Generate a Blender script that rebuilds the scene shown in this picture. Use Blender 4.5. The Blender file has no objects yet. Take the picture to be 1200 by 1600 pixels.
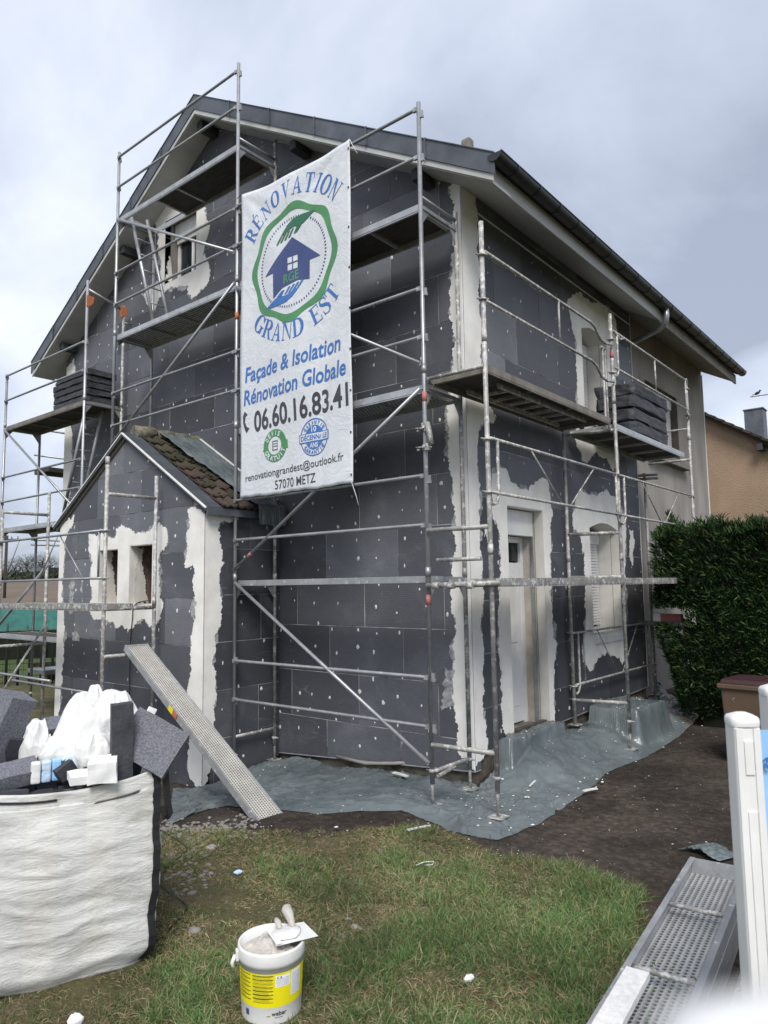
import bpy, bmesh, math, random
import numpy as np
from mathutils import Vector, Matrix, noise
from mathutils.geometry import tessellate_polygon
random.seed(7); rng = np.random.default_rng(7)
SC = bpy.context.scene
COL = SC.collection
# ------------------------------------------------------------------ camera
CAM = dict(c=(4.2964, -6.7258, 2.1698), yaw=.6876, pitch=.1028, roll=-.0144, f=1113.46)
_f = Vector((-math.sin(CAM['yaw'])*math.cos(CAM['pitch']), math.cos(CAM['yaw'])*math.cos(CAM['pitch']), math.sin(CAM['pitch'])))
_r = Vector((math.cos(CAM['yaw']), math.sin(CAM['yaw']), 0)); _u = _r.cross(_f)
CR = _r*math.cos(CAM['roll']) + _u*math.sin(CAM['roll'])
CU = -_r*math.sin(CAM['roll']) + _u*math.cos(CAM['roll'])
CF = _f; CC = Vector(CAM['c'])
def at(px, py, ax, v):
    d = CF + CR*((px-600)/CAM['f']) - CU*((py-800)/CAM['f'])
    i = 'xyz'.index(ax); return CC + d*((v-CC[i])/d[i])
def atz(px, py, z):
    return CC + (CF + CR*((px-600)/CAM['f']) - CU*((py-800)/CAM['f']))*z
cam = bpy.data.cameras.new('camera'); co = bpy.data.objects.new('camera', cam); COL.objects.link(co)
co.matrix_world = Matrix(((CR.x, CU.x, -CF.x, CC.x), (CR.y, CU.y, -CF.y, CC.y), (CR.z, CU.z, -CF.z, CC.z), (0, 0, 0, 1)))
cam.sensor_fit = 'HORIZONTAL'; cam.sensor_width = 36; cam.lens = CAM['f']/1200*36
cam.clip_start = .02; cam.clip_end = 3000
cam.dof.use_dof = True; cam.dof.focus_distance = 7.5; cam.dof.aperture_fstop = 5.6
SC.camera = co
# ------------------------------------------------------------------ world, sun
W = bpy.data.worlds.new('World'); SC.world = W; W.use_nodes = True
nt = W.node_tree; N = nt.nodes; L = nt.links
for n in list(N): N.remove(n)
wo = N.new('ShaderNodeOutputWorld'); bg = N.new('ShaderNodeBackground'); L.new(bg.outputs[0], wo.inputs[0])
bg.inputs[1].default_value = .1
sky = N.new('ShaderNodeTexSky'); sky.sky_type = 'NISHITA'; sky.sun_disc = False
SUN_EL, SUN_AZ = math.radians(48), math.radians(140)      # azimuth clockwise from +Y
sky.sun_elevation = SUN_EL; sky.sun_rotation = SUN_AZ
tc = N.new('ShaderNodeTexCoord')
sep = N.new('ShaderNodeSeparateXYZ'); L.new(tc.outputs['Generated'], sep.inputs[0])
# project direction on a cloud layer: (x,y)/(z+.12)
zz = N.new('ShaderNodeMath'); zz.operation = 'ABSOLUTE'; L.new(sep.outputs[2], zz.inputs[0])
za = N.new('ShaderNodeMath'); za.operation = 'ADD'; L.new(zz.outputs[0], za.inputs[0]); za.inputs[1].default_value = .42
dx = N.new('ShaderNodeMath'); dx.operation = 'DIVIDE'; L.new(sep.outputs[0], dx.inputs[0]); L.new(za.outputs[0], dx.inputs[1])
dy = N.new('ShaderNodeMath'); dy.operation = 'DIVIDE'; L.new(sep.outputs[1], dy.inputs[0]); L.new(za.outputs[0], dy.inputs[1])
cb = N.new('ShaderNodeCombineXYZ'); L.new(dx.outputs[0], cb.inputs[0]); L.new(dy.outputs[0], cb.inputs[1])
n1 = N.new('ShaderNodeTexNoise'); n1.inputs['Scale'].default_value = 1.35; n1.inputs['Detail'].default_value = 7; n1.inputs['Roughness'].default_value = .52
n1.inputs['Distortion'].default_value = .28
mp = N.new('ShaderNodeMapping'); mp.inputs['Location'].default_value = (7.41, .63, 3.9); mp.inputs['Scale'].default_value = (1, 1.15, 1); L.new(cb.outputs[0], mp.inputs[0]); L.new(mp.outputs[0], n1.inputs['Vector'])
cr = N.new('ShaderNodeValToRGB'); L.new(n1.outputs[0], cr.inputs[0])
e = cr.color_ramp.elements
e[0].position = .35; e[0].color = (.25, .28, .35, 1)
e[1].position = .66; e[1].color = (.575, .605, .665, 1)
m_ = cr.color_ramp.elements.new(.5); m_.color = (.40, .44, .525, 1)
sc_ = N.new('ShaderNodeVectorMath'); sc_.operation = 'SCALE'; L.new(cr.outputs[0], sc_.inputs[0]); sc_.inputs['Scale'].default_value = 10.7
n2 = N.new('ShaderNodeTexNoise'); n2.inputs['Scale'].default_value = .8; L.new(mp.outputs[0], n2.inputs['Vector'])
mr = N.new('ShaderNodeMapRange'); L.new(n2.outputs[0], mr.inputs[0]); mr.inputs[1].default_value = .3; mr.inputs[2].default_value = .7; mr.inputs[3].default_value = .86; mr.inputs[4].default_value = .97
mx = N.new('ShaderNodeMix'); mx.data_type = 'RGBA'; L.new(mr.outputs[0], mx.inputs[0]); L.new(sky.outputs[0], mx.inputs[6]); L.new(sc_.outputs[0], mx.inputs[7])
L.new(mx.outputs[2], bg.inputs[0])
sun = bpy.data.lights.new('sun', 'SUN'); sun.energy = 2.1; sun.angle = math.radians(24); sun.color = (1, .965, .92)
so = bpy.data.objects.new('sun', sun); COL.objects.link(so)
sd = Vector((math.sin(SUN_AZ)*math.cos(SUN_EL), math.cos(SUN_AZ)*math.cos(SUN_EL), math.sin(SUN_EL)))
so.rotation_euler = sd.to_track_quat('Z', 'Y').to_euler()
SC.view_settings.view_transform = 'Standard'; SC.view_settings.look = 'None'; SC.view_settings.gamma = 1
SC.view_settings.exposure = 0.76; SC.view_settings.use_curve_mapping = False
SC.render.engine = 'CYCLES'; SC.cycles.max_bounces = 6

# ------------------------------------------------------------------ materials
def newmat(name):
    m = bpy.data.materials.new(name); m.use_nodes = True
    t = m.node_tree; b = t.nodes['Principled BSDF']; return m, t, b
def add_noise(t, scale, detail=4, rough=.55, coord='Object', stretch=None, dist=0):
    n = t.nodes.new('ShaderNodeTexNoise'); n.inputs['Scale'].default_value = scale
    n.inputs['Detail'].default_value = detail; n.inputs['Roughness'].default_value = rough; n.inputs['Distortion'].default_value = dist
    c = t.nodes.new('ShaderNodeTexCoord')
    src = c.outputs[coord]
    if stretch:
        m = t.nodes.new('ShaderNodeMapping'); m.inputs['Scale'].default_value = stretch; t.links.new(src, m.inputs[0]); src = m.outputs[0]
    t.links.new(src, n.inputs['Vector']); return n
def ramp(t, fac, stops, interp='LINEAR'):
    r = t.nodes.new('ShaderNodeValToRGB'); r.color_ramp.interpolation = interp
    while len(r.color_ramp.elements) < len(stops): r.color_ramp.elements.new(.5)
    for e, (p, c) in zip(r.color_ramp.elements, stops):
        e.position = p; e.color = (*c, 1) if len(c) == 3 else (c[0],)*3+(1,)
    t.links.new(fac, r.inputs[0]); return r
def mix(t, fac, a, b, mode='MIX'):
    m = t.nodes.new('ShaderNodeMix'); m.data_type = 'RGBA'; m.blend_type = mode
    for s, v in ((0, fac), (6, a), (7, b)):
        if hasattr(v, 'links'): t.links.new(v, m.inputs[s])
        elif s == 0: m.inputs[s].default_value = v
        else: m.inputs[s].default_value = (*v, 1)
    return m.outputs[2]
def math_(t, op, a, b=None):
    m = t.nodes.new('ShaderNodeMath'); m.operation = op
    for i, v in enumerate((a, b)):
        if v is None: continue
        if hasattr(v, 'links'): t.links.new(v, m.inputs[i])
        else: m.inputs[i].default_value = v
    return m.outputs[0]
def bump(t, b, h, strength=.3, dist=.01):
    n = t.nodes.new('ShaderNodeBump'); n.inputs['Strength'].default_value = strength; n.inputs['Distance'].default_value = dist
    t.links.new(h, n.inputs['Height']); t.links.new(n.outputs[0], b.inputs['Normal']); return n
def simple(name, c1, c2=None, scale=6, rough=.6, metal=0, bs=40, bst=.2, bd=.004, stretch=None, objrand=0):
    m, t, b = newmat(name)
    c2 = c2 or tuple(x*.8 for x in c1)
    n = add_noise(t, scale, 5, .6, stretch=stretch)
    r = ramp(t, n.outputs[0], [(.35, c2), (.65, c1)])
    col = r.outputs[0]
    if objrand:
        oi = t.nodes.new('ShaderNodeObjectInfo')
        rr = ramp(t, oi.outputs['Random'], [(0, (1-objrand,)*3), (1, (1,)*3)])
        col = mix(t, 1., col, rr.outputs[0], 'MULTIPLY')
    t.links.new(col, b.inputs['Base Color'])
    b.inputs['Roughness'].default_value = rough; b.inputs['Metallic'].default_value = metal
    n2 = add_noise(t, bs, 3); bump(t, b, n2.outputs[0], bst, bd)
    return m
M = {}
# graphite insulation board
def graphite(name, base, plane='Y'):
    m, t, b = newmat(name)
    oi = t.nodes.new('ShaderNodeObjectInfo')
    rr = ramp(t, oi.outputs['Random'], [(0, (.70, .70, .72)), (.5, (.92, .92, .94)), (.92, (1.15, 1.15, 1.15)), (1, (1.45, 1.45, 1.45))])
    n = add_noise(t, 1.1, 6, .62, dist=.6)
    c = ramp(t, n.outputs[0], [(.30, tuple(x*.85 for x in base)), (.55, base), (.72, tuple(x*1.35+.008 for x in base))]).outputs[0]
    c = mix(t, 1., c, rr.outputs[0], 'MULTIPLY')
    # rubbed, dusty scratches with their own shape
    n2 = add_noise(t, 2.2, 8, .75, stretch=(1, 1, 3.2), dist=1.2)
    s = ramp(t, n2.outputs[0], [(.60, (0,)), (.74, (1,))]).outputs[0]
    c = mix(t, math_(t, 'MULTIPLY', s, .42), c, (.30, .31, .335))
    n3 = add_noise(t, 2.6, 6, .8, stretch=(2.5, 2.5, .35))
    s3 = ramp(t, n3.outputs[0], [(.62, (0,)), (.70, (1,))]).outputs[0]
    c = mix(t, math_(t, 'MULTIPLY', s3, .16), c, (.42, .42, .42))
    # bead speckle
    v = t.nodes.new('ShaderNodeTexVoronoi'); v.inputs['Scale'].default_value = 210
    tcn = t.nodes.new('ShaderNodeTexCoord'); t.links.new(tcn.outputs['Object'], v.inputs['Vector'])
    sp = ramp(t, v.outputs['Color'], [(.15, (.72,)*3), (.9, (1.3,)*3)]).outputs[0]
    c = mix(t, .75, c, sp, 'MULTIPLY')
    t.links.new(c, b.inputs['Base Color']); b.inputs['Roughness'].default_value = .62
    # rasped horizontal lines
    w = t.nodes.new('ShaderNodeTexWave'); w.wave_type = 'BANDS'; w.bands_direction = 'Z'; w.inputs['Scale'].default_value = 13; w.inputs['Distortion'].default_value = 1.6; w.inputs['Detail'].default_value = 3
    w.inputs['Detail Scale'].default_value = 2
    t.links.new(tcn.outputs['Object'], w.inputs['Vector'])
    n4 = add_noise(t, 30, 4, .7, stretch=(1, 1, 4))
    h = math_(t, 'ADD', math_(t, 'MULTIPLY', w.outputs['Fac'], .5), n4.outputs[0])
    bump(t, b, h, .30, .004)
    return m
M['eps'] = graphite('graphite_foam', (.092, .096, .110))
M['eps_pale'] = graphite('graphite_foam_pale', (.132, .138, .154))  # paler copy of the same board, for the better lit upper rows
M['eps_low'] = graphite('graphite_foam_dark', (.062, .065, .075))  # darker copy for low rows: part board tone, part shade put into colour
M['eps_cut'] = simple('cut_foam_beads', (.20, .205, .235), (.085, .088, .105), 95, .8, bs=160, bst=.7, bd=.006)
M['eps_dark'] = simple('dark_foam_rind', (.055, .057, .068), (.030, .031, .038), 14, .7, bs=60, bst=.5, bd=.006)
M['jamb_dark'] = simple('dark_brown_jamb', (.085, .073, .062), (.05, .043, .037), 4, .9)  # dark grey-brown, darker than the render around the window
M['joint'] = simple('joint_filler', (.62, .61, .57), (.04, .04, .05), 1.9, .9)
M['mortar'] = simple('base_coat_mortar', (.80, .785, .745), (.68, .665, .62), 3.2, .88, bs=45, bst=.5, bd=.004)
M['mortar_thin'] = simple('thin_base_coat', (.46, .46, .45), (.15, .155, .17), 14, .88, bs=60, bst=.3, bd=.004)
M['reveal'] = simple('reveal_coat', (.68, .66, .61), (.56, .54, .49), 3, .88, bs=50, bst=.3)
M['reveal_old'] = simple('old_beige_reveal', (.50, .46, .40), (.38, .345, .29), 5, .9, bs=50, bst=.4)
M['dab'] = simple('plug_plaster', (.72, .71, .69), (.58, .57, .55), 30, .85)
M['brick_raw'] = simple('raw_masonry', (.20, .145, .11), (.10, .075, .06), 12, .9, bs=25, bst=.8, bd=.02)
M['render_grey'] = simple('old_grey_render', (.33, .305, .275), (.20, .182, .162), 1.2, .92, bs=120, bst=.6, bd=.006, stretch=(1, 1, .3))
M['plinth'] = simple('mossy_plinth', (.12, .10, .08), (.04, .042, .03), 7, .95, bs=30, bst=.8, bd=.02)
M['zinc'] = simple('zinc_flashing', (.135, .15, .17), (.085, .095, .112), 3, .5, .35, bs=14, bst=.15, bd=.01, objrand=.25)
M['zinc_dark'] = simple('dark_zinc', (.05, .053, .055), (.026, .028, .03), 9, .42, .4, bs=20, bst=.15, objrand=.2)
M['pipe'] = simple('zinc_pipe', (.42, .43, .44), (.30, .31, .32), 9, .4, .7, bst=.1)
M['white_pvc'] = simple('white_pvc', (.80, .80, .79), (.66, .655, .63), 5, .38, bst=.06, stretch=(1, 1, .35))
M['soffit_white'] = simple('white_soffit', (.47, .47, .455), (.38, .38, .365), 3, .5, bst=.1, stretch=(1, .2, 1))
M['soffit_wood'] = simple('weathered_soffit_wood', (.30, .28, .25), (.20, .185, .165), 6, .8, stretch=(8, 1, 1))
M['beam_dark'] = simple('dark_beam', (.045, .048, .052), (.03, .032, .035), 9, .8)
M['tile'] = simple('mossy_roof_tile', (.070, .048, .036), (.040, .045, .02), 9, .95, bs=45, bst=.9, bd=.02, objrand=.55)
M['tile_red'] = simple('red_brown_roof_tile', (.098, .060, .046), (.062, .046, .036), 14, .92, bs=60, bst=.6, bd=.01, objrand=.5)
M['moss'] = simple('moss', (.075, .075, .018), (.028, .034, .01), 22, 1, bs=70, bst=1, bd=.02)
M['mortar_ridge'] = simple('ridge_mortar', (.22, .20, .17), (.10, .10, .05), 12, .95, bs=30, bst=.9, bd=.02)
M['glass'], t, b = newmat('window_glass'); b.inputs['Base Color'].default_value = (.02, .025, .03, 1); b.inputs['Roughness'].default_value = .06
M['shutter'] = simple('white_shutter', (.70, .70, .69), (.62, .62, .61), 4, .4, bst=.05)
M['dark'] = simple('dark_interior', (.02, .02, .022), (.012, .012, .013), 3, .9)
M['black'] = simple('black_rubber', (.018, .018, .02), (.01, .01, .011), 9, .5)
def galv(name, c1, c2, splash, metal=.55, rough=.42):
    m, t, b = newmat(name)
    n = add_noise(t, 5, 5, .65); c = ramp(t, n.outputs[0], [(.3, c2), (.7, c1)]).outputs[0]
    oi = t.nodes.new('ShaderNodeObjectInfo'); rr = ramp(t, oi.outputs['Random'], [(0, (.78,)*3), (1, (1.1,)*3)]).outputs[0]
    c = mix(t, 1., c, rr, 'MULTIPLY')
    n2 = add_noise(t, 17, 7, .75); s = ramp(t, n2.outputs[0], [(splash, (0,)), (splash+.05, (1,))]).outputs[0]
    c = mix(t, math_(t, 'MULTIPLY', s, .8), c, (.58, .575, .55))
    n3 = add_noise(t, 9, 5, .7); s3 = ramp(t, n3.outputs[0], [(.62, (0,)), (.72, (1,))]).outputs[0]
    c = mix(t, math_(t, 'MULTIPLY', s3, .6), c, (.10, .085, .07))
    t.links.new(c, b.inputs['Base Color']); b.inputs['Roughness'].default_value = rough
    t.links.new(math_(t, 'MULTIPLY', math_(t, 'SUBTRACT', 1.0, s), metal), b.inputs['Metallic'])
    bump(t, b, n2.outputs[0], .35, .004); return m
M['galv'] = galv('galvanised_tube', (.44, .45, .46), (.28, .29, .305), .62)
M['galv_dirty'] = galv('galvanised_tube_splashed', (.42, .41, .39), (.22, .212, .20), .52, .35, .6)
M['galv_deck'] = galv('galvanised_deck_rail', (.50, .51, .52), (.34, .35, .36), .58, .5)
M['ply'] = simple('dark_deck_plywood', (.060, .055, .048), (.028, .026, .024), 5, .85, bs=30, bst=.4, stretch=(1, 6, 1))
M['wood_grey'] = simple('grey_deck_edge', (.22, .20, .175), (.13, .12, .105), 7, .85, bs=30, bst=.5)
def perforated(name, base, hole, sc=(1, 1, 1), S=28, up=True):
    m, t, b = newmat(name)
    tcn = t.nodes.new('ShaderNodeTexCoord'); mpn = t.nodes.new('ShaderNodeMapping'); mpn.inputs['Scale'].default_value = tuple(x*S for x in sc)
    t.links.new(tcn.outputs['UV'], mpn.inputs[0])
    sp = t.nodes.new('ShaderNodeSeparateXYZ'); t.links.new(mpn.outputs[0], sp.inputs[0])
    row = math_(t, 'FLOOR', sp.outputs[1])
    xo = math_(t, 'ADD', sp.outputs[0], math_(t, 'MULTIPLY', row, .5))
    fx = math_(t, 'SUBTRACT', math_(t, 'FRACT', xo), .5); fy = math_(t, 'SUBTRACT', math_(t, 'FRACT', sp.outputs[1]), .5)
    d = math_(t, 'SQRT', math_(t, 'ADD', math_(t, 'MULTIPLY', math_(t, 'MULTIPLY', fx, fx), .45), math_(t, 'MULTIPLY', fy, fy)))
    s = ramp(t, d, [(.20, (1,)), (.26, (0,))]).outputs[0]
    rim = ramp(t, d, [(.18, (0,)), (.28, (1,)), (.42, (0,))]).outputs[0]
    n = add_noise(t, 6, 5, .65); c = ramp(t, n.outputs[0], [(.35, tuple(x*.72 for x in base)), (.65, base)]).outputs[0]
    n2 = add_noise(t, 16, 6, .7); sps = ramp(t, n2.outputs[0], [(.5, (0,)), (.6, (1,))]).outputs[0]
    c = mix(t, math_(t, 'MULTIPLY', sps, .5), c, (.52, .51, .48))
    c = mix(t, s, c, hole)
    t.links.new(c, b.inputs['Base Color']); b.inputs['Roughness'].default_value = .5; b.inputs['Metallic'].default_value = .25
    bump(t, b, rim, .8, .006); return m
M['perf'] = perforated('perforated_steel', (.66, .64, .58), (.09, .078, .065), S=36)
M['perf_clean'] = perforated('perforated_galvanised', (.50, .51, .51), (.09, .09, .088), S=30)
M['perf_dark'] = perforated('perforated_steel_underside', (.12, .125, .13), (.75, .78, .82), S=20)  # hole colour painted pale as the bright sky showing through
def translucent(name, c1, c2, rough=.3, trans=0, bs=3, bst=.6, bd=.03, spec=.5):
    m, t, b = newmat(name)
    n = add_noise(t, 1.7, 6, .6); c = ramp(t, n.outputs[0], [(.35, c2), (.65, c1)]).outputs[0]
    t.links.new(c, b.inputs['Base Color']); b.inputs['Roughness'].default_value = rough
    b.inputs['Specular IOR Level'].default_value = spec
    n2 = add_noise(t, bs, 6, .65, dist=1.6); bump(t, b, n2.outputs[0], bst, bd); return m
M['tarp'] = translucent('grey_green_plastic_film', (.150, .176, .182), (.088, .108, .115), .20, bs=1.6, bst=.45, bd=.04)
M['banner'] = translucent('banner_vinyl', (.66, .68, .71), (.58, .605, .64), .42, bs=3.5, bst=.5, bd=.03, spec=.3)
M['bagcloth'], t, b = newmat('woven_white_bag')
n = add_noise(t, 3.1, 7, .65, stretch=(1, 1, 2.2)); c = ramp(t, n.outputs[0], [(.28, (.46, .44, .39)), (.5, (.63, .62, .585)), (.7, (.70, .695, .67))]).outputs[0]
tcb = t.nodes.new('ShaderNodeTexCoord'); dpb = t.nodes.new('ShaderNodeVectorMath'); dpb.operation = 'DOT_PRODUCT'; t.links.new(tcb.outputs['Object'], dpb.inputs[0]); dpb.inputs[1].default_value = (.38, .925, 0)
bandn = ramp(t, math_(t, 'FRACT', math_(t, 'MULTIPLY', math_(t, 'ADD', dpb.outputs['Value'], 5.0), 3.3)), [(0, (1, 1, 1)), (.49, (1, 1, 1)), (.50, (.95, .965, .98)), (.99, (.95, .965, .98))]).outputs[0]
c = mix(t, 1., c, bandn, 'MULTIPLY')
t.links.new(c, b.inputs['Base Color']); b.inputs['Roughness'].default_value = .55
n = add_noise(t, 3.4, 8, .68, stretch=(1, 1, 3.6), dist=1.6); n_b = add_noise(t, 14, 6, .65, stretch=(1, 1, 2.6), dist=1.6); n_c = add_noise(t, 60, 4, .6)
bump(t, b, math_(t, 'ADD', math_(t, 'ADD', n.outputs[0], math_(t, 'MULTIPLY', n_b.outputs[0], .4)), math_(t, 'MULTIPLY', n_c.outputs[0], .08)), .42, .03)
M['film'] = translucent('crumpled_white_film', (.73, .73, .715), (.65, .65, .64), .36, bs=4.0, bst=.42, bd=.035)
M['film_blue'] = translucent('pale_blue_film', (.40, .58, .78), (.60, .68, .76), .3, bs=6)
M['eps_white'] = simple('white_polystyrene', (.84, .84, .83), (.78, .78, .77), 40, .8, bs=150, bst=.5)
M['bucket'] = simple('white_bucket_plastic', (.76, .76, .74), (.64, .635, .61), 5, .4, bst=.08)
M['paste'] = simple('wet_mortar_paste', (.52, .49, .44), (.40, .375, .335), 9, .6, bs=18, bst=.8, bd=.02)
M['yellow'] = simple('yellow_print', (.78, .70, .01), (.72, .64, .01), 3, .4, bst=.02)
M['ink_dark'] = simple('dark_print', (.03, .035, .05), None, 3, .5, bst=.02)
M['ink_olive'] = simple('olive_print', (.33, .30, .02), None, 60, .5, bst=.02)
M['ink_grey'] = simple('grey_print', (.42, .44, .48), (.6, .62, .66), 90, .5, bst=.02)
M['ink_blue'] = simple('blue_print', (.035, .13, .40), (.05, .17, .45), 3, .45, bst=.05)
M['ink_navy'] = simple('navy_print', (.038, .058, .17), (.05, .072, .20), 3, .45, bst=.05)
M['ink_green'] = simple('green_print', (.05, .20, .075), (.075, .26, .10), 3, .45, bst=.05)
M['ink_dgreen'] = simple('deep_green_print', (.02, .125, .065), (.03, .15, .08), 3, .45, bst=.05)
M['ink_black'] = simple('charcoal_print', (.035, .036, .042), (.05, .05, .056), 3, .45, bst=.05)
M['ink_white'] = simple('white_print', (.64, .66, .69), (.58, .6, .63), 3, .45, bst=.05)
M['red'] = simple('red_paint', (.46, .09, .09), (.40, .22, .20), 45, .7)
M['orange'] = simple('orange_paint', (.50, .15, .05), (.38, .12, .05), 20, .7)
M['bin'] = simple('brown_plastic', (.125, .082, .052), (.10, .068, .045), 3, .5, bst=.08)
M['bin_lid'] = simple('maroon_plastic', (.055, .022, .026), (.04, .018, .02), 3, .45, bst=.08)
M['concrete'] = simple('concrete_step', (.23, .22, .20), (.13, .125, .11), 6, .9)
M['ochre'] = simple('ochre_render', (.34, .235, .16), (.27, .185, .125), .9, .95, bs=26, bst=1, bd=.03, stretch=(1, 1, .5))
M['stone'] = simple('stone', (.34, .32, .29), (.22, .205, .185), 12, .9, objrand=.4)
M['rust_wood'] = simple('brown_sleeper', (.06, .042, .032), (.03, .022, .018), 9, .9)
M['net_green'] = simple('green_netting', (.02, .13, .105), (.012, .08, .068), 3, .7)
M['sign_blue'] = simple('light_blue_print', (.20, .45, .78), (.35, .58, .85), 2, .35, bst=.02)
# foliage-like, random per island
def leafmat(name, stops, rough=.6, extra=0):
    m, t, b = newmat(name); g = t.nodes.new('ShaderNodeNewGeometry')
    c = ramp(t, g.outputs['Random Per Island'], stops).outputs[0]
    n = add_noise(t, 1.1, 3, .5); v = ramp(t, n.outputs[0], [(.35, (.65,)*3), (.65, (1.25,)*3)]).outputs[0]
    c = mix(t, 1., c, v, 'MULTIPLY')
    t.links.new(c, b.inputs['Base Color']); b.inputs['Roughness'].default_value = rough; b.inputs['Specular IOR Level'].default_value = .25
    return m
M['grass'] = leafmat('grass_blades', [(0, (.045, .085, .022)), (.35, (.085, .135, .040)), (.6, (.15, .185, .075)), (.74, (.26, .225, .12)), (1, (.42, .34, .20))])
M['grass_green'] = leafmat('fresh_grass_blades', [(0, (.040, .095, .026)), (.5, (.085, .175, .048)), (.85, (.15, .25, .085)), (1, (.32, .31, .16))])
M['thatch'] = leafmat('dead_grass', [(0, (.13, .09, .05)), (.5, (.26, .19, .11)), (1, (.44, .35, .22))])
M['hedge'] = leafmat('thuja_leaves', [(0, (.012, .030, .011)), (.5, (.026, .062, .020)), (.82, (.055, .105, .032)), (.95, (.10, .15, .045)), (1, (.12, .08, .045))])
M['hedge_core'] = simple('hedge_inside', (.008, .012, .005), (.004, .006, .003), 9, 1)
M['far_leaf'] = leafmat('distant_foliage', [(0, (.035, .045, .028)), (1, (.085, .09, .06))])

# ------------------------------------------------------------------ builders
class MB:
    def __init__(s): s.bm = bmesh.new()
    def box(s, x0, x1, y0, y1, z0, z1):
        v = [s.bm.verts.new(p) for p in ((x0,y0,z0),(x1,y0,z0),(x1,y1,z0),(x0,y1,z0),(x0,y0,z1),(x1,y0,z1),(x1,y1,z1),(x0,y1,z1))]
        for f in ((3,2,1,0),(4,5,6,7),(0,1,5,4),(1,2,6,5),(2,3,7,6),(3,0,4,7)): s.bm.faces.new([v[i] for i in f])
        return s
    def obox(s, c, ax, ay, az, hx, hy, hz, taper=1):
        c = Vector(c); v = []
        for sz in (-1, 1):
            k = taper if sz > 0 else 1
            for sx, sy in ((-1,-1),(1,-1),(1,1),(-1,1)): v.append(s.bm.verts.new(c + ax*(sx*hx*k) + ay*(sy*hy*k) + az*(sz*hz)))
        for f in ((3,2,1,0),(4,5,6,7),(0,1,5,4),(1,2,6,5),(2,3,7,6),(3,0,4,7)): s.bm.faces.new([v[i] for i in f])
        return s
    def tube(s, pts, r, n=10, cap=True):
        pts = [Vector(p) for p in pts]; rings = []
        rr = r if isinstance(r, (list, tuple)) else [r]*len(pts)
        up = None
        for i, p in enumerate(pts):
            d = (pts[min(i+1, len(pts)-1)] - pts[max(i-1, 0)]).normalized()
            if up is None: up = Vector((0,0,1)) if abs(d.z) < .9 else Vector((1,0,0))
            a = d.cross(up).normalized(); b = a.cross(d).normalized(); up = b
            rings.append([s.bm.verts.new(p + a*(rr[i]*math.cos(k*2*math.pi/n)) + b*(rr[i]*math.sin(k*2*math.pi/n))) for k in range(n)])
        for i in range(len(rings)-1):
            for k in range(n):
                f = s.bm.faces.new((rings[i][k], rings[i][(k+1)%n], rings[i+1][(k+1)%n], rings[i+1][k])); f.smooth = True
        if cap:
            s.bm.faces.new(rings[0][::-1]); s.bm.faces.new(rings[-1])
        return s
    def lathe(s, c, prof, n=32):
        c = Vector(c); rings = []
        for (r, z) in prof: rings.append([s.bm.verts.new(c + Vector((r*math.cos(k*2*math.pi/n), r*math.sin(k*2*math.pi/n), z))) for k in range(n)])
        for i in range(len(rings)-1):
            for k in range(n):
                f = s.bm.faces.new((rings[i][k], rings[i][(k+1)%n], rings[i+1][(k+1)%n], rings[i+1][k])); f.smooth = True
        return s
    def prism(s, poly, plane, d0, d1):
        F = (lambda a, b, d: (a, d, b)) if plane == 'Y' else ((lambda a, b, d: (d, a, b)) if plane == 'X' else (lambda a, b, d: (a, b, d)))
        A = [s.bm.verts.new(F(a, b, d0)) for a, b in poly]; B = [s.bm.verts.new(F(a, b, d1)) for a, b in poly]; n = len(poly)
        s.bm.faces.new(A[::-1]); s.bm.faces.new(B)
        for i in range(n): s.bm.faces.new((A[i], A[(i+1)%n], B[(i+1)%n], B[i]))
        return s
    def quad(s, a, b, c, d):
        return s.bm.faces.new([s.bm.verts.new(p) for p in (a, b, c, d)])
    def build(s, name, mat, parent=None, origin=None, normals=True, smooth=False, uv=None, bevel=0):
        bm = s.bm
        if normals: bmesh.ops.recalc_face_normals(bm, faces=bm.faces)
        if bevel: bmesh.ops.bevel(bm, geom=list(bm.edges), offset=bevel, segments=2, affect='EDGES', profile=.6)
        if uv:
            l = bm.loops.layers.uv.new('UVMap')
            for f in bm.faces:
                for lp in f.loops: lp[l].uv = uv(lp.vert.co)
        off = Vector(origin) if origin is not None else (Vector(parent['wloc']) if parent is not None else None)
        if off is None:
            off = Vector((0,0,0))
            if bm.verts:
                xs = [v.co for v in bm.verts]
                off = Vector((sum(v.x for v in xs)/len(xs), sum(v.y for v in xs)/len(xs), min(v.z for v in xs)))
        bmesh.ops.translate(bm, verts=bm.verts, vec=-off)
        me = bpy.data.meshes.new(name); bm.to_mesh(me); bm.free()
        if smooth: me.shade_smooth()
        for mm in (mat if isinstance(mat, list) else [mat]): me.materials.append(M[mm] if isinstance(mm, str) else mm)
        o = bpy.data.objects.new(name, me); COL.objects.link(o)
        if parent is None: o.location = off; o['wloc'] = tuple(off)
        else:
            o.parent = parent; o['wloc'] = tuple(off)
            if origin is not None: o.location = off - Vector(parent['wloc'])
        return o
def tag(o, label=None, cat=None, group=None, kind=None):
    if label: o['label'] = label
    if cat: o['category'] = cat
    if group: o['group'] = group
    if kind: o['kind'] = kind
    return o
def thing(name, label, cat, loc, group=None):
    o = bpy.data.objects.new(name, None); COL.objects.link(o); o.location = loc; o['wloc'] = tuple(loc); o.empty_display_size = .2
    return tag(o, label, cat, group)
def lin(a, b, t): return a + (b-a)*t
def sm(x, a, b):
    t = min(1, max(0, (x-a)/(b-a))); return t*t*(3-2*t)
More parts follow.
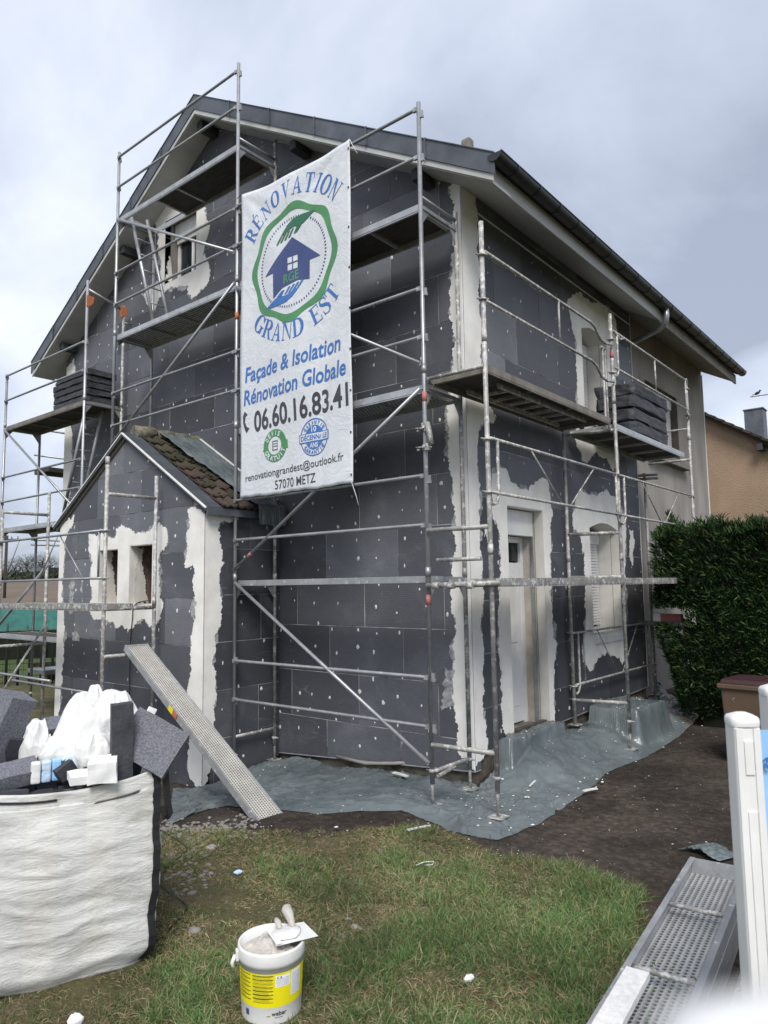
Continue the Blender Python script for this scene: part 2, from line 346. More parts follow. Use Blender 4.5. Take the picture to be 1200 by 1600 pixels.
def rects_minus(rect, holes):
    out = [rect]
    for (a0, a1, b0, b1) in holes:
        nx = []
        for (x0, x1, z0, z1) in out:
            if a1 <= x0 or a0 >= x1 or b1 <= z0 or b0 >= z1: nx.append((x0, x1, z0, z1)); continue
            if b0 > z0: nx.append((x0, x1, z0, b0))
            if b1 < z1: nx.append((x0, x1, b1, z1))
            y0, y1 = max(z0, b0), min(z1, b1)
            if a0 > x0: nx.append((x0, a0, y0, y1))
            if a1 < x1: nx.append((a1, x1, y0, y1))
        out = nx
    return out
def clip(poly, conv):
    # conv counter-clockwise convex polygon
    out = poly
    for i in range(len(conv)):
        A, B = conv[i], conv[(i+1) % len(conv)]
        side = lambda p: (B[0]-A[0])*(p[1]-A[1]) - (B[1]-A[1])*(p[0]-A[0])
        src, out = out, []
        for k in range(len(src)):
            P, Q = src[k], src[(k+1) % len(src)]; sp, sq = side(P), side(Q)
            if sp >= 0: out.append(P)
            if sp*sq < 0:
                t = sp/(sp-sq); out.append((lin(P[0], Q[0], t), lin(P[1], Q[1], t)))
        if len(out) < 3: return []
    r = []
    for p in out:
        if not r or abs(p[0]-r[-1][0])+abs(p[1]-r[-1][1]) > 1e-5: r.append(p)
    if len(r) > 1 and abs(r[0][0]-r[-1][0])+abs(r[0][1]-r[-1][1]) < 1e-5: r.pop()
    return r if len(r) > 2 else []
def area(p): return abs(sum(p[i][0]*p[(i+1)%len(p)][1]-p[(i+1)%len(p)][0]*p[i][1] for i in range(len(p))))/2
def bbox_poly(p): return min(q[0] for q in p), max(q[0] for q in p), min(q[1] for q in p), max(q[1] for q in p)
def panels(parent, conv, holes, plane, front, inward, bx0, bz0, mats, pw=1.2, ph=.595, half=.6):
    """lay running-bond boards; front = coordinate of face, inward = +1/-1 direction into the wall"""
    a0, a1, z0, z1 = bbox_poly(conv); row = 0; z = bz0
    while z < z1:
        a = bx0 - (half if row % 2 else 0) + random.uniform(-.12, .12)
        while a > a0: a -= pw
        while a < a1:
            w = pw
            g = .0046
            dd = random.uniform(-.0025, .0015); mt_ = random.choice(mats(a+w/2, z)); clusters = []
            for r in rects_minus((a+g, a+w-g, z+g, z+ph-g), holes):
                if r[1]-r[0] < .01 or r[3]-r[2] < .01: continue
                p = clip([(r[0], r[2]), (r[1], r[2]), (r[1], r[3]), (r[0], r[3])], conv)
                if not p or area(p) < .002: continue
                tch = [c for c in clusters if any(r[0] < q[1]+1e-4 and r[1] > q[0]-1e-4 and r[2] < q[3]+1e-4 and r[3] > q[2]-1e-4 for q, _ in c)]
                new = [(r, p)]
                for c in tch: new += c; clusters.remove(c)
                clusters.append(new)
            for c in clusters:
                mb = MB()
                for _, p in c: mb.prism(p, plane, front-inward*dd, front+inward*.11)
                mb.build('insulation_panel', mt_, parent)
            a += w
        z += ph; row += 1
def backing(parent, conv, holes, plane, d0, d1, name, mat):
    mb = MB(); a0, a1, z0, z1 = bbox_poly(conv)
    # split into cells along the hole edges so the polygon clip stays exact
    for r in rects_minus((a0, a1, z0, z1), holes):
        p = clip([(r[0], r[2]), (r[1], r[2]), (r[1], r[3]), (r[0], r[3])], conv)
        if p and area(p) > 1e-4: mb.prism(p, plane, d0, d1)
    return mb.build(name, mat, parent)
def frac_poly(pts, amp, levels=4, keep=lambda p, q: False):
    pts = list(pts)
    for l in range(levels):
        out = []
        for i in range(len(pts)):
            p, q = pts[i], pts[(i+1) % len(pts)]; out.append(p)
            d = math.hypot(q[0]-p[0], q[1]-p[1])
            if keep(p, q) or d < .010: continue
            k = min(d*.24, amp)*random.uniform(-1, 1)
            out.append(((p[0]+q[0])/2 - (q[1]-p[1])/d*k, (p[1]+q[1])/2 + (q[0]-p[0])/d*k))
        pts = out
    return pts
def patch(parent, outer, holes, plane, d, out, mat='mortar', name='base_coat', amp=.035, keep=lambda p, q: False, levels=5):
    if name == 'base_coat' and mat == 'mortar' and area(outer) > .15:      # the thin scraped margin the trowel left round the coat
        patch(parent, outer, holes, plane, d*.70, out, 'mortar_thin', 'base_coat_smear', .085, keep, 5) if abs(d) < .02 else patch(parent, outer, holes, plane, d+.0018*out, out, 'mortar_thin', 'base_coat_smear', .085, keep, 5)
    src = list(outer); want = area(src)-sum(area(list(h)) for h in holes)
    F = (lambda a, b: (a, d, b)) if plane == 'Y' else (lambda a, b: (d, a, b))
    for k0 in (1, .75, .5, .35, .2, 0):
        outer = frac_poly(src, amp*min(1, k0*1.3), levels, keep)
        kk = [keep(outer[i-1], p) or keep(p, outer[(i+1) % len(outer)]) for i, p in enumerate(outer)]
        def jit(p):
            a, b = p; f = .55*noise.noise(Vector((a*14, b*34, 1)))+.5*noise.noise(Vector((a*30, b*85, 2)))+.4*noise.noise(Vector((a*60, b*190, 3)))
            h_ = noise.noise(Vector((a*45, b*12, 7)))+.6*noise.noise(Vector((a*120, b*30, 9)))
            return (a+f*.024*k0*min(1, amp/.03), b+h_*.014*k0*min(1, amp/.03))
        outer = [p if k_ else jit(p) for p, k_ in zip(outer, kk)]
        loops = [outer]+[list(h) for h in holes]
        tri = tessellate_polygon([[Vector((a, b, 0)) for a, b in lp] for lp in loops])
        flat_ = [p for lp in loops for p in lp]; got = sum(area([flat_[i] for i in t3]) for t3 in tri)
        real = area(outer)-sum(area(list(h)) for h in holes)
        if abs(got-real) < .02*abs(real)+1e-4: break
    flat = [p for lp in loops for p in lp]
    mb = MB(); vs = [mb.bm.verts.new(F(*p)) for p in flat]
    for t3 in tri:
        try: mb.bm.faces.new([vs[i] for i in t3])
        except ValueError: pass
    # skirt back to the wall
    o = Vector((0, out, 0)) if plane == 'Y' else Vector((out, 0, 0)); k = 0
    for lp in loops:
        n = len(lp); bk = [mb.bm.verts.new(vs[k+i].co + o*.006) for i in range(n)]
        for i in range(n): mb.bm.faces.new((vs[k+i], vs[k+(i+1) % n], bk[(i+1) % n], bk[i]))
        k += n
    ob = mb.build(name, mat, parent, normals=False)
    me = ob.data
    return ob
def dabs(parent, pts, plane, d, name='plaster_dab'):
    mb = MB()
    for a, b in pts:
        r = random.uniform(.014, .029); n = 8; ex = random.uniform(.6, 1.); ang = random.uniform(0, 6.3); vs = []
        F = (lambda x, y, h: (x, d+h*DS, y)) if plane == 'Y' else (lambda x, y, h: (d+h*DS, x, y))
        DS = -1 if plane == 'Y' else 1
        for k in range(n):
            t = k*2*math.pi/n; q = r*random.uniform(.75, 1.2)
            x, y = q*math.cos(t)*ex, q*math.sin(t)
            vs.append(mb.bm.verts.new(F(a+x*math.cos(ang*.2), b+y, .002)))
        c = mb.bm.verts.new(F(a, b, .007))
        for k in range(n): mb.bm.faces.new((vs[k], vs[(k+1) % n], c))
    return tag(mb.build(name, 'dab', parent), kind='stuff')
def inside(p, poly):
    c = False; n = len(poly)
    for i in range(n):
        (x1, y1), (x2, y2) = poly[i], poly[(i+1) % n]
        if (y1 > p[1]) != (y2 > p[1]) and p[0] < (x2-x1)*(p[1]-y1)/(y2-y1)+x1: c = not c
    return c
def scatter_dabs(conv, holes, step_a=.36, step_b=.27, pr_=.85):
    a0, a1, z0, z1 = bbox_poly(conv); out = []
    z = z0+.12
    while z < z1:
        a = a0+.1
        while a < a1:
            p = (a+random.uniform(-.09, .09), z+random.uniform(-.08, .08))
            if random.random() < pr_ and inside(p, conv) and not any(h[0]-.03 < p[0] < h[1]+.03 and h[2]-.03 < p[1] < h[3]+.03 for h in holes): out.append(p)
            a += step_a
        z += step_b
    return out
def rect(h): return [(h[0], h[2]), (h[1], h[2]), (h[1], h[3]), (h[0], h[3])]

# ------------------------------------------------------------------ ground
def gh(x, y):
    d = -(.12+.13*sm(-y, .1, 1.25))*sm(-x, .6, 3.1)*sm(y, -4.4, -1.2)
    d += .25*sm(.85-x, 0, .7)*sm(y, -.1, .9)*(1 if x > -.5 else 0)
    return d
soil_px = [(60, 1250), (240, 1300), (300, 1288), (400, 1300), (540, 1302), (640, 1292), (720, 1312), (760, 1338), (900, 1352), (1010, 1400), (985, 1480)]
SOIL = [tuple(at(x, y, 'z', 0)[:2]) for x, y in soil_px] + [(3.4, -2.9), (6, -2.6), (9, 9), (-.2, 9), (-.2, .2), (-9.3, .2), (-7, -1.6)]
def soil_mask(x, y):
    # distance to boundary signed
    best = 1e9; n = len(SOIL)
    for i in range(n):
        x1, y1 = SOIL[i]; x2, y2 = SOIL[(i+1) % n]
        L2 = (x2-x1)**2+(y2-y1)**2; t = max(0, min(1, ((x-x1)*(x2-x1)+(y-y1)*(y2-y1))/L2))
        best = min(best, math.hypot(x-x1-t*(x2-x1), y-y1-t*(y2-y1)))
    s = best if inside((x, y), SOIL) else -best
    return s
def gfull(x, y, s=None):
    if s is None:
        s = soil_mask(x, y) + noise.noise(Vector((x*2.1, y*2.1, 3)))*.22 + noise.noise(Vector((x*7, y*7, 5)))*.06
    z = gh(x, y) + noise.noise(Vector((x*1.3, y*1.3, 0)))*.018 + noise.noise(Vector((x*6, y*6, 9)))*.008*(1.6 if s < 0 else .7) - .012*sm(s, -.05, .1)
    q_ = (y+.05)-(x-1.0)*.62
    if x > .9 and q_ < .35: z -= .035*sm(q_, -.12, .0)*(1-sm(q_, .0, .35))
    return z
def build_ground():
    xs = [-700, -300, -120, -60, -30, -20, -15, -12]+list(np.arange(-10, 6.01, .07))+[7, 9, 12, 18, 30, 60, 120, 300, 700]
    ys = [-700, -300, -100, -40, -20, -12, -9, -7.5]+list(np.arange(-6.4, 7.01, .07))+[8, 10, 13, 18, 30, 60, 120, 240, 480, 900]
    nx, ny = len(xs), len(ys); V = []; S = []
    for y in ys:
        for x in xs:
            near = -10 <= x <= 6 and -6.4 <= y <= 7
            s = soil_mask(x, y) if near else -1
            s += noise.noise(Vector((x*2.1, y*2.1, 3)))*.22 + noise.noise(Vector((x*7, y*7, 5)))*.06
            z = gh(x, y)
            if near: z = gfull(x, y, s)
            V.append((x, y, z)); S.append(max(0, min(1, .5+s*2.2)))
    Fc = [(j*nx+i, j*nx+i+1, (j+1)*nx+i+1, (j+1)*nx+i) for j in range(ny-1) for i in range(nx-1)]
    me = bpy.data.meshes.new('ground'); me.from_pydata(V, [], Fc); me.shade_smooth()
    a = me.color_attributes.new('soil', 'FLOAT_COLOR', 'POINT')
    a.data.foreach_set('color', np.repeat(np.array(S, dtype=np.float32)[:, None], 4, 1).ravel())
    m, t, b = newmat('ground_soil_and_turf')
    at_ = t.nodes.new('ShaderNodeAttribute'); at_.attribute_name = 'soil'
    n = add_noise(t, 3, 7, .7); n2 = add_noise(t, 40, 5, .7); n3 = add_noise(t, 14, 6, .7)
    turf = ramp(t, n.outputs[0], [(.35, (.060, .075, .025)), (.52, (.095, .085, .042)), (.70, (.16, .12, .080))]).outputs[0]
    turf = mix(t, .8, turf, ramp(t, n2.outputs[0], [(.3, (.5,)*3), (.7, (1.5,)*3)]).outputs[0], 'MULTIPLY')
    soil = ramp(t, n3.outputs[0], [(.28, (.022, .018, .015)), (.5, (.052, .042, .034)), (.68, (.095, .074, .060)), (.8, (.16, .13, .11))]).outputs[0]
    edge = ramp(t, at_.outputs['Color'], [(.35, (1,)), (1.0, (0,))]).outputs[0]
    soil = mix(t, math_(t, 'MULTIPLY', edge, .6), soil, (.13, .088, .062))
    big = ramp(t, add_noise(t, .9, 5, .6).outputs[0], [(.4, (.62,)*3), (.6, (1.25,)*3)]).outputs[0]
    soil = mix(t, 1., soil, big, 'MULTIPLY')
    v = t.nodes.new('ShaderNodeTexVoronoi'); v.inputs['Scale'].default_value = 42; tcn = t.nodes.new('ShaderNodeTexCoord'); t.links.new(tcn.outputs['Object'], v.inputs['Vector'])
    sp = ramp(t, v.outputs['Distance'], [(.13, (1,)), (.19, (0,))]).outputs[0]
    pk = ramp(t, add_noise(t, 23, 2).outputs[0], [(.60, (0,)), (.63, (1,))]).outputs[0]
    soil = mix(t, math_(t, 'MULTIPLY', sp, pk), soil, (.36, .33, .30))
    k = ramp(t, math_(t, 'ADD', at_.outputs['Fac'], math_(t, 'MULTIPLY', math_(t, 'SUBTRACT', n2.outputs[0], .5), .7)), [(.42, (0,)), (.58, (1,))]).outputs[0]
    c = mix(t, k, turf, soil)
    # far land: brown field and green meadow bands by distance to the north-west
    sp2 = t.nodes.new('ShaderNodeSeparateXYZ'); t.links.new(tcn.outputs['Object'], sp2.inputs[0])
    dist = math_(t, 'SUBTRACT', sp2.outputs[1], math_(t, 'MULTIPLY', sp2.outputs[0], .8))
    fld = ramp(t, math_(t, 'DIVIDE', dist, 400.), [(.0, (.055, .085, .028)), (.12, (.06, .09, .03)), (.14, (.07, .085, .035)), (.60, (.10, .09, .05)), (1, (.07, .08, .04))]).outputs[0]
    fk = ramp(t, math_(t, 'DIVIDE', dist, 30.), [(.42, (0,)), (.5, (1,))]).outputs[0]
    c = mix(t, fk, c, fld)
    t.links.new(c, b.inputs['Base Color']); b.inputs['Roughness'].default_value = .95; b.inputs['Specular IOR Level'].default_value = .2
    bump(t, b, math_(t, 'ADD', n2.outputs[0], n3.outputs[0]), .9, .02)
    me.materials.append(m); o = bpy.data.objects.new('ground', me); COL.objects.link(o); o['kind'] = 'structure'
build_ground()
def pxs(lst, ax, v, sc=1, ox=0, oy=0):
    k = {'x': (1, 2), 'y': (0, 2)}[ax]; out = []
    for x, y in lst:
        p = at(ox+x/sc, oy+y/sc, ax, v); out.append((p[k[0]], p[k[1]]))
    return out
def bx(parent, name, mat, x0, x1, y0, y1, z0, z1, bevel=0):
    return MB().box(x0, x1, y0, y1, z0, z1).build(name, mat, parent, bevel=bevel)
def slab(plane, front, inward, h, d0, d1):
    """a box of hole rectangle h between two depths behind the face"""
    a, b = sorted((front+inward*d0, front+inward*d1)); mb = MB()
    if plane == 'Y': mb.box(h[0], h[1], a, b, h[2], h[3])
    else: mb.box(a, b, h[0], h[1], h[2], h[3])
    return mb
def liner(parent, plane, front, inward, h, d0, d1, mat, sides='lrtb', t=.009, name='reveal'):
    mb = MB()
    for s_, q in (('l', (h[0]-.004, h[0]+t, h[2], h[3])), ('r', (h[1]-t, h[1]+.004, h[2], h[3])), ('t', (h[0]+t, h[1]-t, h[3]-t, h[3]+.004)), ('b', (h[0]+t, h[1]-t, h[2]-.004, h[2]+t))):
        if s_ in sides:
            a, b = sorted((front+inward*d0, front+inward*d1))
            if plane == 'Y': mb.box(q[0], q[1], a, b, q[2], q[3])
            else: mb.box(a, b, q[0], q[1], q[2], q[3])
    return mb.build(name, mat, parent)
# ================================================================== HOUSE
RX, RZ, RS = -4.62, 9.92, .60
def zt(x): return RZ - RS*abs(x-RX)
H = thing('house', 'tall gabled house clad in dark grey foam insulation boards behind scaffolding', 'house', (RX, 0, 0))
gpoly = [(-9.38, -.10), (-3.12, -.04), (0, .17), (0, zt(0)-.29), (RX, RZ-.29), (-9.38, zt(-9.38)-.29)]
GW = (-6.02, -5.13, 7.35, 8.48)
def gm(a, z): return ['eps_low', 'eps_low', 'eps'] if z < 2.6 else (['eps', 'eps', 'eps_low'] if z < 5.2 else ['eps', 'eps_pale'])  # boards darken towards the ground: mixed tones plus painted-in shade
def gm_side(a, z): return ['eps_low', 'eps_low'] if z < 2.8 else ['eps', 'eps_pale']  # same height split, lower shade carried by the board colour
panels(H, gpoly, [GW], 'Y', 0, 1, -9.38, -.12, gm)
backing(H, [(-9.375, -.05), (-.004, .19), (-.004, zt(0)-.30), (RX, RZ-.30), (-9.375, zt(-9.38)-.30)], [GW], 'Y', .004, .10, 'joint_backing', 'joint')
backing(H, [(-9.37, -.3), (-.125, -.3), (-.125, zt(-.125)-.29), (RX, RZ-.29), (-9.37, zt(-9.37)-.29)], [GW], 'Y', .115, .40, 'wall', 'render_grey')
spoly = [(.112, .33), (5.33, .45), (5.33, 6.84), (.112, 6.84)]
DOOR = (.84, 1.77, .0, 3.12); GF = (3.24, 4.33, 1.40, 3.07); UW = (3.26, 4.22, 4.55, 6.10)
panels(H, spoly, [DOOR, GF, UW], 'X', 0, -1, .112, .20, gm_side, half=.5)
backing(H, spoly, [DOOR, GF, UW], 'X', -.004, -.10, 'joint_backing', 'joint')
U2 = (6.28, 8.12, 4.54, 5.89)
side_core = [(.41, -.4), (10.03, -.4), (10.03, 6.9), (.41, 6.9)]
ins = lambda h, k=.02: (h[0]+k, h[1]-k, h[2], h[3])
backing(H, side_core, [ins(DOOR), ins(GF), ins(UW), U2], 'X', -.40, -.115, 'wall', 'render_grey')
bx(H, 'wall', 'render_grey', -9.38, -9.1, .41, 10.03, -.4, 6.9)
MB().prism([(-9.38, -.4), (0-.12, -.4), (-.12, 6.75), (RX, 9.5), (-9.38, 6.7)], 'Y', 9.74, 10.02).build('wall', 'render_grey', H)
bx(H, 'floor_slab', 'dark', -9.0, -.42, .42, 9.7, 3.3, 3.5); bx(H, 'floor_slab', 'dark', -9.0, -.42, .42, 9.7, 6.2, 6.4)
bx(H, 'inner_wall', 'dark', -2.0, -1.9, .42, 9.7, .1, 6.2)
bx(H, 'plinth', 'plinth', -9.3, -.03, .035, .10, -.6, .16); bx(H, 'plinth', 'plinth', -.10, -.035, .03, 5.33, -.5, .44)
# starter rails and end profile
a, b = (-3.12, -.045), (0, .165)
MB().prism([(a[0], a[1]-.012), (b[0], b[1]-.012), (b[0], b[1]), (a[0], a[1])], 'Y', -.008, .11).build('starter_rail', 'galv_deck', H)
MB().prism([(.1, .315), (5.34, .435), (5.34, .447), (.1, .327)], 'X', -.11, .008).build('starter_rail', 'galv_deck', H)
bx(H, 'edge_profile', 'white_pvc', -.112, .006, 5.332, 5.342, .44, 6.84)
bx(H, 'ledge_profile', 'white_pvc', -.005, .014, .15, 5.33, 6.62, 6.635)
bx(H, 'corner_bead', 'white_pvc', -.125, -.100, 10.03, 10.05, .3, 6.8)
# ---- base coat patches
gs = [(712,283),(703,293),(705,307),(713,320),(710,347),(708,360),(712,387),(707,413),(708,440),(705,470),(710,503),(712,520),(710,490+60),(708,580),(703,630),(701,655),(702,680),(703,720),(710,763),(712,797),(710,830),(713,863),(710,900),(710,960),(711,1000),(710,1043),(713,1110),(718,1177)]
st = pxs(gs, 'y', 0); zr = lambda p, q: (abs(p[0]) < 1e-4 and abs(q[0]) < 1e-4)
sx = [(-.24+random.uniform(-.02, .02), .0)]
outer = [(x-.02 if True else x, z) for x, z in st] + [(0.0, .17), (0.0, zt(0)-.32)]
patch(H, outer, [], 'Y', -.006, 1, keep=zr, amp=.03)
ss = [(742,294),(744,325),(747,367),(745,387),(749,417),(747,450),(749,492),(751,546),(749,575),(751,610),(768,640),(775,650),(770,662),(756,662),(748,672),(745,707),(747,748),(749,811),(749,852),(753,894),(755,936),(751,970),(753,997),(754,1040),(753,1093),(759,1131),(761,1170)]
st = pxs(ss, 'x', 0); st = [(max(.08, y), z) for y, z in st]
patch(H, st[::-1] + [(-.004, st[0][1]), (-.004, .22)][::1], [], 'X', .006, -1, keep=lambda p, q: abs(p[0]+.004) < 1e-4 and abs(q[0]+.004) < 1e-4, amp=.03)
# bright untouched corner beads along the arris
bx(H, 'corner_bead', 'white_pvc', -.045, -.0065, -.0075, .0, .18, zt(0)-.33); 
# gable window patch
gwp = [(232,325),(248,308),(275,296),(322,300),(321,317),(322,343),(328,357),(320,380),(317,397),(327,413),(328,433),(320,450),(300,467),(293,460),(295,447),(277,450),(262,452),(249,465),(243,486),(232,478),(224,462),(232,450),(248,440),(252,415),(247,385),(243,350)]
patch(H, pxs(gwp, 'y', 0), [rect(GW)], 'Y', -.006, 1)
patch(H, pxs([(280,252),(286,250),(287,275),(281,278)], 'y', 0), [], 'Y', -.006, 1)
patch(H, [(-9.38, .0), (-9.14, .0), (-9.18, 1.), (-9.1, 2.), (-9.16, 3.), (-9.12, 4.2), (-9.04, 4.6), (-9.15, 5.4), (-9.02, 6.2), (-9.1, 6.72), (-9.38, 6.6)], [], 'Y', -.006, 1, keep=lambda p, q: p[0] == -9.38 and q[0] == -9.38)
# door surround
dp = [(215,640),(212,560),(210,480),(240,455),(270,470),(280,510),(310,530),(350,545),(370,520),(390,500),(420,510),(425,540),(432,600),(440,640),(430,680),(432,720),(430,800),(432,860),(432,940)]
d1 = [(680+x/2.4, 540+y/2.4) for x, y in dp]
d2 = [(680+x/2.4, 860+y/2.4) for x, y in [(430,100),(437,200),(440,330),(455,350),(445,420),(445,500),(447,640)]]
d3 = [(680+x/2.4, 860+y/2.4) for x, y in [(262,690),(250,620),(245,500),(240,400),(235,280),(240,200),(238,140)]]
d4 = [(680+x/2.4, 540+y/2.4) for x, y in [(238,930),(240,870),(245,800),(240,740),(235,690)]]
Pd = pxs(d1+d2, 'x', 0); Pe = pxs(d3+d4, 'x', 0)
outer = Pd + [(DOOR[1], Pd[-1][1]-.02), (DOOR[1], DOOR[3]), (DOOR[0], DOOR[3]), (DOOR[0], Pe[0][1])] + Pe
dk = lambda p, q: all(abs(v[0]-DOOR[0]) < .002 or abs(v[0]-DOOR[1]) < .002 or abs(v[1]-DOOR[3]) < .002 for v in (p, q)) and all(DOOR[0]-.002 <= v[0] <= DOOR[1]+.002 and v[1] <= DOOR[3]+.002 for v in (p, q))
patch(H, outer, [], 'X', .006, -1, keep=dk)
# ground floor window surround
g1 = [(680+x/2.4, 540+y/2.4) for x, y in [(518,690),(513,640),(528,570),(545,540),(570,555),(590,550),(610,560),(640,540),(665,560),(690,600),(712,650),(715,700)]]
g2 = [(680+x/2.4, 860+y/2.4) for x, y in [(712,60),(712,330),(712,410),(700,430),(690,400),(670,395),(640,385),(610,400),(590,450),(555,420),(550,370),(560,310),(565,240),(560,120),(560,60),(555,0)]]
g3 = [(680+x/2.4, 540+y/2.4) for x, y in [(553,780),(545,720)]]
arch = [(lin(GF[0], GF[1], k/8), GF[3]-.10+.10*math.sin(math.pi*k/8)) for k in range(9)]
hole = [(GF[0], GF[2]), (GF[1], GF[2])] + arch[::-1]
patch(H, pxs(g1+g2+g3, 'x', 0), [hole], 'X', .006, -1)
# first floor window surround + drips below the deck
u1 = [(680+x/2.4, 200+y/2.4) for x, y in [(500,640),(520,625),(545,615),(560,640),(600,655),(630,665),(660,690),(675,720),(680,800),(682,880),(676,960),(676,1020)]]
u2 = [(680+x/2.4, 540+y/2.4) for x, y in [(676,300),(690,400),(690,450),(670,470),(640,420),(600,400),(585,415),(570,440),(552,436),(545,400),(530,370),(520,345),(530,300)]]
u3 = [(680+x/2.4, 200+y/2.4) for x, y in [(530,960),(530,900),(525,790),(510,750),(505,700),(495,670)]]
arch = [(lin(UW[0], UW[1], k/8), UW[3]-.10+.10*math.sin(math.pi*k/8)) for k in range(9)]
patch(H, pxs(u1+u2+u3, 'x', 0), [[(UW[0], UW[2]), (UW[1], UW[2])] + arch[::-1]], 'X', .006, -1)
patch(H, pxs([(680+x/2.4, 540+y/2.4) for x, y in [(728,690),(740,692),(745,760),(738,825),(730,800)]], 'x', 0), [], 'X', .006, -1)
for pc in ([(760,835),(765,830),(768,850),(762,858)], [(900,655),(912,650),(918,668),(905,672)], [(756,822),(762,820),(763,834),(757,838)]):
    patch(H, pxs(pc, 'x', 0), [], 'X', .006, -1)
def smear(parent, pts, plane, d, out): patch(parent, pts, [], plane, d, out, mat='mortar_thin', name='base_coat_smear', amp=.05)
smear(H, pxs([(700,640),(706,650),(703,690),(699,700)], 'y', 0), 'Y', -.0045, 1)
smear(H, pxs([(690,1110),(712,1100),(710,1050),(694,1042)], 'y', 0), 'Y', -.0045, 1)
smear(H, pxs([(862,965),(870,975),(868,1010),(860,1000)], 'x', 0), 'X', .0045, -1)
dabs(H, scatter_dabs(gpoly, [GW, (-.26, 0, 0, 9)]), 'Y', -.001)
dabs(H, scatter_dabs(spoly, [DOOR, GF, UW, (0, .3, 0, 9)], .36, .32, .8), 'X', .001)
# ---- openings: reveals, frames
def window(plane, front, inward, h, depth, box=.22, slats=True, open_=.35, name='window', bottom=0):
    """frame ring, roller shutter box, slats part-way down and glass"""
    fr = slab(plane, front, inward, (h[0], h[0]+.06, h[2], h[3]-box), depth, depth+.06)
    for q in ((h[1]-.06, h[1], h[2], h[3]-box), (h[0]+.06, h[1]-.06, h[2], h[2]+.06), (h[0]+.06, h[1]-.06, h[3]-box-.06, h[3]-box)):
        a, b = sorted((front+inward*depth, front+inward*(depth+.06)))
        fr.box(q[0], q[1], a, b, q[2], q[3]) if plane == 'Y' else fr.box(a, b, q[0], q[1], q[2], q[3])
    w = fr.build(name, 'white_pvc', H)
    c = (h[0]+h[1])/2
    sb = slab(plane, front, inward, (c-.025, c+.025, h[2]+.06, h[3]-box-.06), depth+.004, depth+.056).build('mullion', 'white_pvc', w)
    slab(plane, front, inward, (h[0]+.06, h[1]-.06, h[2]+.06, h[3]-box-.06), depth+.03, depth+.036).build('pane', 'glass', w)
    slab(plane, front, inward, (h[0], h[1], h[3]-box, h[3]), depth-.06, depth+.05).build('shutter_box', 'white_pvc', w)
    z1 = h[3]-box; zb = lin(z1, h[2], open_); z = z1; 
    while z > zb and slats:
        slab(plane, front, inward, (h[0]+.02, h[1]-.02, z-.042, z-.004), depth-.035, depth-.018).build('shutter_slat', 'shutter', w); z -= .045
    return w
window('Y', 0, 1, (GW[0]+.02, GW[1]-.02, GW[2]+.05, GW[3]), .24, .26, True, .06)
liner(H, 'Y', 0, 1, GW, .0, .24, 'reveal', 'rb'); liner(H, 'Y', 0, 1, (GW[0], GW[1], GW[2], GW[3]), .10, .24, 'brick_raw', 't')
patch(H, [(.02, 7.45), (.10, 7.43), (.12, 7.7), (.08, 7.9), (.03, 7.75)], [], 'X', GW[0]+.004, 1)
liner(H, 'X', 0, -1, DOOR, -.003, .118, 'reveal', 'lrt'); liner(H, 'X', 0, -1, ins(DOOR), .12, .34, 'reveal_old', 'lrt')
liner(H, 'X', 0, -1, GF, -.003, .118, 'reveal', 'lrtb'); liner(H, 'X', 0, -1, ins(GF), .12, .40, 'reveal', 'lrtb')
liner(H, 'X', 0, -1, UW, -.003, .118, 'reveal', 'lrtb'); liner(H, 'X', 0, -1, ins(UW), .12, .40, 'reveal', 'lrtb')
for h in (GF, UW):   # arched head fill
    a_ = [(lin(h[0], h[1], k/12), h[3]-.10+.10*math.sin(math.pi*k/12)) for k in range(13)]
    MB().prism(a_+[(h[1], h[3]), (h[0], h[3])], 'X', -.44, .0035).build('arch_head', 'reveal', H)
window('X', 0, -1, (GF[0]+.03, GF[1]-.03, GF[2]+.02, GF[3]-.1), .36, .2, True, .9)
window('X', 0, -1, (UW[0]+.03, UW[1]-.03, UW[2]+.02, UW[3]-.1), .36, .2, True, .95)
window('X', -.115, -1, (U2[0], U2[1], U2[2]+.02, U2[3]), .17, .24, True, .97)
MB().box(-.16, .02, U2[0]-.08, U2[1]+.26, U2[2]-.13, U2[2]).build('window_sill', 'wood_grey', H, bevel=.008)
MB().box(-.16, .015, GF[0]+.01, GF[1]-.02, GF[2]-.005, GF[2]+.03).build('window_sill', 'mortar', H, bevel=.004)
MB().box(-.16, .05, GF[0]+.03, GF[1]-.02, GF[2]-.11, GF[2]-.03).build('window_sill', 'white_pvc', H, bevel=.006)
liner(H, 'X', -.115, -1, U2, -.002, .28, 'jamb_dark', 'lrt')
# door
Y0, Y1 = DOOR[0]+.03, DOOR[1]-.03
bx(H, 'shutter_box', 'white_pvc', -.22, -.13, Y0, Y1, 2.78, 3.10, .006)
bx(H, 'shutter_rail', 'pipe', -.17, -.13, Y1-.022, Y1, .40, 2.78)
fr = MB().box(-.36, -.29, Y0, Y0+.07, .40, 2.78).box(-.36, -.29, Y1-.07, Y1, .40, 2.78).box(-.36, -.29, Y0+.07, Y1-.07, 2.70, 2.78).build('door_frame', 'white_pvc', H)
dr = bx(H, 'door', 'white_pvc', -.35, -.305, Y0+.073, Y1-.073, .42, 2.44, .004)
for z0, z1 in ((.62, 1.3), (1.42, 2.28)): bx(dr, 'door_panel', 'white_pvc', -.306, -.297, Y0+.18, Y1-.18, z0, z1, .008)
hd = MB().box(-.30, -.293, Y0+.10, Y0+.14, 1.36, 1.60).tube([(-.29, Y0+.12, 1.5), (-.25, Y0+.12, 1.5), (-.25, Y0+.25, 1.5)], .009).build('handle', 'pipe', dr)
bx(fr, 'transom_pane', 'glass', -.335, -.325, Y0+.07, Y1-.07, 2.46, 2.70)
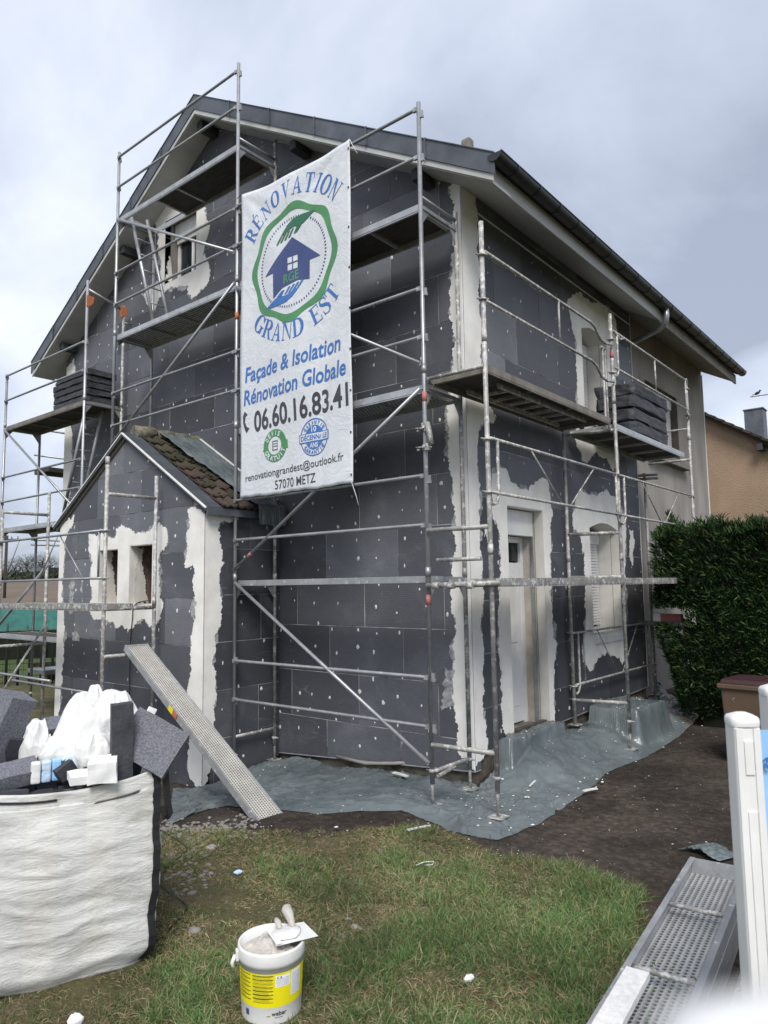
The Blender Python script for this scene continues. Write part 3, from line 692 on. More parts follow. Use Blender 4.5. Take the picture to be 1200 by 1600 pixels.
bx(H, 'threshold', 'concrete', -.40, .035, DOOR[0]+.01, DOOR[1]-.01, .26, .40, .006)
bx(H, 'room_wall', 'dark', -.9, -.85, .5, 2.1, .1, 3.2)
# ---- roof
for nm, pl in (('roof_slope', [(RX, RZ-.03), (.64, zt(.64)-.03), (.64, zt(.64)-.10), (RX, RZ-.15)]), ('roof_slope', [(RX, RZ-.03), (RX, RZ-.15), (-9.94, zt(-9.94)-.15), (-9.94, zt(-9.94)-.03)])):
    MB().prism(pl, 'Y', -.40, 10.05).build(nm, 'tile_red', H)
for sgn in (1, -1):
    for k in range(5):                                         # tile courses on top, seen only on edge
        pass
    end = .72 if sgn > 0 else -9.96; n = 6
    for k in range(n):
        xa, xb = lin(RX, end, k/n), lin(RX, end, (k+1)/n)
        xa_, xb_ = xa - .0*sgn, xb + .02*sgn if k < n-1 else xb
        yo = -.445 - .004*(k % 2)
        vf = MB().prism([(xa_, zt(xa)-.235), (xb_, zt(xb_)-.235), (xb_, zt(xb_)+.0), (xa_, zt(xa)+.0)], 'Y', yo, yo+.012)
        vf.prism([(xa_, zt(xa)), (xb_, zt(xb_)), (xb_, zt(xb_)+.012), (xa_, zt(xa)+.012)], 'Y', yo-.012, -.20)
        vo = vf.build('verge_flashing', 'zinc', H)
        if k < n-1: MB().prism([(xb-.012, zt(xb)-.235), (xb+.012, zt(xb)-.235), (xb+.012, zt(xb)+.014), (xb-.012, zt(xb)+.014)], 'Y', -.462, -.447).build('seam', 'zinc', vo)
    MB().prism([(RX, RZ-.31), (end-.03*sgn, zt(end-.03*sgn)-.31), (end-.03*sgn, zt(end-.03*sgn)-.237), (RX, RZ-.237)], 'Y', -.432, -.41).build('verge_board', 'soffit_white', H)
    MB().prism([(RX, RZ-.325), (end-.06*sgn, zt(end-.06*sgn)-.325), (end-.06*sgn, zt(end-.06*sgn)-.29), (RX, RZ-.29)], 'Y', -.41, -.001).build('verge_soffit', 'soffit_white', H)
for x in (-4.66, -6.9, -9.02, -2.52, -.42):
    MB().box(x-.065, x+.065, -.31, -.01, zt(x)-.47, zt(x)-.33).build('purlin_end', 'beam_dark', H, bevel=.012)
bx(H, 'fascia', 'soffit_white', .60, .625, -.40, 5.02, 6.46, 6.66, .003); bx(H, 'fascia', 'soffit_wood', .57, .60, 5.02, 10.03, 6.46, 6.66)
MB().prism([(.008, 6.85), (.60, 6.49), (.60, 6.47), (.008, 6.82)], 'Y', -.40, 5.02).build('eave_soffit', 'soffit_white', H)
for k in range(5): MB().prism([(lin(-.11, .57, k/5)+.003, lin(6.90, 6.52, k/5)), (lin(-.11, .57, (k+1)/5), lin(6.90, 6.52, (k+1)/5)), (lin(-.11, .57, (k+1)/5), lin(6.88, 6.50, (k+1)/5)), (lin(-.11, .57, k/5)+.003, lin(6.88, 6.50, k/5))], 'Y', 5.03, 10.03).build('soffit_board', 'soffit_wood', H)
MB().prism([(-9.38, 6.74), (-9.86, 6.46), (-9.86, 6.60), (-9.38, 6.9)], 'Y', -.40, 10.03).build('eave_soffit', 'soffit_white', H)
def crescent(cx, cz, r, t): 
    o = [(cx+r*math.cos(a), cz+r*math.sin(a)) for a in [math.pi+math.pi*k/14 for k in range(15)]]
    i = [(cx+(r-t)*math.cos(a), cz+(r-t)*math.sin(a)) for a in [2*math.pi-math.pi*k/14 for k in range(15)]]
    return o+i
g = MB().prism(crescent(.73, 6.70, .085, .004), 'Y', -.46, 10.06).tube([(.812, -.46, 6.70), (.812, 10.06, 6.70)], .011, 8).build('gutter', 'zinc_dark', H)
MB().prism([(.73+.085*math.cos(a), 6.70+.085*math.sin(a)) for a in [math.pi+math.pi*k/14 for k in range(15)]], 'Y', -.465, -.455).build('gutter_end', 'zinc_dark', g)
y = -.1
while y < 10.0:
    MB().prism(crescent(.73, 6.70, .094, .012), 'Y', y, y+.026).build('gutter_joint', 'zinc_dark', g); y += .52
MB().tube([(.73, 5.0, 6.64), (.73, 5.0, 6.50), (.71, 5.01, 6.42), (.65, 5.04, 6.37), (.56, 5.10, 6.35), (-.03, 5.44, 6.33), (-.06, 5.46, 6.30)], .045, 14).build('downpipe', 'pipe', H)
vt = thing('roof_stub', 'small weathered wooden stub standing on the roof edge above the gutter corner', 'roof stub', (-.29, .62, 7.3))
MB().obox((-.27, .62, 7.56), Vector((1,0,0)), Vector((0,1,0)), Vector((0,0,1)), .065, .06, .26).build('block', 'wood_grey', vt, bevel=.03)
MB().tube([(-.62, .62, 7.66), (-.30, .62, 7.72)], .045, 8).build('cap', 'mortar_ridge', vt)

# ================================================================== ANNEX
AX0, AX1, AY, AR = -6.88, -3.12, -1.25, -5.0
AZe, AZr = 3.13, 4.30
A = thing('porch', 'low gabled porch built against the house with two empty window openings and mossy tiles', 'porch', (AR, AY, -.3))
apoly = [(AX0, -.34), (AX1, -.34), (AX1, AZe), (AR, AZr), (AX0, AZe)]
W1 = (-5.66, -5.14, 1.97, 2.75); W2 = (-4.84, -4.27, 1.96, 2.78)
def am(a, z): return ['eps_pale', 'eps', 'eps_pale'] if z > 1.4 else ['eps_low', 'eps']  # paler boards above, shaded tone painted into the lower ones
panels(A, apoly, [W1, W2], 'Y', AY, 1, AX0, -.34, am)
backing(A, apoly, [W1, W2], 'Y', AY+.006, AY+.10, 'joint_backing', 'joint')
backing(A, [(AX0+.12, -.34), (AX1-.12, -.34), (AX1-.12, AZe), (AR, AZr-.05), (AX0+.12, AZe)], [W1, W2], 'Y', AY+.115, AY+.40, 'wall', 'brick_raw')
arp = [(AY+.112, -.30), (-.002, -.09), (-.002, AZe-.02), (AY+.112, AZe-.02)]
panels(A, arp, [], 'X', AX1, -1, AY+.112, -.3, lambda a, z: ['eps_low', 'eps_low', 'eps_low'], half=.5)
backing(A, arp, [], 'X', AX1-.006, AX1-.10, 'joint_backing', 'joint'); backing(A, arp, [], 'X', AX1-.115, AX1-.35, 'wall', 'brick_raw')
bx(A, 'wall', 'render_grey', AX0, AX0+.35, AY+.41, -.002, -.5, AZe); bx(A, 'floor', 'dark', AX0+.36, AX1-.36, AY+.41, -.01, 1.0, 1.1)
bx(A, 'inner_wall', 'brick_raw', AX0+.36, AX1-.36, -.1, -.02, 1.1, 3.0)
z = AY-.006
arp_px = [(322,797),(360,800),(365,810),(355,815),(343,818),(340,830),(343,848),(348,865),(349,880),(344,890),(342,910),(346,935),(347,950),(345,970),(340,985),(336,1010),(335,1045),(337,1080),(334,1110),(336,1150),(334,1190)]
pr_ = pxs(arp_px, 'x', AX1)
patch(A, [(AY+.0, -.26)]+[(max(AY+.02, p[0]), min(p[1], AZe-.03)) for p in pr_[::-1]][:-1]+[(AY+.0, AZe-.03)], [], 'X', AX1+.006, -1, keep=lambda p, q: abs(p[0]-AY) < .001 and abs(q[0]-AY) < .001)
afr = [(880,50),(890,90),(880,150),(875,200),(865,300),(870,325),(905,310),(915,350),(915,450),(905,600),(895,700),(900,800),(885,880),(890,960),(890,1100),(888,1290)]
pa = pxs(afr, 'y', AY, 3, 0, 780)
patch(A, [(AX1+.0, -.30), (AX1, AZe-.02), (AX1-.18, AZe+.06)]+pa, [], 'Y', z, 1, keep=lambda p, q: abs(p[0]-AX1) < .001 and abs(q[0]-AX1) < .001)
afl = [(350,70),(345,110),(320,150),(305,200),(300,300),(295,400),(300,550),(305,600),(300,700),(300,760),(285,900),(275,1000),(275,1040),(270,1200)]
pa = pxs(afl, 'y', AY, 3, 0, 780)
patch(A, [(AX0, AZe)]+pa+[(AX0, -.3)], [], 'Y', z, 1, keep=lambda p, q: abs(p[0]-AX0) < .001 and abs(q[0]-AX0) < .001)
awp = [(415,165),(430,165),(480,160),(510,175),(545,170),(545,140),(570,120),(600,135),(620,150),(650,155),(690,150),(720,120),(745,110),(765,130),(785,150),(790,200),(770,240),(748,260),(750,460),(765,500),(755,560),(730,600),(700,600),(680,560),(640,580),(600,610),(570,590),(545,605),(530,570),(460,565),(415,520),(430,470),(425,400),(435,300),(415,230)]
patch(A, pxs(awp, 'y', AY, 3, 0, 780), [rect(W1), rect(W2)], 'Y', z, 1)
patch(A, pxs([(113,988),(120,986),(124,994),(124,1002),(114,1002)], 'y', AY), [], 'Y', z, 1, mat='mortar_thin', amp=.01)
for sm_ in ([(290,815),(300,812),(303,880),(292,888)], [(112,905),(116,905),(113,960),(109,960)], [(128,905),(131,905),(130,940),(127,940)]): smear(A, pxs(sm_, 'y', AY), 'Y', AY-.0045, 1)
for w_ in (W1, W2):
    liner(A, 'Y', AY, 1, w_, -.003, .13, 'reveal', 'lrtb')
    e0 = AY+.13
    zs_ = [w_[2]+.02, w_[2]+.2, w_[2]+.4, w_[2]+.6, w_[3]-.02]
    patch(A, [(e0-.03, zs_[0]), (e0+.17, zs_[0]), (e0+.12, zs_[1]), (e0+.10, zs_[2]), (e0+.05, zs_[3]), (e0+.06, zs_[4]), (e0-.03, zs_[4])], [], 'X', w_[0]+.014, 1, mat='reveal', name='reveal', amp=.02)
dabs(A, scatter_dabs(apoly, [W1, W2, (AX0, AX0+.25, -1, 5), (AX1-.25, AX1, -1, 5)], .38, .30), 'Y', AY-.001)
dabs(A, scatter_dabs(arp, [(AY, AY+.25, -1, 5)]), 'X', AX1+.001)
bx(A, 'meter_box', 'render_grey', AX1+.001, AX1+.02, -.93, -.70, .55, 1.35) if False else None
# roof of the annex
AS = (AZr-AZe)/(AX1-AR)
def azt(x): return AZr+.10 - AS*abs(x-AR)
ex1, ex0 = AX1+.10, AX0-.10
for pl in ([(AR, azt(AR)), (ex1, azt(ex1)), (ex1, azt(ex1)-.07), (AR, azt(AR)-.07)], [(AR, azt(AR)), (AR, azt(AR)-.07), (ex0, azt(ex0)-.07), (ex0, azt(ex0))]):
    MB().prism(pl, 'Y', AY-.02, -.003).build('roof_deck', 'soffit_wood', A)
for s_, ex in ((1, ex1), (-1, ex0)):
    MB().prism([(AR, azt(AR)+.014), (ex, azt(ex)+.014), (ex, azt(ex)-.004), (AR, azt(AR)-.004)], 'Y', AY-.085, AY-.055).build('verge_trim', 'white_pvc', A)
    MB().prism([(AR, azt(AR)+.022), (ex, azt(ex)+.022), (ex, azt(ex)+.01), (AR, azt(AR)+.01)], 'Y', AY-.055, AY+.20).build('verge_flashing', 'pipe' if False else 'zinc', A)
    MB().prism([(AR, azt(AR)-.012), (ex, azt(ex)-.012), (ex, azt(ex)-.04), (AR, azt(AR)-.04)], 'Y', AY-.07, AY-.05).build('verge_board', 'zinc', A)
MB().box(ex1-.01, ex1+.02, AY-.05, -.003, azt(ex1)-.085, azt(ex1)+.01).build('eave_board', 'zinc', A)
sl = math.hypot(ex1-AR, azt(ex1)-azt(AR)); ux = Vector((ex1-AR, 0, azt(ex1)-azt(AR))).normalized(); un = Vector((-ux.z, 0, ux.x))
if un.z < 0: un = -un
def tile_mesh(w, l):
    bm = bmesh.new(); n = 12; vs = []
    for j in range(3):
        for i in range(n+1):
            v = -w/2+w*i/n; prof = .012*math.cos(2*math.pi*i/n*2)+.028*math.exp(-((i-n)/1.6)**2)
            vs.append(bm.verts.new((l*j/2, v, .030*(j/2)+prof)))
    lo = [bm.verts.new((vs[2*(n+1)+i].co.x, vs[2*(n+1)+i].co.y, vs[2*(n+1)+i].co.z-.022)) for i in range(n+1)]
    for j in range(2):
        for i in range(n): f = bm.faces.new((vs[j*(n+1)+i], vs[(j+1)*(n+1)+i], vs[(j+1)*(n+1)+i+1], vs[j*(n+1)+i+1])); f.smooth = True
    for i in range(n): bm.faces.new((vs[2*(n+1)+i], lo[i], lo[i+1], vs[2*(n+1)+i+1]))
    sd_ = [bm.verts.new((vs[j*(n+1)].co.x, vs[j*(n+1)].co.y, vs[j*(n+1)].co.z-.022)) for j in range(3)]
    for j in range(2): bm.faces.new((vs[j*(n+1)], sd_[j], sd_[j+1], vs[(j+1)*(n+1)]))
    me = bpy.data.meshes.new('roof_tile'); bm.to_mesh(me); bm.free(); return me
tme = [tile_mesh(.235, .335) for _ in range(2)]; tme[0].materials.append(M['tile']); tme[1].materials.append(M['tile_red'])
nr = 8; nc = 5
for r_ in range(nr):
    for c_ in range(nc):
        if c_ > 3 and r_ < 8 and False: continue
        p = Vector((AR, AY+.30+c_*.222+random.uniform(-.004, .004), azt(AR))) + ux*(.02+r_*(sl-.05)/nr) + un*(.028+random.uniform(0, .006))
        o = bpy.data.objects.new('roof_tile', tme[0 if (random.random() < (.9 if r_ < 4 else .45)) else 1]); COL.objects.link(o); o.parent = A
        mt = Matrix((ux, Vector((0, 1, 0)), un)).transposed().to_4x4()
        o.matrix_local = Matrix.Translation(p-Vector(A['wloc'])) @ mt @ Matrix.Rotation(random.uniform(-.02, .02), 4, 'Z')
for c_ in range(4):
    mb = MB().tube([(AR, AY+.12+c_*.30, azt(AR)+.04), (AR+random.uniform(-.01, .01), AY+.12+c_*.30+.33, azt(AR)+.06)], [.10, .115], 10)
    for v in mb.bm.verts: v.co += Vector([noise.noise(v.co*9+Vector((k*7, 0, 0)))*.03 for k in range(3)])
    mb.build('ridge_tile', 'mortar_ridge', A)
# moss cushions on the tiles
mb = MB()
for k in range(420):
    a_, q = random.random()**1.4, random.random(); 
    if noise.noise(Vector((a_*5, q*4, 1))) < -.12: continue
    p = Vector((AR, AY+.22+q*1.0, azt(AR))) + ux*(a_*sl*.93) + un*(.055)
    s_ = random.uniform(.008, .026)*(1.2-a_*.6)
    bmesh.ops.create_icosphere(mb.bm, subdivisions=1, radius=s_, matrix=Matrix.Translation(p) @ Matrix.Diagonal((1.4, 1.2, .7, 1)))
tag(mb.build('moss', 'moss', A), kind='stuff')
MB().prism([(AR, azt(AR)+.16), (ex1-.1, azt(ex1-.1)+.16), (ex1-.1, azt(ex1-.1)+.145), (AR, azt(AR)+.145)], 'Y', -.05, -.012).build('wall_flashing', 'white_pvc', A)
MB().prism([(AR, azt(AR)+.145), (ex1-.1, azt(ex1-.1)+.145), (ex1-.1, azt(ex1-.1)+.0), (AR, azt(AR)+.0)], 'Y', -.03, -.012).build('wall_flashing', 'zinc', A)
# plastic film over the back of the annex roof
def sheet(name, f, nu, nv, mat, label, cat, kind=None, thick=0, group=None):
    V = [f(i/nu, j/nv) for j in range(nv+1) for i in range(nu+1)]
    c = Vector((sum(v[0] for v in V)/len(V), sum(v[1] for v in V)/len(V), min(v[2] for v in V)))
    V = [tuple(Vector(v)-c) for v in V]
    Fc = [(j*(nu+1)+i, j*(nu+1)+i+1, (j+1)*(nu+1)+i+1, (j+1)*(nu+1)+i) for j in range(nv) for i in range(nu)]
    me = bpy.data.meshes.new(name); me.from_pydata(V, [], Fc); me.shade_smooth(); me.materials.append(M[mat])
    o = bpy.data.objects.new(name, me); COL.objects.link(o); o.location = c; o['wloc'] = tuple(c)
    if thick: md = o.modifiers.new('thickness', 'SOLIDIFY'); md.thickness = thick
    return tag(o, label, cat, group, kind)
def wr(x, y, s=1): return (1-abs(noise.noise(Vector((x*2.2, y*2.2, s)))))**3*.5 + noise.noise(Vector((x*6, y*3, s+4)))*.25 + (1-abs(noise.noise(Vector((x*7+y*3, y*5, s+8)))))**4*.25
def roof_film(u, v):
    y0 = lin(-.78, -.52, v); y = lin(y0, -.045, u) ; t = v*1.13; ov = max(0, t-1)
    p = Vector((AR, y, azt(AR))) + ux*(min(t, 1)*sl) + un*(.10 + .05*wr(u*3, v*4)) + Vector((.03 if ov > 0 else 0, 0, -ov*sl*.9))
    return p
sheet('roof_film', roof_film, 50, 70, 'tarp', 'grey green plastic film spread over the back half of the porch tiles', 'plastic film')
# ================================================================== GABLE SCAFFOLD
def T(par, name, pts, r=.0242, mat='galv', n=10): return MB().tube(pts, r, n).build(name, mat, par)
YF, YI = -.83, -.15
L1, L2, L3, L4 = 2.26, 4.26, 6.26, 8.26
XE, XD, XA, XB, XC = -10.12, -7.05, -6.13, -3.045, .022
G = thing('scaffold', 'tall galvanised frame scaffold standing in front of the gable and carrying the banner', 'scaffold', (-3.0, -.5, 0))
def foot(par, x, y, zb, rod=.25, mat='galv_dirty'):
    mb = MB().box(x-.075, x+.075, y-.075, y+.075, zb+.002, zb+.010).tube([(x, y, zb+.008), (x, y, zb+rod)], .016, 8)
    o = mb.build('base_plate', mat, par)
    MB().lathe((x, y, zb+rod-.03), [(0, 0), (.03, 0), (.034, .015), (.03, .035), (0, .035)], 10).tube([(x-.07, y, zb+rod-.01), (x+.07, y, zb+rod-.01)], .008, 6).build('jack_nut', mat, o)
    for k in range(9):
        pass
    return o
def upright(par, x, y, z0, z1, mat='galv', joints=(), hooks=(), side=1, lean=0):
    mb = MB().tube([(x, y, z0), (x+lean, y, z1)], .0242, 12)
    for j in joints: mb.tube([(x, y, j-.05), (x, y, j+.05)], .0275, 12)
    o = mb.build('upright', mat, par)
    for h in hooks:
        MB().box(x+.020*side, x+.055*side, y-.012, y+.012, h-.05, h+.03).box(x+.045*side, x+.06*side, y-.015, y+.015, h-.055, h-.02).build('wedge_clip', mat, o, bevel=.003)
    return o
hk = lambda lo, hi: [z for L_ in (.26, 2.26, 4.26, 6.26, 8.26) for z in (L_+.5, L_+1.0) if lo < z < hi]
upright(G, XC, YF, .22, 7.40, 'galv', (2.3, 4.42), hk(.3, 7.5)); upright(G, XC, YI, .22, 6.42, 'galv_dirty', (2.3, 4.4))
upright(G, XB, YF, gh(XB, YF)+.2, 9.42, 'galv', (2.3, 4.3, 6.3), hk(.3, 9.5)); upright(G, XB, YI, gh(XB, YI)+.2, 8.62, 'galv_dirty', (2.3, 4.3))
upright(G, XA, YF, azt(XA)+.1, 9.40, 'galv', (4.3, 6.3), hk(4.5, 9.5)); upright(G, XA, YI, azt(XA)+.1, 8.28, 'galv', (4.3, 6.3))
upright(G, XD, YF, -.15, 7.45, 'galv', (3.4, 5.4), [5.87, 6.37, 3.87, 4.37, 4.9]); upright(G, XD, YI, -.15, 7.2, 'galv_dirty', (3.4, 5.4))
upright(G, XE, YF, -.15, 6.42, 'galv', (3.4, 5.4), [5.87, 6.37, 3.87, 4.37]); upright(G, XE, YI, -.15, 5.34, 'galv', (3.4,))
foot(G, XC, YF, gh(XC, YF)+.015, .34); foot(G, XC, YI, gh(XC, YI)+.015, .32); foot(G, XB, YF, gh(XB, YF)+.01, .3); foot(G, XB, YI, gh(XB, YI)+.01, .3)
for x in (XD, XE):
    for y in (YF, YI): foot(G, x, y, gh(x, y)+.01, .3)
for x in (XA,):
    for y in (YF, YI): MB().box(x-.2, x+.2, y-.08, y+.08, azt(x)-.06, azt(x)+.105).build('timber_pad', 'wood_grey', G)
def frame(par, x, z, y0=YF, y1=YI, mat='galv', gus=True):
    """the transom of a frame with the two corner gussets below it"""
    o = MB().box(x-.018, x+.018, y0+.02, y1-.02, z-.075, z-.035).build('transom', mat, par)
    if gus:
        for y, s in ((y0, 1), (y1, -1)):
            MB().prism([(y+.02*s, z-.075), (y+.15*s, z-.075), (y+.11*s, z-.12), (y+.02*s, z-.24)], 'X', x-.006, x+.006).build('gusset', mat, o)
    return o
for x, zs in ((XC, (L1, L2, L3)), (XB, (L1, L2, L3, L4)), (XA, (L3, L4)), (XD, (3.37, 5.37)), (XE, (3.37, 5.37))):
    for z in zs: frame(G, x, z)
T(G, 'transom', [(XD, YF, 7.30), (XD, YI, 7.12)]); T(G, 'transom', [(XC, YF, .33), (XC, YI, .33)], .02, 'galv_dirty'); T(G, 'transom', [(XB, YF, .3), (XB, YI, .3)], .02, 'galv_dirty')
for y in (YF+.03, YI-.02): MB().prism([(y-.05, 7.18), (y+.08, 7.18), (y+.06, 7.06), (y-.02, 6.98), (y-.05, 6.98)], 'X', XD+.01, XD+.03).build('orange_bracket', 'orange', G)
for z in (L4+.02, L3+.02):     # end guard along the frame top
    MB().tube([(XB if z > 8 else XC, YF, z+.04), (XB if z > 8 else XC, YI, z+.04)], .02, 8).build('end_rail', 'galv', G)
def deck(par, x0, x1, y0, y1, z, kind='ply', ax='X', gap=None, mat_rail='galv_deck', bars=3):
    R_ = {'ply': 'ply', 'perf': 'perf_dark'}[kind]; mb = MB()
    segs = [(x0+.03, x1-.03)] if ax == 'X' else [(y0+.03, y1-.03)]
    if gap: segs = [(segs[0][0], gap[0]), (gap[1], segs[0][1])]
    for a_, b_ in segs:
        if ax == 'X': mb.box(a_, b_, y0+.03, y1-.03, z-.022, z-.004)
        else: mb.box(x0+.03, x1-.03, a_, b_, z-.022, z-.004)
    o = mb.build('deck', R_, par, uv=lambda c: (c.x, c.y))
    for s in (0, 1):
        if ax == 'X': yy = (y0, y0+.028) if s == 0 else (y1-.028, y1); m2 = MB().box(x0, x1, yy[0], yy[1], z-.07, z).box(x0, x1, yy[0]+(.0 if s else .005), yy[1]-(.005 if s else .0), z-.086, z-.07)
        else: xx = (x0, x0+.028) if s == 0 else (x1-.028, x1); m2 = MB().box(xx[0], xx[1], y0, y1, z-.07, z).box(xx[0]+.005, xx[1]-.003, y0, y1, z-.086, z-.07)
        m2.build('side_rail', mat_rail, o)
    ends = ((x0+.004, x0+.05), (x1-.05, x1-.004)) if ax == 'X' else ((y0+.004, y0+.05), (y1-.05, y1-.004))
    for e in ends:
        (MB().box(e[0], e[1], y0+.029, y1-.029, z-.068, z-.001) if ax == 'X' else MB().box(x0+.029, x1-.029, e[0], e[1], z-.068, z-.001)).build('end_rail', mat_rail, o)
    for k in range(bars):
        t = (k+1)/(bars+1)
        if ax == 'X': c = lin(x0, x1, t); m2 = MB().box(c-.02, c+.02, y0+.03, y1-.03, z-.055, z-.022)
        else: c = lin(y0, y1, t); m2 = MB().box(x0+.03, x1-.03, c-.02, c+.02, z-.055, z-.022)
        m2.build('cross_bar', mat_rail, o)
    if gap and ax == 'X':
        for c in gap: MB().box(c-.02, c+.02, y0+.03, y1-.03, z-.06, z-.003).build('cross_bar', mat_rail, o)
    return o
e_ = .035
deck(G, XA+e_, XB-e_, YF+.02, YI-.04, L4, 'ply', gap=(XA+.12, XA+1.02), bars=1)
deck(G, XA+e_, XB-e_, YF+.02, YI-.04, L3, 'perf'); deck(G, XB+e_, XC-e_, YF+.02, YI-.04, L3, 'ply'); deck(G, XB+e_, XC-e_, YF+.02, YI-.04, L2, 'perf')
MB().box(XB+e_, XC-e_, YF+.02, YF+.32, L1-.07, L1).build('deck', 'galv_deck', G, bevel=.004)
MB().box(XC-.01, XC+.02, YF+.05, YI-.04, L1-.05, L1-.01).build('cross_bar', 'galv_deck', G)
deck(G, XE+e_, XD-e_, YF+.02, YI-.04, 5.37, 'ply', mat_rail='wood_grey'); deck(G, XE+e_, XD-e_, YF+.02, YI-.04, 3.37, 'ply'); deck(G, XE+e_, XD-e_, YF+.02, YI-.04, 1.37, 'ply')
def rail(par, x0, x1, y, z, z2=None, mat='galv', name='guardrail'):
    z2 = z if z2 is None else z2
    mb = MB().tube([(x0+.02, y-.028, z), (x0+.06, y-.028, z), (x1-.06, y-.028, z2), (x1-.02, y-.028, z2)], [.014, .019, .019, .014], 8)
    mb.box(x0+.005, x0+.05, y-.042, y-.014, z-.025, z+.02).box(x1-.05, x1-.005, y-.042, y-.014, z2-.025, z2+.02)
    return mb.build(name, mat, par)
for (x0, x1, zs) in ((XA, XB, (L4+.5, L4+1.03, L3+.5, L3+1.03, L2+.5, L2+1.03)), (XB, XC, (L3+.5, L3+1.05, L2+.5, L2+1.03, L1+.52, L1+1.03, .77, 1.25)), (XE, XD, (5.87, 6.37, 3.87, 4.35, 1.87))):
    for z in zs: rail(G, x0, x1, YF, z)
def diag(x0, z0, x1, z1, y=YF-.03, band=None):
    d = (Vector((x1, y, z1))-Vector((x0, y, z0))).normalized()
    o = T(G, 'diagonal_brace', [(x0, y, z0), (x1, y, z1)], .021)
    for (a, b, c_) in ((x0, z0, 1), (x1, z1, -1)):
        MB().obox(Vector((a, y, b))+d*.05*c_, d, d.cross(Vector((0,1,0))), Vector((0,1,0)), .07, .022, .008).build('brace_end', 'galv', o)
    if band: p = Vector((x0, y, z0)).lerp(Vector((x1, y, z1)), band); MB().tube([p-d*.04, p+d*.04], .0225, 10).build('red_band', 'red', o)
diag(XB+.04, L1-.03, XC-.03, .42); diag(XB+.02, L1+.14, XC-.03, L2-.05, band=.10); diag(XB+.04, L3-.1, XC-.03, L2+.22)
diag(XA+.04, L2+.2, XB-.03, L3-.02, band=None); diag(XA+.04, L4-.05, XB-.04, L3+.42); diag(XE+.04, 5.30, XD-.04, 3.45)
for p, m_ in (((XB, YF, 5.78), 'orange'), ((XC, YF, 4.12), 'red'), ((XC, YF, 2.02), 'red')): MB().tube([(p[0], p[1], p[2]-.05), (p[0], p[1], p[2]+.05)], .0256, 12).build('paint_band', m_, G)
def coupler(par, x, y, z, mat='galv_dirty', s=1):
    mb = MB().tube([(x, y, z-.03), (x, y, z+.03)], .036, 10).obox((x+.05*s, y-.03, z), Vector((1,0,0)), Vector((0,1,0)), Vector((0,0,1)), .025, .02, .035)
    mb.tube([(x-.09*s, y-.045, z+.01), (x+.11*s, y-.045, z-.01)], .007, 6).tube([(x-.06*s, y-.055, z-.02), (x-.06*s, y-.02, z-.02)], .012, 6).tube([(x+.04, y-.06, z+.01), (x+.04, y+.02, z+.01)], .009, 6)
    return mb.build('coupler', mat, par)
for z in (3.78, 3.58): coupler(G, XC, YF, z)
MB().tube([(XC+.05, YF-.03, 3.83), (XC+.09, YF-.05, 3.72), (XC+.10, YF-.04, 3.60)], .03, 8).build('coupler', 'galv_dirty', G)
T(G, 'wall_tie', [(XB, YI, 7.9), (XB, -.01, 7.95)], .014); T(G, 'wall_tie', [(XD, YI, 6.9), (XD, -.01, 6.9)], .014)
# ladders
def ladder(p0, p1, q0, q1, label, r=.027, n=None):
    p0, p1, q0, q1 = map(Vector, (p0, p1, q0, q1)); lo = min(p1.z, q1.z, p0.z, q0.z)
    t = thing('ladder', label, 'ladder', tuple((p1+q1)/2))
    T(t, 'stile', [p0, p1], r); T(t, 'stile', [q0, q1], r)
    n = n or int((p0-p1).length/.29)
    for k in range(n): s = (k+.6)/n; T(t, 'rung', [p0.lerp(p1, s), q0.lerp(q1, s)], .012, n=8)
ladder((-6.02, -.66, L4+.10), (-5.28, -.66, L3), (-6.02, -.36, L4+.10), (-5.28, -.36, L3), 'light steel ladder rising past the gable window to the highest deck')
ladder((-7.28, -.68, 5.30), (-8.0, -.68, 3.40), (-7.28, -.38, 5.30), (-8.0, -.38, 3.40), 'dark steel ladder hanging below the deck with the stacked black boards')

# ================================================================== SIDE SCAFFOLD
S = thing('scaffold', 'tube scaffold with wavy guard frames along the side wall over the front door', 'scaffold', (.4, 2.5, 0))
PX, PI_ = .75, .08; PY = (-.81, 2.49, 5.78)
def rosette(par, x, y, z): return MB().lathe((x, y, z), [(.025, -.012), (.045, -.008), (.045, .008), (.025, .012)], 12).tube([(x-.05, y-.04, z+.012), (x+.05, y+.03, z+.0)], .008, 6).build('ring_clamp', 'galv_dirty', par)
for i, y in enumerate(PY):
    top = (5.79, 5.80, 5.62)[i]
    u = upright(S, PX, y, .25, top, 'galv_dirty', (2.5, 4.6))
    for z in (3.05, 3.57, 4.98, 5.44): rosette(u, PX, y, z)
    foot(S, PX, y, gh(PX, y)+.03, .36)
for x, y, z1 in ((PI_, 2.33, 4.22), (PI_, 5.45, 4.02)):
    u = upright(S, x, y, .3, z1, 'galv_dirty', (2.5,)); foot(S, x, y, gh(x, y)+.05, .34)
    for z in (.80, 1.50): rosette(u, x, y, z)
for z in (.62, 2.82, 2.24): T(S, 'transom', [(PX, PY[1], z), (PI_, 2.33, z)], .0242, 'galv_dirty')
T(S, 'transom', [(XC+.03, YF-.035, .60), (PX-.01, PY[0], .60)], .0242, 'galv_dirty'); T(S, 'transom', [(XC+.03, YF-.035, 2.72), (PX, PY[0], 2.72)], .0242, 'galv_dirty')
T(S, 'transom', [(XC-.04, YI-.05, .30), (XC+.06, YF+.02, .30)], .02, 'galv_dirty')
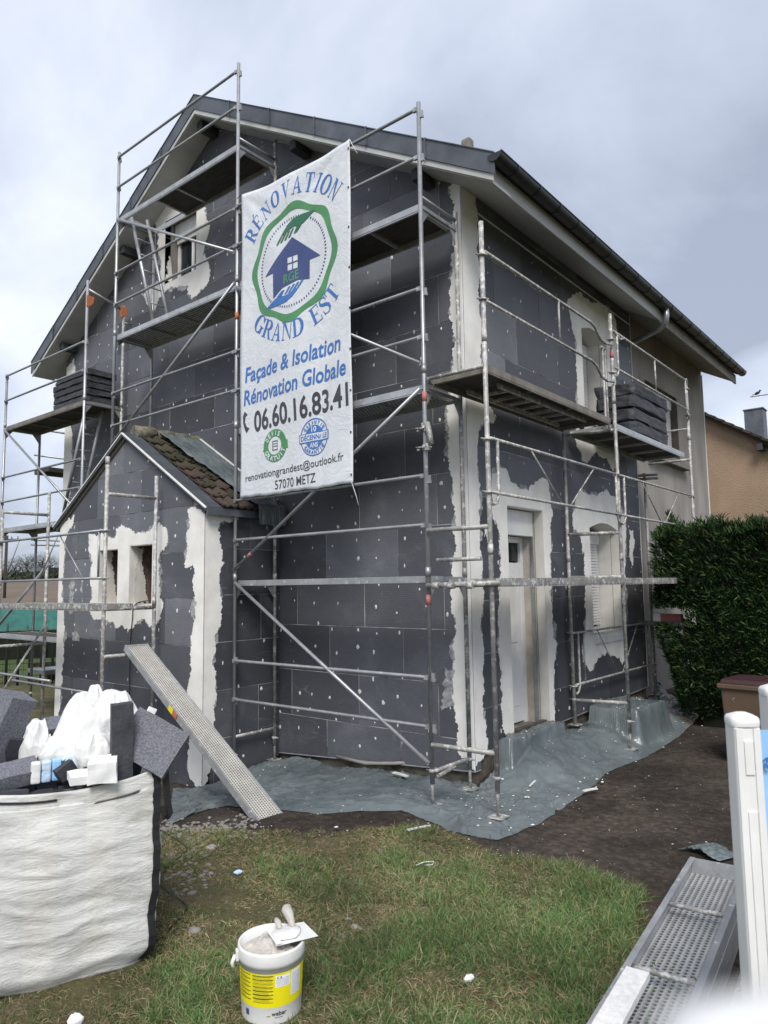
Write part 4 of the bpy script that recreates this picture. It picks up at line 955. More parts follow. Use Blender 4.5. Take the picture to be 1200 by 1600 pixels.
# guard frames
def gframe(par, x, y0, y1, z0, z1, jog=True, mid=None, dg=False, mat='galv_dirty', base=False):
    e = .03
    def path(z, j): 
        if not j: return [(x+e, y0, z), (x+e, y1-.03, z)]
        return [(x+e, y0, z), (x+e, y1-.75, z-.0), (x+e, y1-.60, z-.03), (x+e, y1-.45, z-.14), (x+e, y1-.28, z-.16), (x+e, y1-.03, z-.12)]
    mb = MB().tube(path(z1, jog), .0165, 8).tube(path(z0, jog), .0165, 8)
    for t in ([.5] if mid is None else mid): yy = lin(y0, y1, t); mb.tube([(x+e, yy, z0), (x+e, yy, z1)], .013, 8)
    o = mb.build('guard_frame', mat, par)
    if not jog:
        for yy in (y0+.14, y1-.14): MB().tube([(x+e, yy, z1), (x+e, yy, z0-.02), (x+e, yy+(-.05 if yy < (y0+y1)/2 else .05), z0-.10), (x+e, yy+(-.12 if yy < (y0+y1)/2 else .12), z0-.12)], .016, 8).build('hook', mat, o)
    if dg:
        for a_, b_ in ((.25, .47), (.75, .53)): MB().tube([(x+e, lin(y0, y1, a_), z1), (x+e, lin(y0, y1, b_), z0)], .009, 6).build('strut', mat, o)
    return o
gframe(S, PX, PY[0], PY[1], 4.96, 5.47); gframe(S, PX, PY[1], PY[2], 5.05, 5.56, jog=False, mid=(.5,))
gframe(S, PX, PY[0], PY[1], 3.05, 3.58, False, (), True); gframe(S, PX, PY[1], PY[2], 3.05, 3.58, False, (), True)
gframe(S, PI_, 2.33, 5.45, .82, 1.50, False, (.1, .9), True)
MB().tube([(PX+.03, PY[1]+.06, 5.56), (PX+.03, PY[1]+.25, 5.50), (PX+.03, PY[1]+.4, 5.56)], .0165, 8).build('guard_frame', 'galv_dirty', S)
gframe(S, PX-.09, PY[1]-.22, PY[1]-.02, 4.3, 5.3, False, (), False)
# decks of the side scaffold
dA = deck(S, PI_-.02, PX+.0, PY[0]+.06, PY[1]-.15, 4.33, 'ply', 'Y', mat_rail='wood_grey', bars=2)
for k in range(7): MB().box(.22, .58, -.05+k*.28, -.02+k*.28, 4.235, 4.262).build('ladder_rung', 'galv_dirty', dA)
for x in (.20, .58): MB().box(x, x+.03, -.3, 1.9, 4.22, 4.268).build('ladder_stile', 'galv_dirty', dA)
MB().tube([(XC+.05, YF+.0, 4.30), (PX+.0, YF+.0, 4.30)], .022, 8).build('end_rail', 'galv_dirty', dA)
MB().box(XC+.03, PI_, YF+.02, YI, 4.26, 4.30).build('end_board', 'wood_grey', dA)
deck(S, PI_, PX+.0, PY[1]+.05, PY[2]-.32, 4.29, 'ply', 'Y', bars=3)
T(S, 'transom', [(PX, PY[2], 4.22), (.05, PY[2], 4.22)], .02, 'galv_dirty'); T(S, 'transom', [(PX, PY[2], 4.75), (.0, PY[2], 4.75)], .016, 'galv_dirty'); T(S, 'transom', [(PX, PY[1], 4.20), (PI_, PY[1]-.1, 4.20)], .02, 'galv_dirty')
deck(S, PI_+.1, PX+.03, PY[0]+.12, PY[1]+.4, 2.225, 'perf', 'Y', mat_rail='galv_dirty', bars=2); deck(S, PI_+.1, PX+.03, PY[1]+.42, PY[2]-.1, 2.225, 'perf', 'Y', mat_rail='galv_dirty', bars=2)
T(S, 'transom', [(XC+.02, YF-.05, 2.16), (PX+.12, PY[0]-.03, 2.18)], .028, 'galv_dirty')
for x in (.12, .30, .52): T(S, 'hook_sleeve', [(x, YF-.052, 2.16), (x+.07, YF-.051, 2.162)], .036, 'galv_dirty')
T(S, 'transom', [(XC+.03, YF+.12, 2.42), (PI_+.5, YF+.12, 2.42)], .022, 'galv_dirty')
for z in (3.98, 3.92): T(S, 'wall_clamp', [(PI_-.12, 5.40, z), (PI_+.25, 5.38, z-.02)], .022, 'galv_dirty')
T(S, 'wall_tie', [(PI_, 5.45, 4.0), (-.10, 5.6, 4.0)], .02, 'galv_dirty')
MB().tube([(PX, PY[1], 5.18), (PX, PY[1], 5.28)], .0256, 12).build('paint_band', 'red', S)

# ================================================================== PORCH SCAFFOLD
Q = thing('scaffold', 'low splashed scaffold standing round the porch windows at the left', 'scaffold', (-5.5, -1.7, -.3))
SY, SI = -2.1, -1.40; SX = (-6.98, -3.98)
gz = lambda x, y: gh(x, y)
for x, a_, b_ in ((SX[0], 3.40, 3.72), (SX[1], 3.79, 3.66)):
    upright(Q, x, SY, gz(x, SY)+.1, a_, 'galv_dirty', (3.78 if x == SX[1] else 2.9,)); upright(Q, x, SI, gz(x, SI)+.1, b_, 'galv_dirty', (2.0,))
    for y in (SY, SI): foot(Q, x, y, gz(x, y)+.01, .2)
    for z in (3.36, 1.35): T(Q, 'transom', [(x, SY, z), (x, SI, z)], .0242, 'galv_dirty')
    T(Q, 'transom', [(x, SY, 1.93), (x, SI, 1.93)], .026, 'galv_dirty')
T(Q, 'diagonal_brace', [(SX[0], SY+.02, .55), (SX[0], SI-.02, 1.6)], .018, 'galv_dirty'); T(Q, 'guardrail', [(SX[0]-1, SI-.05, .72), (SX[1]-1.5, SI-.05, .72)], .018, 'galv'); T(Q, 'guardrail', [(SX[0]-1, SY-.05, .98), (SX[1]-1.2, SY-.05, .98)], .018, 'galv')
T(Q, 'diagonal_brace', [(SX[0]-1.9, SY+.3, .95), (SX[0]+.9, SY+.3, 2.55)], .022, 'galv')
# rail frame in front of the windows
zt_, zb_ = 2.90, 2.31
mb = MB().tube([(SX[0], SY-.03, zt_), (SX[1], SY-.03, zt_)], .0165, 8).tube([(SX[0], SY-.03, zb_), (SX[1], SY-.03, zb_)], .0165, 8).tube([(SX[1]-.10, SY-.03, zb_), (SX[1]-.10, SY-.03, zt_)], .014, 8)
gfr = mb.build('guard_frame', 'galv', Q)
for a_, b_ in ((-6.3, -6.75), (-5.15, -5.65), (-5.1, -4.45)): MB().tube([(a_, SY-.03, zt_), (b_, SY-.03, zb_)], .009, 6).build('strut', 'galv', gfr)
for z in (zt_, zb_): rosette(Q, SX[1], SY, z)
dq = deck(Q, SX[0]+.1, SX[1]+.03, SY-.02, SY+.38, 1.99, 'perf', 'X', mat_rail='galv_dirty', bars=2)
# tubes of the scaffold that stands beyond the left corner of the house
B_ = thing('scaffold', 'far galvanised scaffold beyond the left corner of the house seen against the sky', 'scaffold', (-10.0, 1.5, 0))
for y in (.8, 3.8):
    for x in (-9.75, -10.45): upright(B_, x, y, -.1, 6.1, 'galv')
for z, nm in ((4.95, 'guardrail'), (5.5, 'guardrail'), (3.10, 'guardrail'), (3.2, 'guardrail')): T(B_, nm, [(-10.45, -.1, z), (-10.45, 3.9, z)], .02)
deck(B_, -10.42, -9.78, -.1, 3.8, 4.62, 'ply', 'Y', mat_rail='wood_grey'); deck(B_, -10.42, -9.78, -.1, 3.8, 2.62, 'perf', 'Y')
deck(B_, -10.42, -9.78, -.1, 3.8, .62, 'perf', 'Y')

# ================================================================== BUNDLES OF BOARDS
def rough_slab(x0, x1, y0, y1, z0, z1, seed, amp=.014):
    bm = bmesh.new(); bmesh.ops.create_cube(bm, size=1)
    bmesh.ops.subdivide_edges(bm, edges=list(bm.edges), cuts=7, use_grid_fill=True)
    for v in bm.verts:
        p = Vector((lin(x0, x1, v.co.x+.5), lin(y0, y1, v.co.y+.5), lin(z0, z1, v.co.z+.5)))
        e = sum(abs(abs(c)-.5) < 1e-4 for c in v.co)
        n = Vector([noise.noise(p*7+Vector((seed, k*5, 0))) for k in range(3)])
        c = Vector(((x0+x1)/2, (y0+y1)/2, (z0+z1)/2))
        if e >= 2: p += (c-p).normalized()*.034*abs(1+n.x*1.5)
        n += Vector([noise.noise(p*19+Vector((seed, k*5, 3))) for k in range(3)])*.7
        v.co = p+n*amp
    mb = MB(); mb.bm = bm; return mb
bl = ('board bundle', 'wrapped dark insulation boards lying flat on the right hand side deck by the grey wall window')
pos = ['topmost', 'second from the top', 'third from the top', 'lowest']
rr = [(0, .02), (.02, -.06), (-.01, -.05), (0, -.03)]
for k in range(4):
    zb = 4.31+(3-k)*.195; dx_, dy_ = rr[k]
    o = rough_slab(.10, .70+dx_*.5, 3.42+dy_, 4.92+dy_, zb, zb+.192, k).build('insulation_slab', 'eps_dark', None, smooth=False)
    tag(o, f'thick dark foam slab on the side deck by the grey wall window, {pos[k]} of four', 'foam slab', 'foam slabs stacked on the side scaffold deck')
pos5 = ['topmost', 'second from the top', 'middle', 'fourth from the top', 'lowest']
for k in range(5):
    zb = 5.385+(4-k)*.118; sx_ = random.uniform(-.06, .06)
    o = rough_slab(-8.38+sx_, -7.16+sx_*.4, -.74, -.18, zb, zb+.115, 20+k, .012).build('insulation_slab', 'eps_dark', None)
    tag(o, f'dark foam slab on the left gable deck, {pos5[k]} of five', 'foam slab', 'foam slabs stacked on the left gable deck')

# ================================================================== BANNER
BX0, BX1, BY = -2.87, -.925, -.905
def ztop(x): return 7.40 - .05*(x-BX0)/(BX1-BX0) - .05*math.sin(math.pi*(x-BX0)/(BX1-BX0))
def bsurf(x, z, off=0):
    u = (x-BX0)/(BX1-BX0); v = (7.4-z)/4.1
    d = .018*math.sin(u*9+v*2.2+math.sin(v*7)) + .022*noise.noise(Vector((u*2.2, v*3, 5))) + .010*noise.noise(Vector((u*6, v*7, 2)))
    # tension folds from the top right corner and right edge
    for cx_, cz_, n_ in ((1, 0, 7), (0, 0, 5)):
        du, dv = abs(u-cx_), v*2; r_ = math.hypot(du, dv); ang = math.atan2(dv, du+1e-4); d += .016*math.exp(-r_*1.9)*math.sin(ang*n_*2.1+.5)
    d += .020*math.exp(-((u-.80-.05*math.sin(v*5))/.045)**2)*(1 if v > .3 else v/.3) + .012*math.exp(-((u-.45)/.012)**2)*.4
    d *= min(1, .25+3*min(u, 1-u)+.0)
    return Vector((x, BY + d*.8 - off, z))
bn = thing('banner', 'white company banner with blue lettering hung on the gable scaffold', 'banner', (-1.9, BY, 3.3))
NU, NV = 48, 96
def bpt(i, j):
    x = lin(BX0, BX1, i/NU); t = j/NV; zt_b = ztop(x); zb = 3.30+.006*math.sin(i*.31)+.004*math.sin(i*.9)
    return bsurf(x + (.012*math.sin(t*9) if i in (0, NU) else 0), lin(zt_b, zb, t))
mb = MB(); g_ = [[mb.bm.verts.new(bpt(i, j)) for i in range(NU+1)] for j in range(NV+1)]
for j in range(NV):
    for i in range(NU): f = mb.bm.faces.new((g_[j][i], g_[j+1][i], g_[j+1][i+1], g_[j][i+1])); f.smooth = True
cl = mb.build('cloth', 'banner', bn, normals=False); md = cl.modifiers.new('thickness', 'SOLIDIFY'); md.thickness = .0015; md.offset = -1
def drape(bm, name, mat, off=.004, par=bn):
    """cut flat print along the weave of the cloth mesh, then lay it on the cloth"""
    geo = lambda: list(bm.verts)+list(bm.edges)+list(bm.faces)
    if not bm.verts: return
    xs = [v.co.x for v in bm.verts]; zs = [v.co.z for v in bm.verts]
    x = math.floor(min(xs)/.06)*.06
    while x < max(xs): bmesh.ops.bisect_plane(bm, geom=geo(), plane_co=(x, 0, 0), plane_no=(1, 0, 0)); x += .06
    z = math.floor(min(zs)/.06)*.06
    while z < max(zs): bmesh.ops.bisect_plane(bm, geom=geo(), plane_co=(0, 0, z), plane_no=(0, 0, 1)); z += .06
    bmesh.ops.triangulate(bm, faces=[f for f in bm.faces if len(f.verts) > 4])
    for v in bm.verts: v.co = bsurf(v.co.x, v.co.z, off)
    m2 = MB(); m2.bm = bm; return m2.build(name, mat, par, normals=False)
def poly_bm(polys, bm=None):
    bm = bm or bmesh.new()
    for lp in polys:
        outer = lp if not isinstance(lp[0][0], (tuple, list)) else None
        loops = [lp] if outer is not None else lp
        tri = tessellate_polygon([[Vector((a, b, 0)) for a, b in q] for q in loops]); fl = [p for q in loops for p in q]
        vs = [bm.verts.new((p[0], 0, p[1])) for p in fl]
        for t3 in tri:
            try: bm.faces.new([vs[i] for i in t3])
            except ValueError: pass
    return bm
# -- built-in font text as flat bmesh in (x, z)
def text_bm(s, size=1.0, xs=1.0, bold=0, align='LEFT', bm=None, fit=None, mapf=None):
    c = bpy.data.curves.new('t', 'FONT'); c.body = s; c.size = size; c.align_x = align; c.offset = bold; c.resolution_u = 3
    o = bpy.data.objects.new('t', c); COL.objects.link(o); dg = bpy.context.evaluated_depsgraph_get()
    me = bpy.data.meshes.new_from_object(o.evaluated_get(dg)); bpy.data.objects.remove(o); bpy.data.curves.remove(c)
    x0, x1 = min(v.co.x for v in me.vertices), max(v.co.x for v in me.vertices)
    y0, y1 = min(v.co.y for v in me.vertices), max(v.co.y for v in me.vertices)
    b2 = bm or bmesh.new(); base = len(b2.verts); vs = []
    for v in me.vertices:
        a, b = v.co.x*xs, v.co.y
        if fit: a = (v.co.x-x0)/(x1-x0)*fit[0]; b = v.co.y*fit[1]/ (y1 if fit[2] is None else fit[2])
        p = mapf(a, b) if mapf else (a, b)
        vs.append(b2.verts.new((p[0], 0, p[1])))
    for p in me.polygons:
        try: b2.faces.new([vs[i] for i in p.vertices])
        except ValueError: pass
    bpy.data.meshes.remove(me); return b2
def line_text(s, p0, p1, h, name, mat, bold=.01, off=.004, sk=0):
    """text from world point p0 to p1 (x, z), cap height h"""
    ang = math.atan2(p1[1]-p0[1], p1[0]-p0[0]); Lw = math.hypot(p1[0]-p0[0], p1[1]-p0[1])
    mp_ = lambda a, b: (p0[0]+(a+sk*b)*math.cos(ang)-b*math.sin(ang), p0[1]+(a+sk*b)*math.sin(ang)+b*math.cos(ang))
    return drape(text_bm(s, 1, bold=bold, fit=(Lw, h, .72), mapf=mp_), name, mat, off)
line_text('Façade & Isolation', (-2.775, 4.80), (-1.10, 4.86), .20, 'printed_text', 'ink_blue', .018, sk=.12)
line_text('Rénovation Globale', (-2.80, 4.50), (-1.02, 4.56), .20, 'printed_text', 'ink_blue', .018, sk=.12)
line_text('06.60.16.83.41', (-2.60, 4.13), (-.975, 4.20), .27, 'printed_text', 'ink_black', .022)
line_text('renovationgrandest@outlook.fr', (-2.755, 3.505), (-1.05, 3.575), .095, 'printed_text', 'ink_black', .004)
line_text('57070 METZ', (-2.20, 3.355), (-1.50, 3.375), .115, 'printed_text', 'ink_black', .004)
def stroke(pts, ws):
    L_, R_ = [], []
    for i, p in enumerate(pts):
        a, b = pts[max(0, i-1)], pts[min(len(pts)-1, i+1)]; d = math.hypot(b[0]-a[0], b[1]-a[1]) or 1; nx, ny = -(b[1]-a[1])/d, (b[0]-a[0])/d
        L_.append((p[0]+nx*ws[i]/2, p[1]+ny*ws[i]/2)); R_.append((p[0]-nx*ws[i]/2, p[1]-ny*ws[i]/2))
    return [[L_[i], L_[i+1], R_[i+1], R_[i]] for i in range(len(pts)-1)]
drape(poly_bm(stroke([(-2.755, 4.40), (-2.79, 4.36), (-2.795, 4.28), (-2.76, 4.20), (-2.72, 4.165)], [.075, .05, .035, .05, .08])), 'phone_symbol', 'ink_black')
# -- hand cut high contrast capitals, unit height
tk, th = .22, .055
def rc(x0, x1, y0, y1): return [(x0, y0), (x1, y0), (x1, y1), (x0, y1)]
def ell(cx, cy, rx, ry, a0, a1, n=16): return [(cx+rx*math.cos(lin(a0, a1, k/n)), cy+ry*math.sin(lin(a0, a1, k/n))) for k in range(n+1)]
def arcw(cx, cy, rx, ry, a0, a1, n=16, w0=th, w1=tk):
    pts = ell(cx, cy, rx, ry, a0, a1, n); ws = [w0+(w1-w0)*abs(math.cos(lin(a0, a1, k/n)))**1.5 for k in range(n+1)]; return stroke(pts, ws)
def slab_s(x, y, w=.34): return [rc(x-w/2, x+w/2, y-th/2, y+th/2)]
pi = math.pi
GL = {
 'I': (.40, [rc(.115, .285, 0, 1)]+slab_s(.2, .02)+slab_s(.2, .98)),
 'T': (.78, [rc(.305, .475, 0, 1)]+slab_s(.39, .02)+[rc(.04, .74, .955, 1), rc(.04, .08, .74, 1), rc(.70, .74, .74, 1)]),
 'E': (.72, [rc(.10, .27, 0, 1), rc(.02, .66, .955, 1), rc(.02, .68, 0, .045), rc(.27, .50, .48, .525), rc(.62, .66, .74, 1), rc(.64, .68, 0, .27), rc(.47, .50, .38, .62)]),
 'N': (.86, [rc(.12, .17, 0, 1), rc(.70, .75, 0, 1), [(.06, 1), (.27, 1), (.75, 0), (.70, 0)][::1], rc(.0, .28, .955, 1), rc(.03, .27, 0, .045), rc(.59, .86, .955, 1)]),
 'V': (.84, [[(.08, 1), (.28, 1), (.50, .12), (.42, 0)], [(.42, 0), (.46, .05), (.75, 1), (.70, 1)], rc(0, .36, .955, 1), rc(.58, .84, .955, 1)]),
 'A': (.86, [[(.40, 1), (.47, .90), (.80, 0), (.60, 0)], [(.40, 1), (.43, .9), (.16, 0), (.11, 0)], rc(.25, .62, .30, .345), rc(.0, .28, 0, .045), rc(.50, .86, 0, .045)]),
 'O': (.86, arcw(.43, .5, .33, .48, 0, 2*pi, 28)),
 'D': (.86, [rc(.10, .27, 0, 1), rc(.0, .4, .955, 1), rc(.0, .4, 0, .045)]+arcw(.36, .5, .38, .478, -pi/2, pi/2)),
 'R': (.82, [rc(.10, .27, 0, 1), rc(0, .4, .955, 1), rc(.0, .37, 0, .045), rc(.27, .42, .48, .525)]+arcw(.38, .74, .24, .238, -pi/2, pi/2)+[[(.36, .50), (.50, .50), (.80, .0), (.62, 0)], rc(.6, .84, 0, .045)]),
 'G': (.88, arcw(.43, .5, .33, .48, .22*pi, 1.78*pi, 24)+[rc(.60, .77, .03, .42), rc(.50, .86, .40, .445), rc(.70, .74, .68, .97)]),
 'S': (.70, stroke([(.58, .74), (.52, .91), (.36, .975), (.18, .89), (.15, .72), (.26, .60), (.44, .49), (.56, .36), (.56, .18), (.42, .04), (.26, .02), (.12, .10), (.08, .28)], [.03, .05, .05, .09, .15, .18, .19, .18, .14, .07, .045, .05, .03])+[rc(.56, .60, .70, .98), rc(.07, .11, .02, .30)]),
}
def arc_word(word, c, r, a0, a1, h, up=True, name='printed_text', mat='ink_blue', ry=None, fill=1.0):
    """letters on an arc, angles from vertical, clockwise positive; up = tops point away from centre"""
    tot = sum((GL[ch][0] if ch in GL else .5)+.1 for ch in word)
    pos_ = 0; bm = bmesh.new(); ry = ry or r
    for ch in word:
        base = 'E' if ch == 'É' else ch
        w, P = GL.get(base, (.5, [])); ca = lin(a0, a1, (pos_+w/2)/tot); pos_ += w+.1
        if ch == 'É': P = P+[[(.28, 1.06), (.36, 1.06), (.52, 1.24), (.38, 1.24)]]
        if not P: continue
        sx_ = abs(a1-a0)*r/tot*fill
        o = Vector((c[0]+r*math.sin(ca), c[1]+ry*math.cos(ca)))
        ex = Vector((math.cos(ca), -math.sin(ca)*ry/r)).normalized(); ey = Vector((-ex.y, ex.x))
        if not up: ex, ey = -ex, -ey
        Q_ = [[(o.x+ex.x*(x-w/2)*sx_+ey.x*y*h, o.y+ex.y*(x-w/2)*sx_+ey.y*y*h) for x, y in q] for q in P]
        poly_bm(Q_, bm)
    return drape(bm, name, mat)
SCx, SCz = -1.89, 6.16
arc_word('RÉNOVATION', (SCx, SCz+.03), .86, math.radians(-58), math.radians(52), .235, True, ry=.82)
arc_word('GRAND EST', (SCx, SCz+.02), 1.02, math.radians(227), math.radians(127), .23, False, ry=1.0)
# seal ring with scalloped edge
def ringpoly(fo, fi, n=96): return [[(SCx+fo(t)*math.cos(t), SCz+fo(t)*math.sin(t)) for t in [2*pi*k/n for k in range(n)]], [(SCx+fi(t)*math.cos(t), SCz+fi(t)*math.sin(t)) for t in [2*pi*k/n for k in range(n)]]]
drape(poly_bm([ringpoly(lambda t: .735+.030*math.cos(8*t+.6), lambda t: .645+.012*math.cos(8*t+.6))]), 'seal_ring', 'ink_green')
dots = []
for k in range(84):
    t = 2*pi*k/84; e = (math.cos(t), math.sin(t)); n_ = (-e[1], e[0]); r0, r1 = .545, .572
    dots.append([(SCx+e[0]*r0-n_[0]*.008, SCz+e[1]*r0-n_[1]*.008), (SCx+e[0]*r1-n_[0]*.008, SCz+e[1]*r1-n_[1]*.008), (SCx+e[0]*r1+n_[0]*.008, SCz+e[1]*r1+n_[1]*.008), (SCx+e[0]*r0+n_[0]*.008, SCz+e[1]*r0+n_[1]*.008)])
tag(drape(poly_bm(dots), 'dotted_ring', 'ink_navy'), kind='stuff')
HZ = 5.82
drape(poly_bm([[[( -1.88, 6.47), (-2.38, 6.10), (-2.22, 6.10), (-2.22, HZ-.05), (-2.05, HZ+.045), (-1.8, HZ+.08), (-1.60, HZ+.04), (-1.60, 6.10), (-1.42, 6.10)], rc(-1.965, -1.89, 6.155, 6.23), rc(-1.875, -1.80, 6.155, 6.23), rc(-1.965, -1.89, 6.06, 6.14), rc(-1.875, -1.80, 6.06, 6.14)]]), 'house_symbol', 'ink_navy')
drape(text_bm('RGE', 1, bold=.02, fit=(.25, .12, .72), mapf=lambda a, b: (-2.03+a, 5.905+b+a*.08)), 'printed_text', 'ink_green', .0055)
# two hands: palm with tapering cuff and four fingers
def hand(cx, cz, s, flip, matn):
    f = lambda pts: [(cx+x*s, cz+y*s*flip) for x, y in pts]
    P = [f([(1.0, .30), (.55, .32), (.15, .30), (-.10, .18), (-.30, -.02), (-.22, -.10), (.0, .03), (.18, .06), (.42, .02), (.55, .05), (.72, .14)])]
    for k in range(4):
        x0, y0 = -.30+k*.14, -.04+k*.015
        P.append(f([(x0, y0), (x0+.08, y0+.02), (x0-.14+k*.02, -.30+k*.03), (x0-.22+k*.02, -.31+k*.03), (x0-.15, -.2)]))
    P.append(f([(.30, .02), (.50, .02), (.30, -.14), (.18, -.16)]))
    return drape(poly_bm(P), 'hand_symbol', matn, .0055)
hand(-1.93, 6.57, .43, 1, 'ink_dgreen')
def hand2():
    f = lambda pts: [(-1.93-x*.45, 5.775-y*.36) for x, y in pts]
    P = [f([(1.0, .30), (.55, .32), (.15, .30), (-.10, .18), (-.30, -.02), (-.22, -.10), (.0, .03), (.18, .06), (.42, .02), (.55, .05), (.72, .14)])]
    for k in range(4):
        x0, y0 = -.30+k*.14, -.04+k*.015
        P.append(f([(x0, y0), (x0+.08, y0+.02), (x0-.14+k*.02, -.30+k*.03), (x0-.22+k*.02, -.31+k*.03), (x0-.15, -.2)]))
    P.append(f([(.30, .02), (.50, .02), (.30, -.14), (.18, -.16)]))
    drape(poly_bm(P), 'hand_symbol', 'ink_blue', .0055)
hand2()
# DEVIS GRATUIT and GARANTIE stamps
def ring(cx, cz, ro, ri, name, mat, off=.004, n=40):
    return drape(poly_bm([[[(cx+ro*math.cos(t), cz+ro*math.sin(t)) for t in [2*pi*k/n for k in range(n)]], [(cx+ri*math.cos(t), cz+ri*math.sin(t)) for t in [2*pi*k/n for k in range(n)]]]]), name, mat, off)
def arc_sans(s, c, r, a0, a1, h, mat, up=True, off=.006):
    n = len(s); bm = bmesh.new()
    for k, ch in enumerate(s):
        if ch == ' ': continue
        ca = lin(a0, a1, (k+.5)/n); o = Vector((c[0]+r*math.sin(ca), c[1]+r*math.cos(ca))); ex = Vector((math.cos(ca), -math.sin(ca))); ey = Vector((-ex.y, ex.x))
        if not up: ex, ey = -ex, -ey
        w = abs(a1-a0)*r/n*(.45 if ch == 'I' else .74)*(.4 if ch == 'I' else 1)
        text_bm(ch, 1, bold=.03, fit=(w, h, .72), bm=bm, mapf=lambda a, b: (o.x+ex.x*(a-w/2)+ey.x*b, o.y+ex.y*(a-w/2)+ey.y*b))
    return drape(bm, 'printed_text', mat, off)
rad = math.radians
ring(-2.20, 3.90, .205, .115, 'stamp_ring', 'ink_green'); arc_sans('DEVIS', (-2.20, 3.90), .128, rad(-70), rad(40), .062, 'ink_white'); arc_sans('GRATUIT', (-2.20, 3.90), .192, rad(250), rad(105), .062, 'ink_white', False)
drape(poly_bm([[rc(-2.24, -2.15, 3.84, 3.96), rc(-2.23, -2.16, 3.85, 3.95)]]+stroke([(-2.225, 3.92), (-2.165, 3.92)], [.008, .008]) + stroke([(-2.225, 3.89), (-2.165, 3.89)], [.008, .008])), 'page_symbol', 'ink_black')
drape(poly_bm([[(-1.98, 3.95), (-2.03, 3.95), (-2.03, 3.85), (-1.97, 3.84)], [(-2.42, 3.85), (-2.36, 3.85), (-2.36, 3.94), (-2.40, 3.88)]]), 'stamp_tail', 'ink_green')
ring(-1.53, 3.91, .225, .212, 'stamp_ring', 'ink_blue'); drape(poly_bm([ell(-1.53, 3.91, .145, .145, 0, 2*pi, 36)[:-1]]), 'stamp_disc', 'ink_blue')
drape(poly_bm([[rc(-1.77, -1.29, 3.855, 3.965)]]), 'stamp_band', 'ink_blue', .0055); drape(poly_bm([[rc(-1.755, -1.305, 3.865, 3.955)]]), 'stamp_band', 'ink_white', .007)
drape(text_bm('DÉCENNALE', 1, bold=.03, fit=(.42, .058, .72), mapf=lambda a, b: (-1.74+a, 3.882+b)), 'printed_text', 'ink_blue', .0085)
drape(text_bm('10', 1, bold=.03, fit=(.08, .065, .72), mapf=lambda a, b: (-1.57+a, 3.975+b)), 'printed_text', 'ink_white', .007)
drape(text_bm('ANS', 1, bold=.03, fit=(.13, .058, .72), mapf=lambda a, b: (-1.595+a, 3.788+b)), 'printed_text', 'ink_white', .007)
arc_sans('GARANTIE', (-1.53, 3.91), .155, rad(-62), rad(62), .044, 'ink_blue'); arc_sans('GARANTIE', (-1.53, 3.91), .200, rad(238), rad(122), .044, 'ink_blue', False)
for k in range(9):
    z = 3.4+k*.48; p = bsurf(BX1-.015, z, .004); q = bsurf(BX0+.015, z, .004)
    for pp in (p, q): MB().lathe((0, 0, 0), [(.004, 0), (.012, .002), (.012, 0)], 8)
    MB().box(p.x-.010, p.x+.010, p.y-.005, p.y, z-.010, z+.010).build('eyelet', 'ink_black', bn)
for k in range(6):
    x = lin(BX0+.1, BX1-.05, k/5); MB().tube([(x, BY, 3.31), (x+.01, BY-.03, 3.27), (x, BY+.03, 3.25), (x, BY+.05, 3.30)], .004, 6).build('cable_tie', 'black', bn)
T(bn, 'cord', [(BX0, BY, 7.40), (BX0-.1, BY, 7.38)], .004, 'black'); T(bn, 'cord', [(BX1, BY, ztop(BX1)), (BX1+.05, BY, 7.25), (BX1+.12, BY, 7.12)], .004, 'film'); T(bn, 'cord', [(BX1-.02, BY, 3.32), (BX1+.05, BY, 3.15), (BX1+.08, BY, 3.05)], .003, 'film')
# ================================================================== STEPS AND GROUND FILM
st1 = thing('doorstep', 'concrete doorstep under plastic film in front of the white door', 'step', (.2, .9, .1))
MB().box(.03, .20, .42, 1.70, -.05, .36).build('step_block', 'concrete', st1, bevel=.02)
st2 = thing('step', 'low block wrapped in plastic film under the ground floor window', 'step', (.4, 3.4, .1))
MB().box(.08, .66, 2.95, 3.98, -.05, .39).build('step_block', 'concrete', st2, bevel=.03)
def bumpz(x, y):
    z = gfull(x, y, 1)
    def blk(x0, x1, y0, y1, h, e=.035): return h*sm(x, x0-e, x0)*(1-sm(x, x1, x1+e))*sm(y, y0-e, y0)*(1-sm(y, y1, y1+e))
    return max([z]+[q for q in (blk(-1, .22, .40, 1.74, .40, .03), blk(-1, .69, 2.90, 4.02, .43, .12)) if q > .004])
front_px = [(262,1286),(287,1273),(322,1257),(352,1252),(388,1258),(425,1261),(500,1271),(560,1269),(630,1266),(680,1286),(715,1301),(745,1308),(778,1313),(800,1304),(850,1281),(870,1263),(920,1231),(950,1206),(1000,1186),(1025,1173),(1060,1151),(1084,1126),(1092,1115)]
fr_ = [Vector(at(x, y, 'z', gh(*at(x, y, 'z', 0)[:2]))[:2]) for x, y in front_px]
bk_ = [Vector(p) for p in ((-3.35, -1.50), (-3.10, -1.30), (-3.06, -.9), (-3.06, -.4), (-3.05, -.06), (-2.4, -.02), (-1.8, -.02), (-1.2, -.02), (-.5, -.02), (-.1, -.02), (.06, -.04), (.05, .05), (.05, .2), (.03, .5), (.03, 1.0), (.03, 1.8), (.04, 2.6), (.04, 3.6), (.04, 4.3), (.05, 5.0), (-.05, 5.7), (-.05, 5.9))]
def poly_at(P, t):
    t = t*(len(P)-1); i = min(int(t), len(P)-2); return P[i].lerp(P[i+1], t-i)
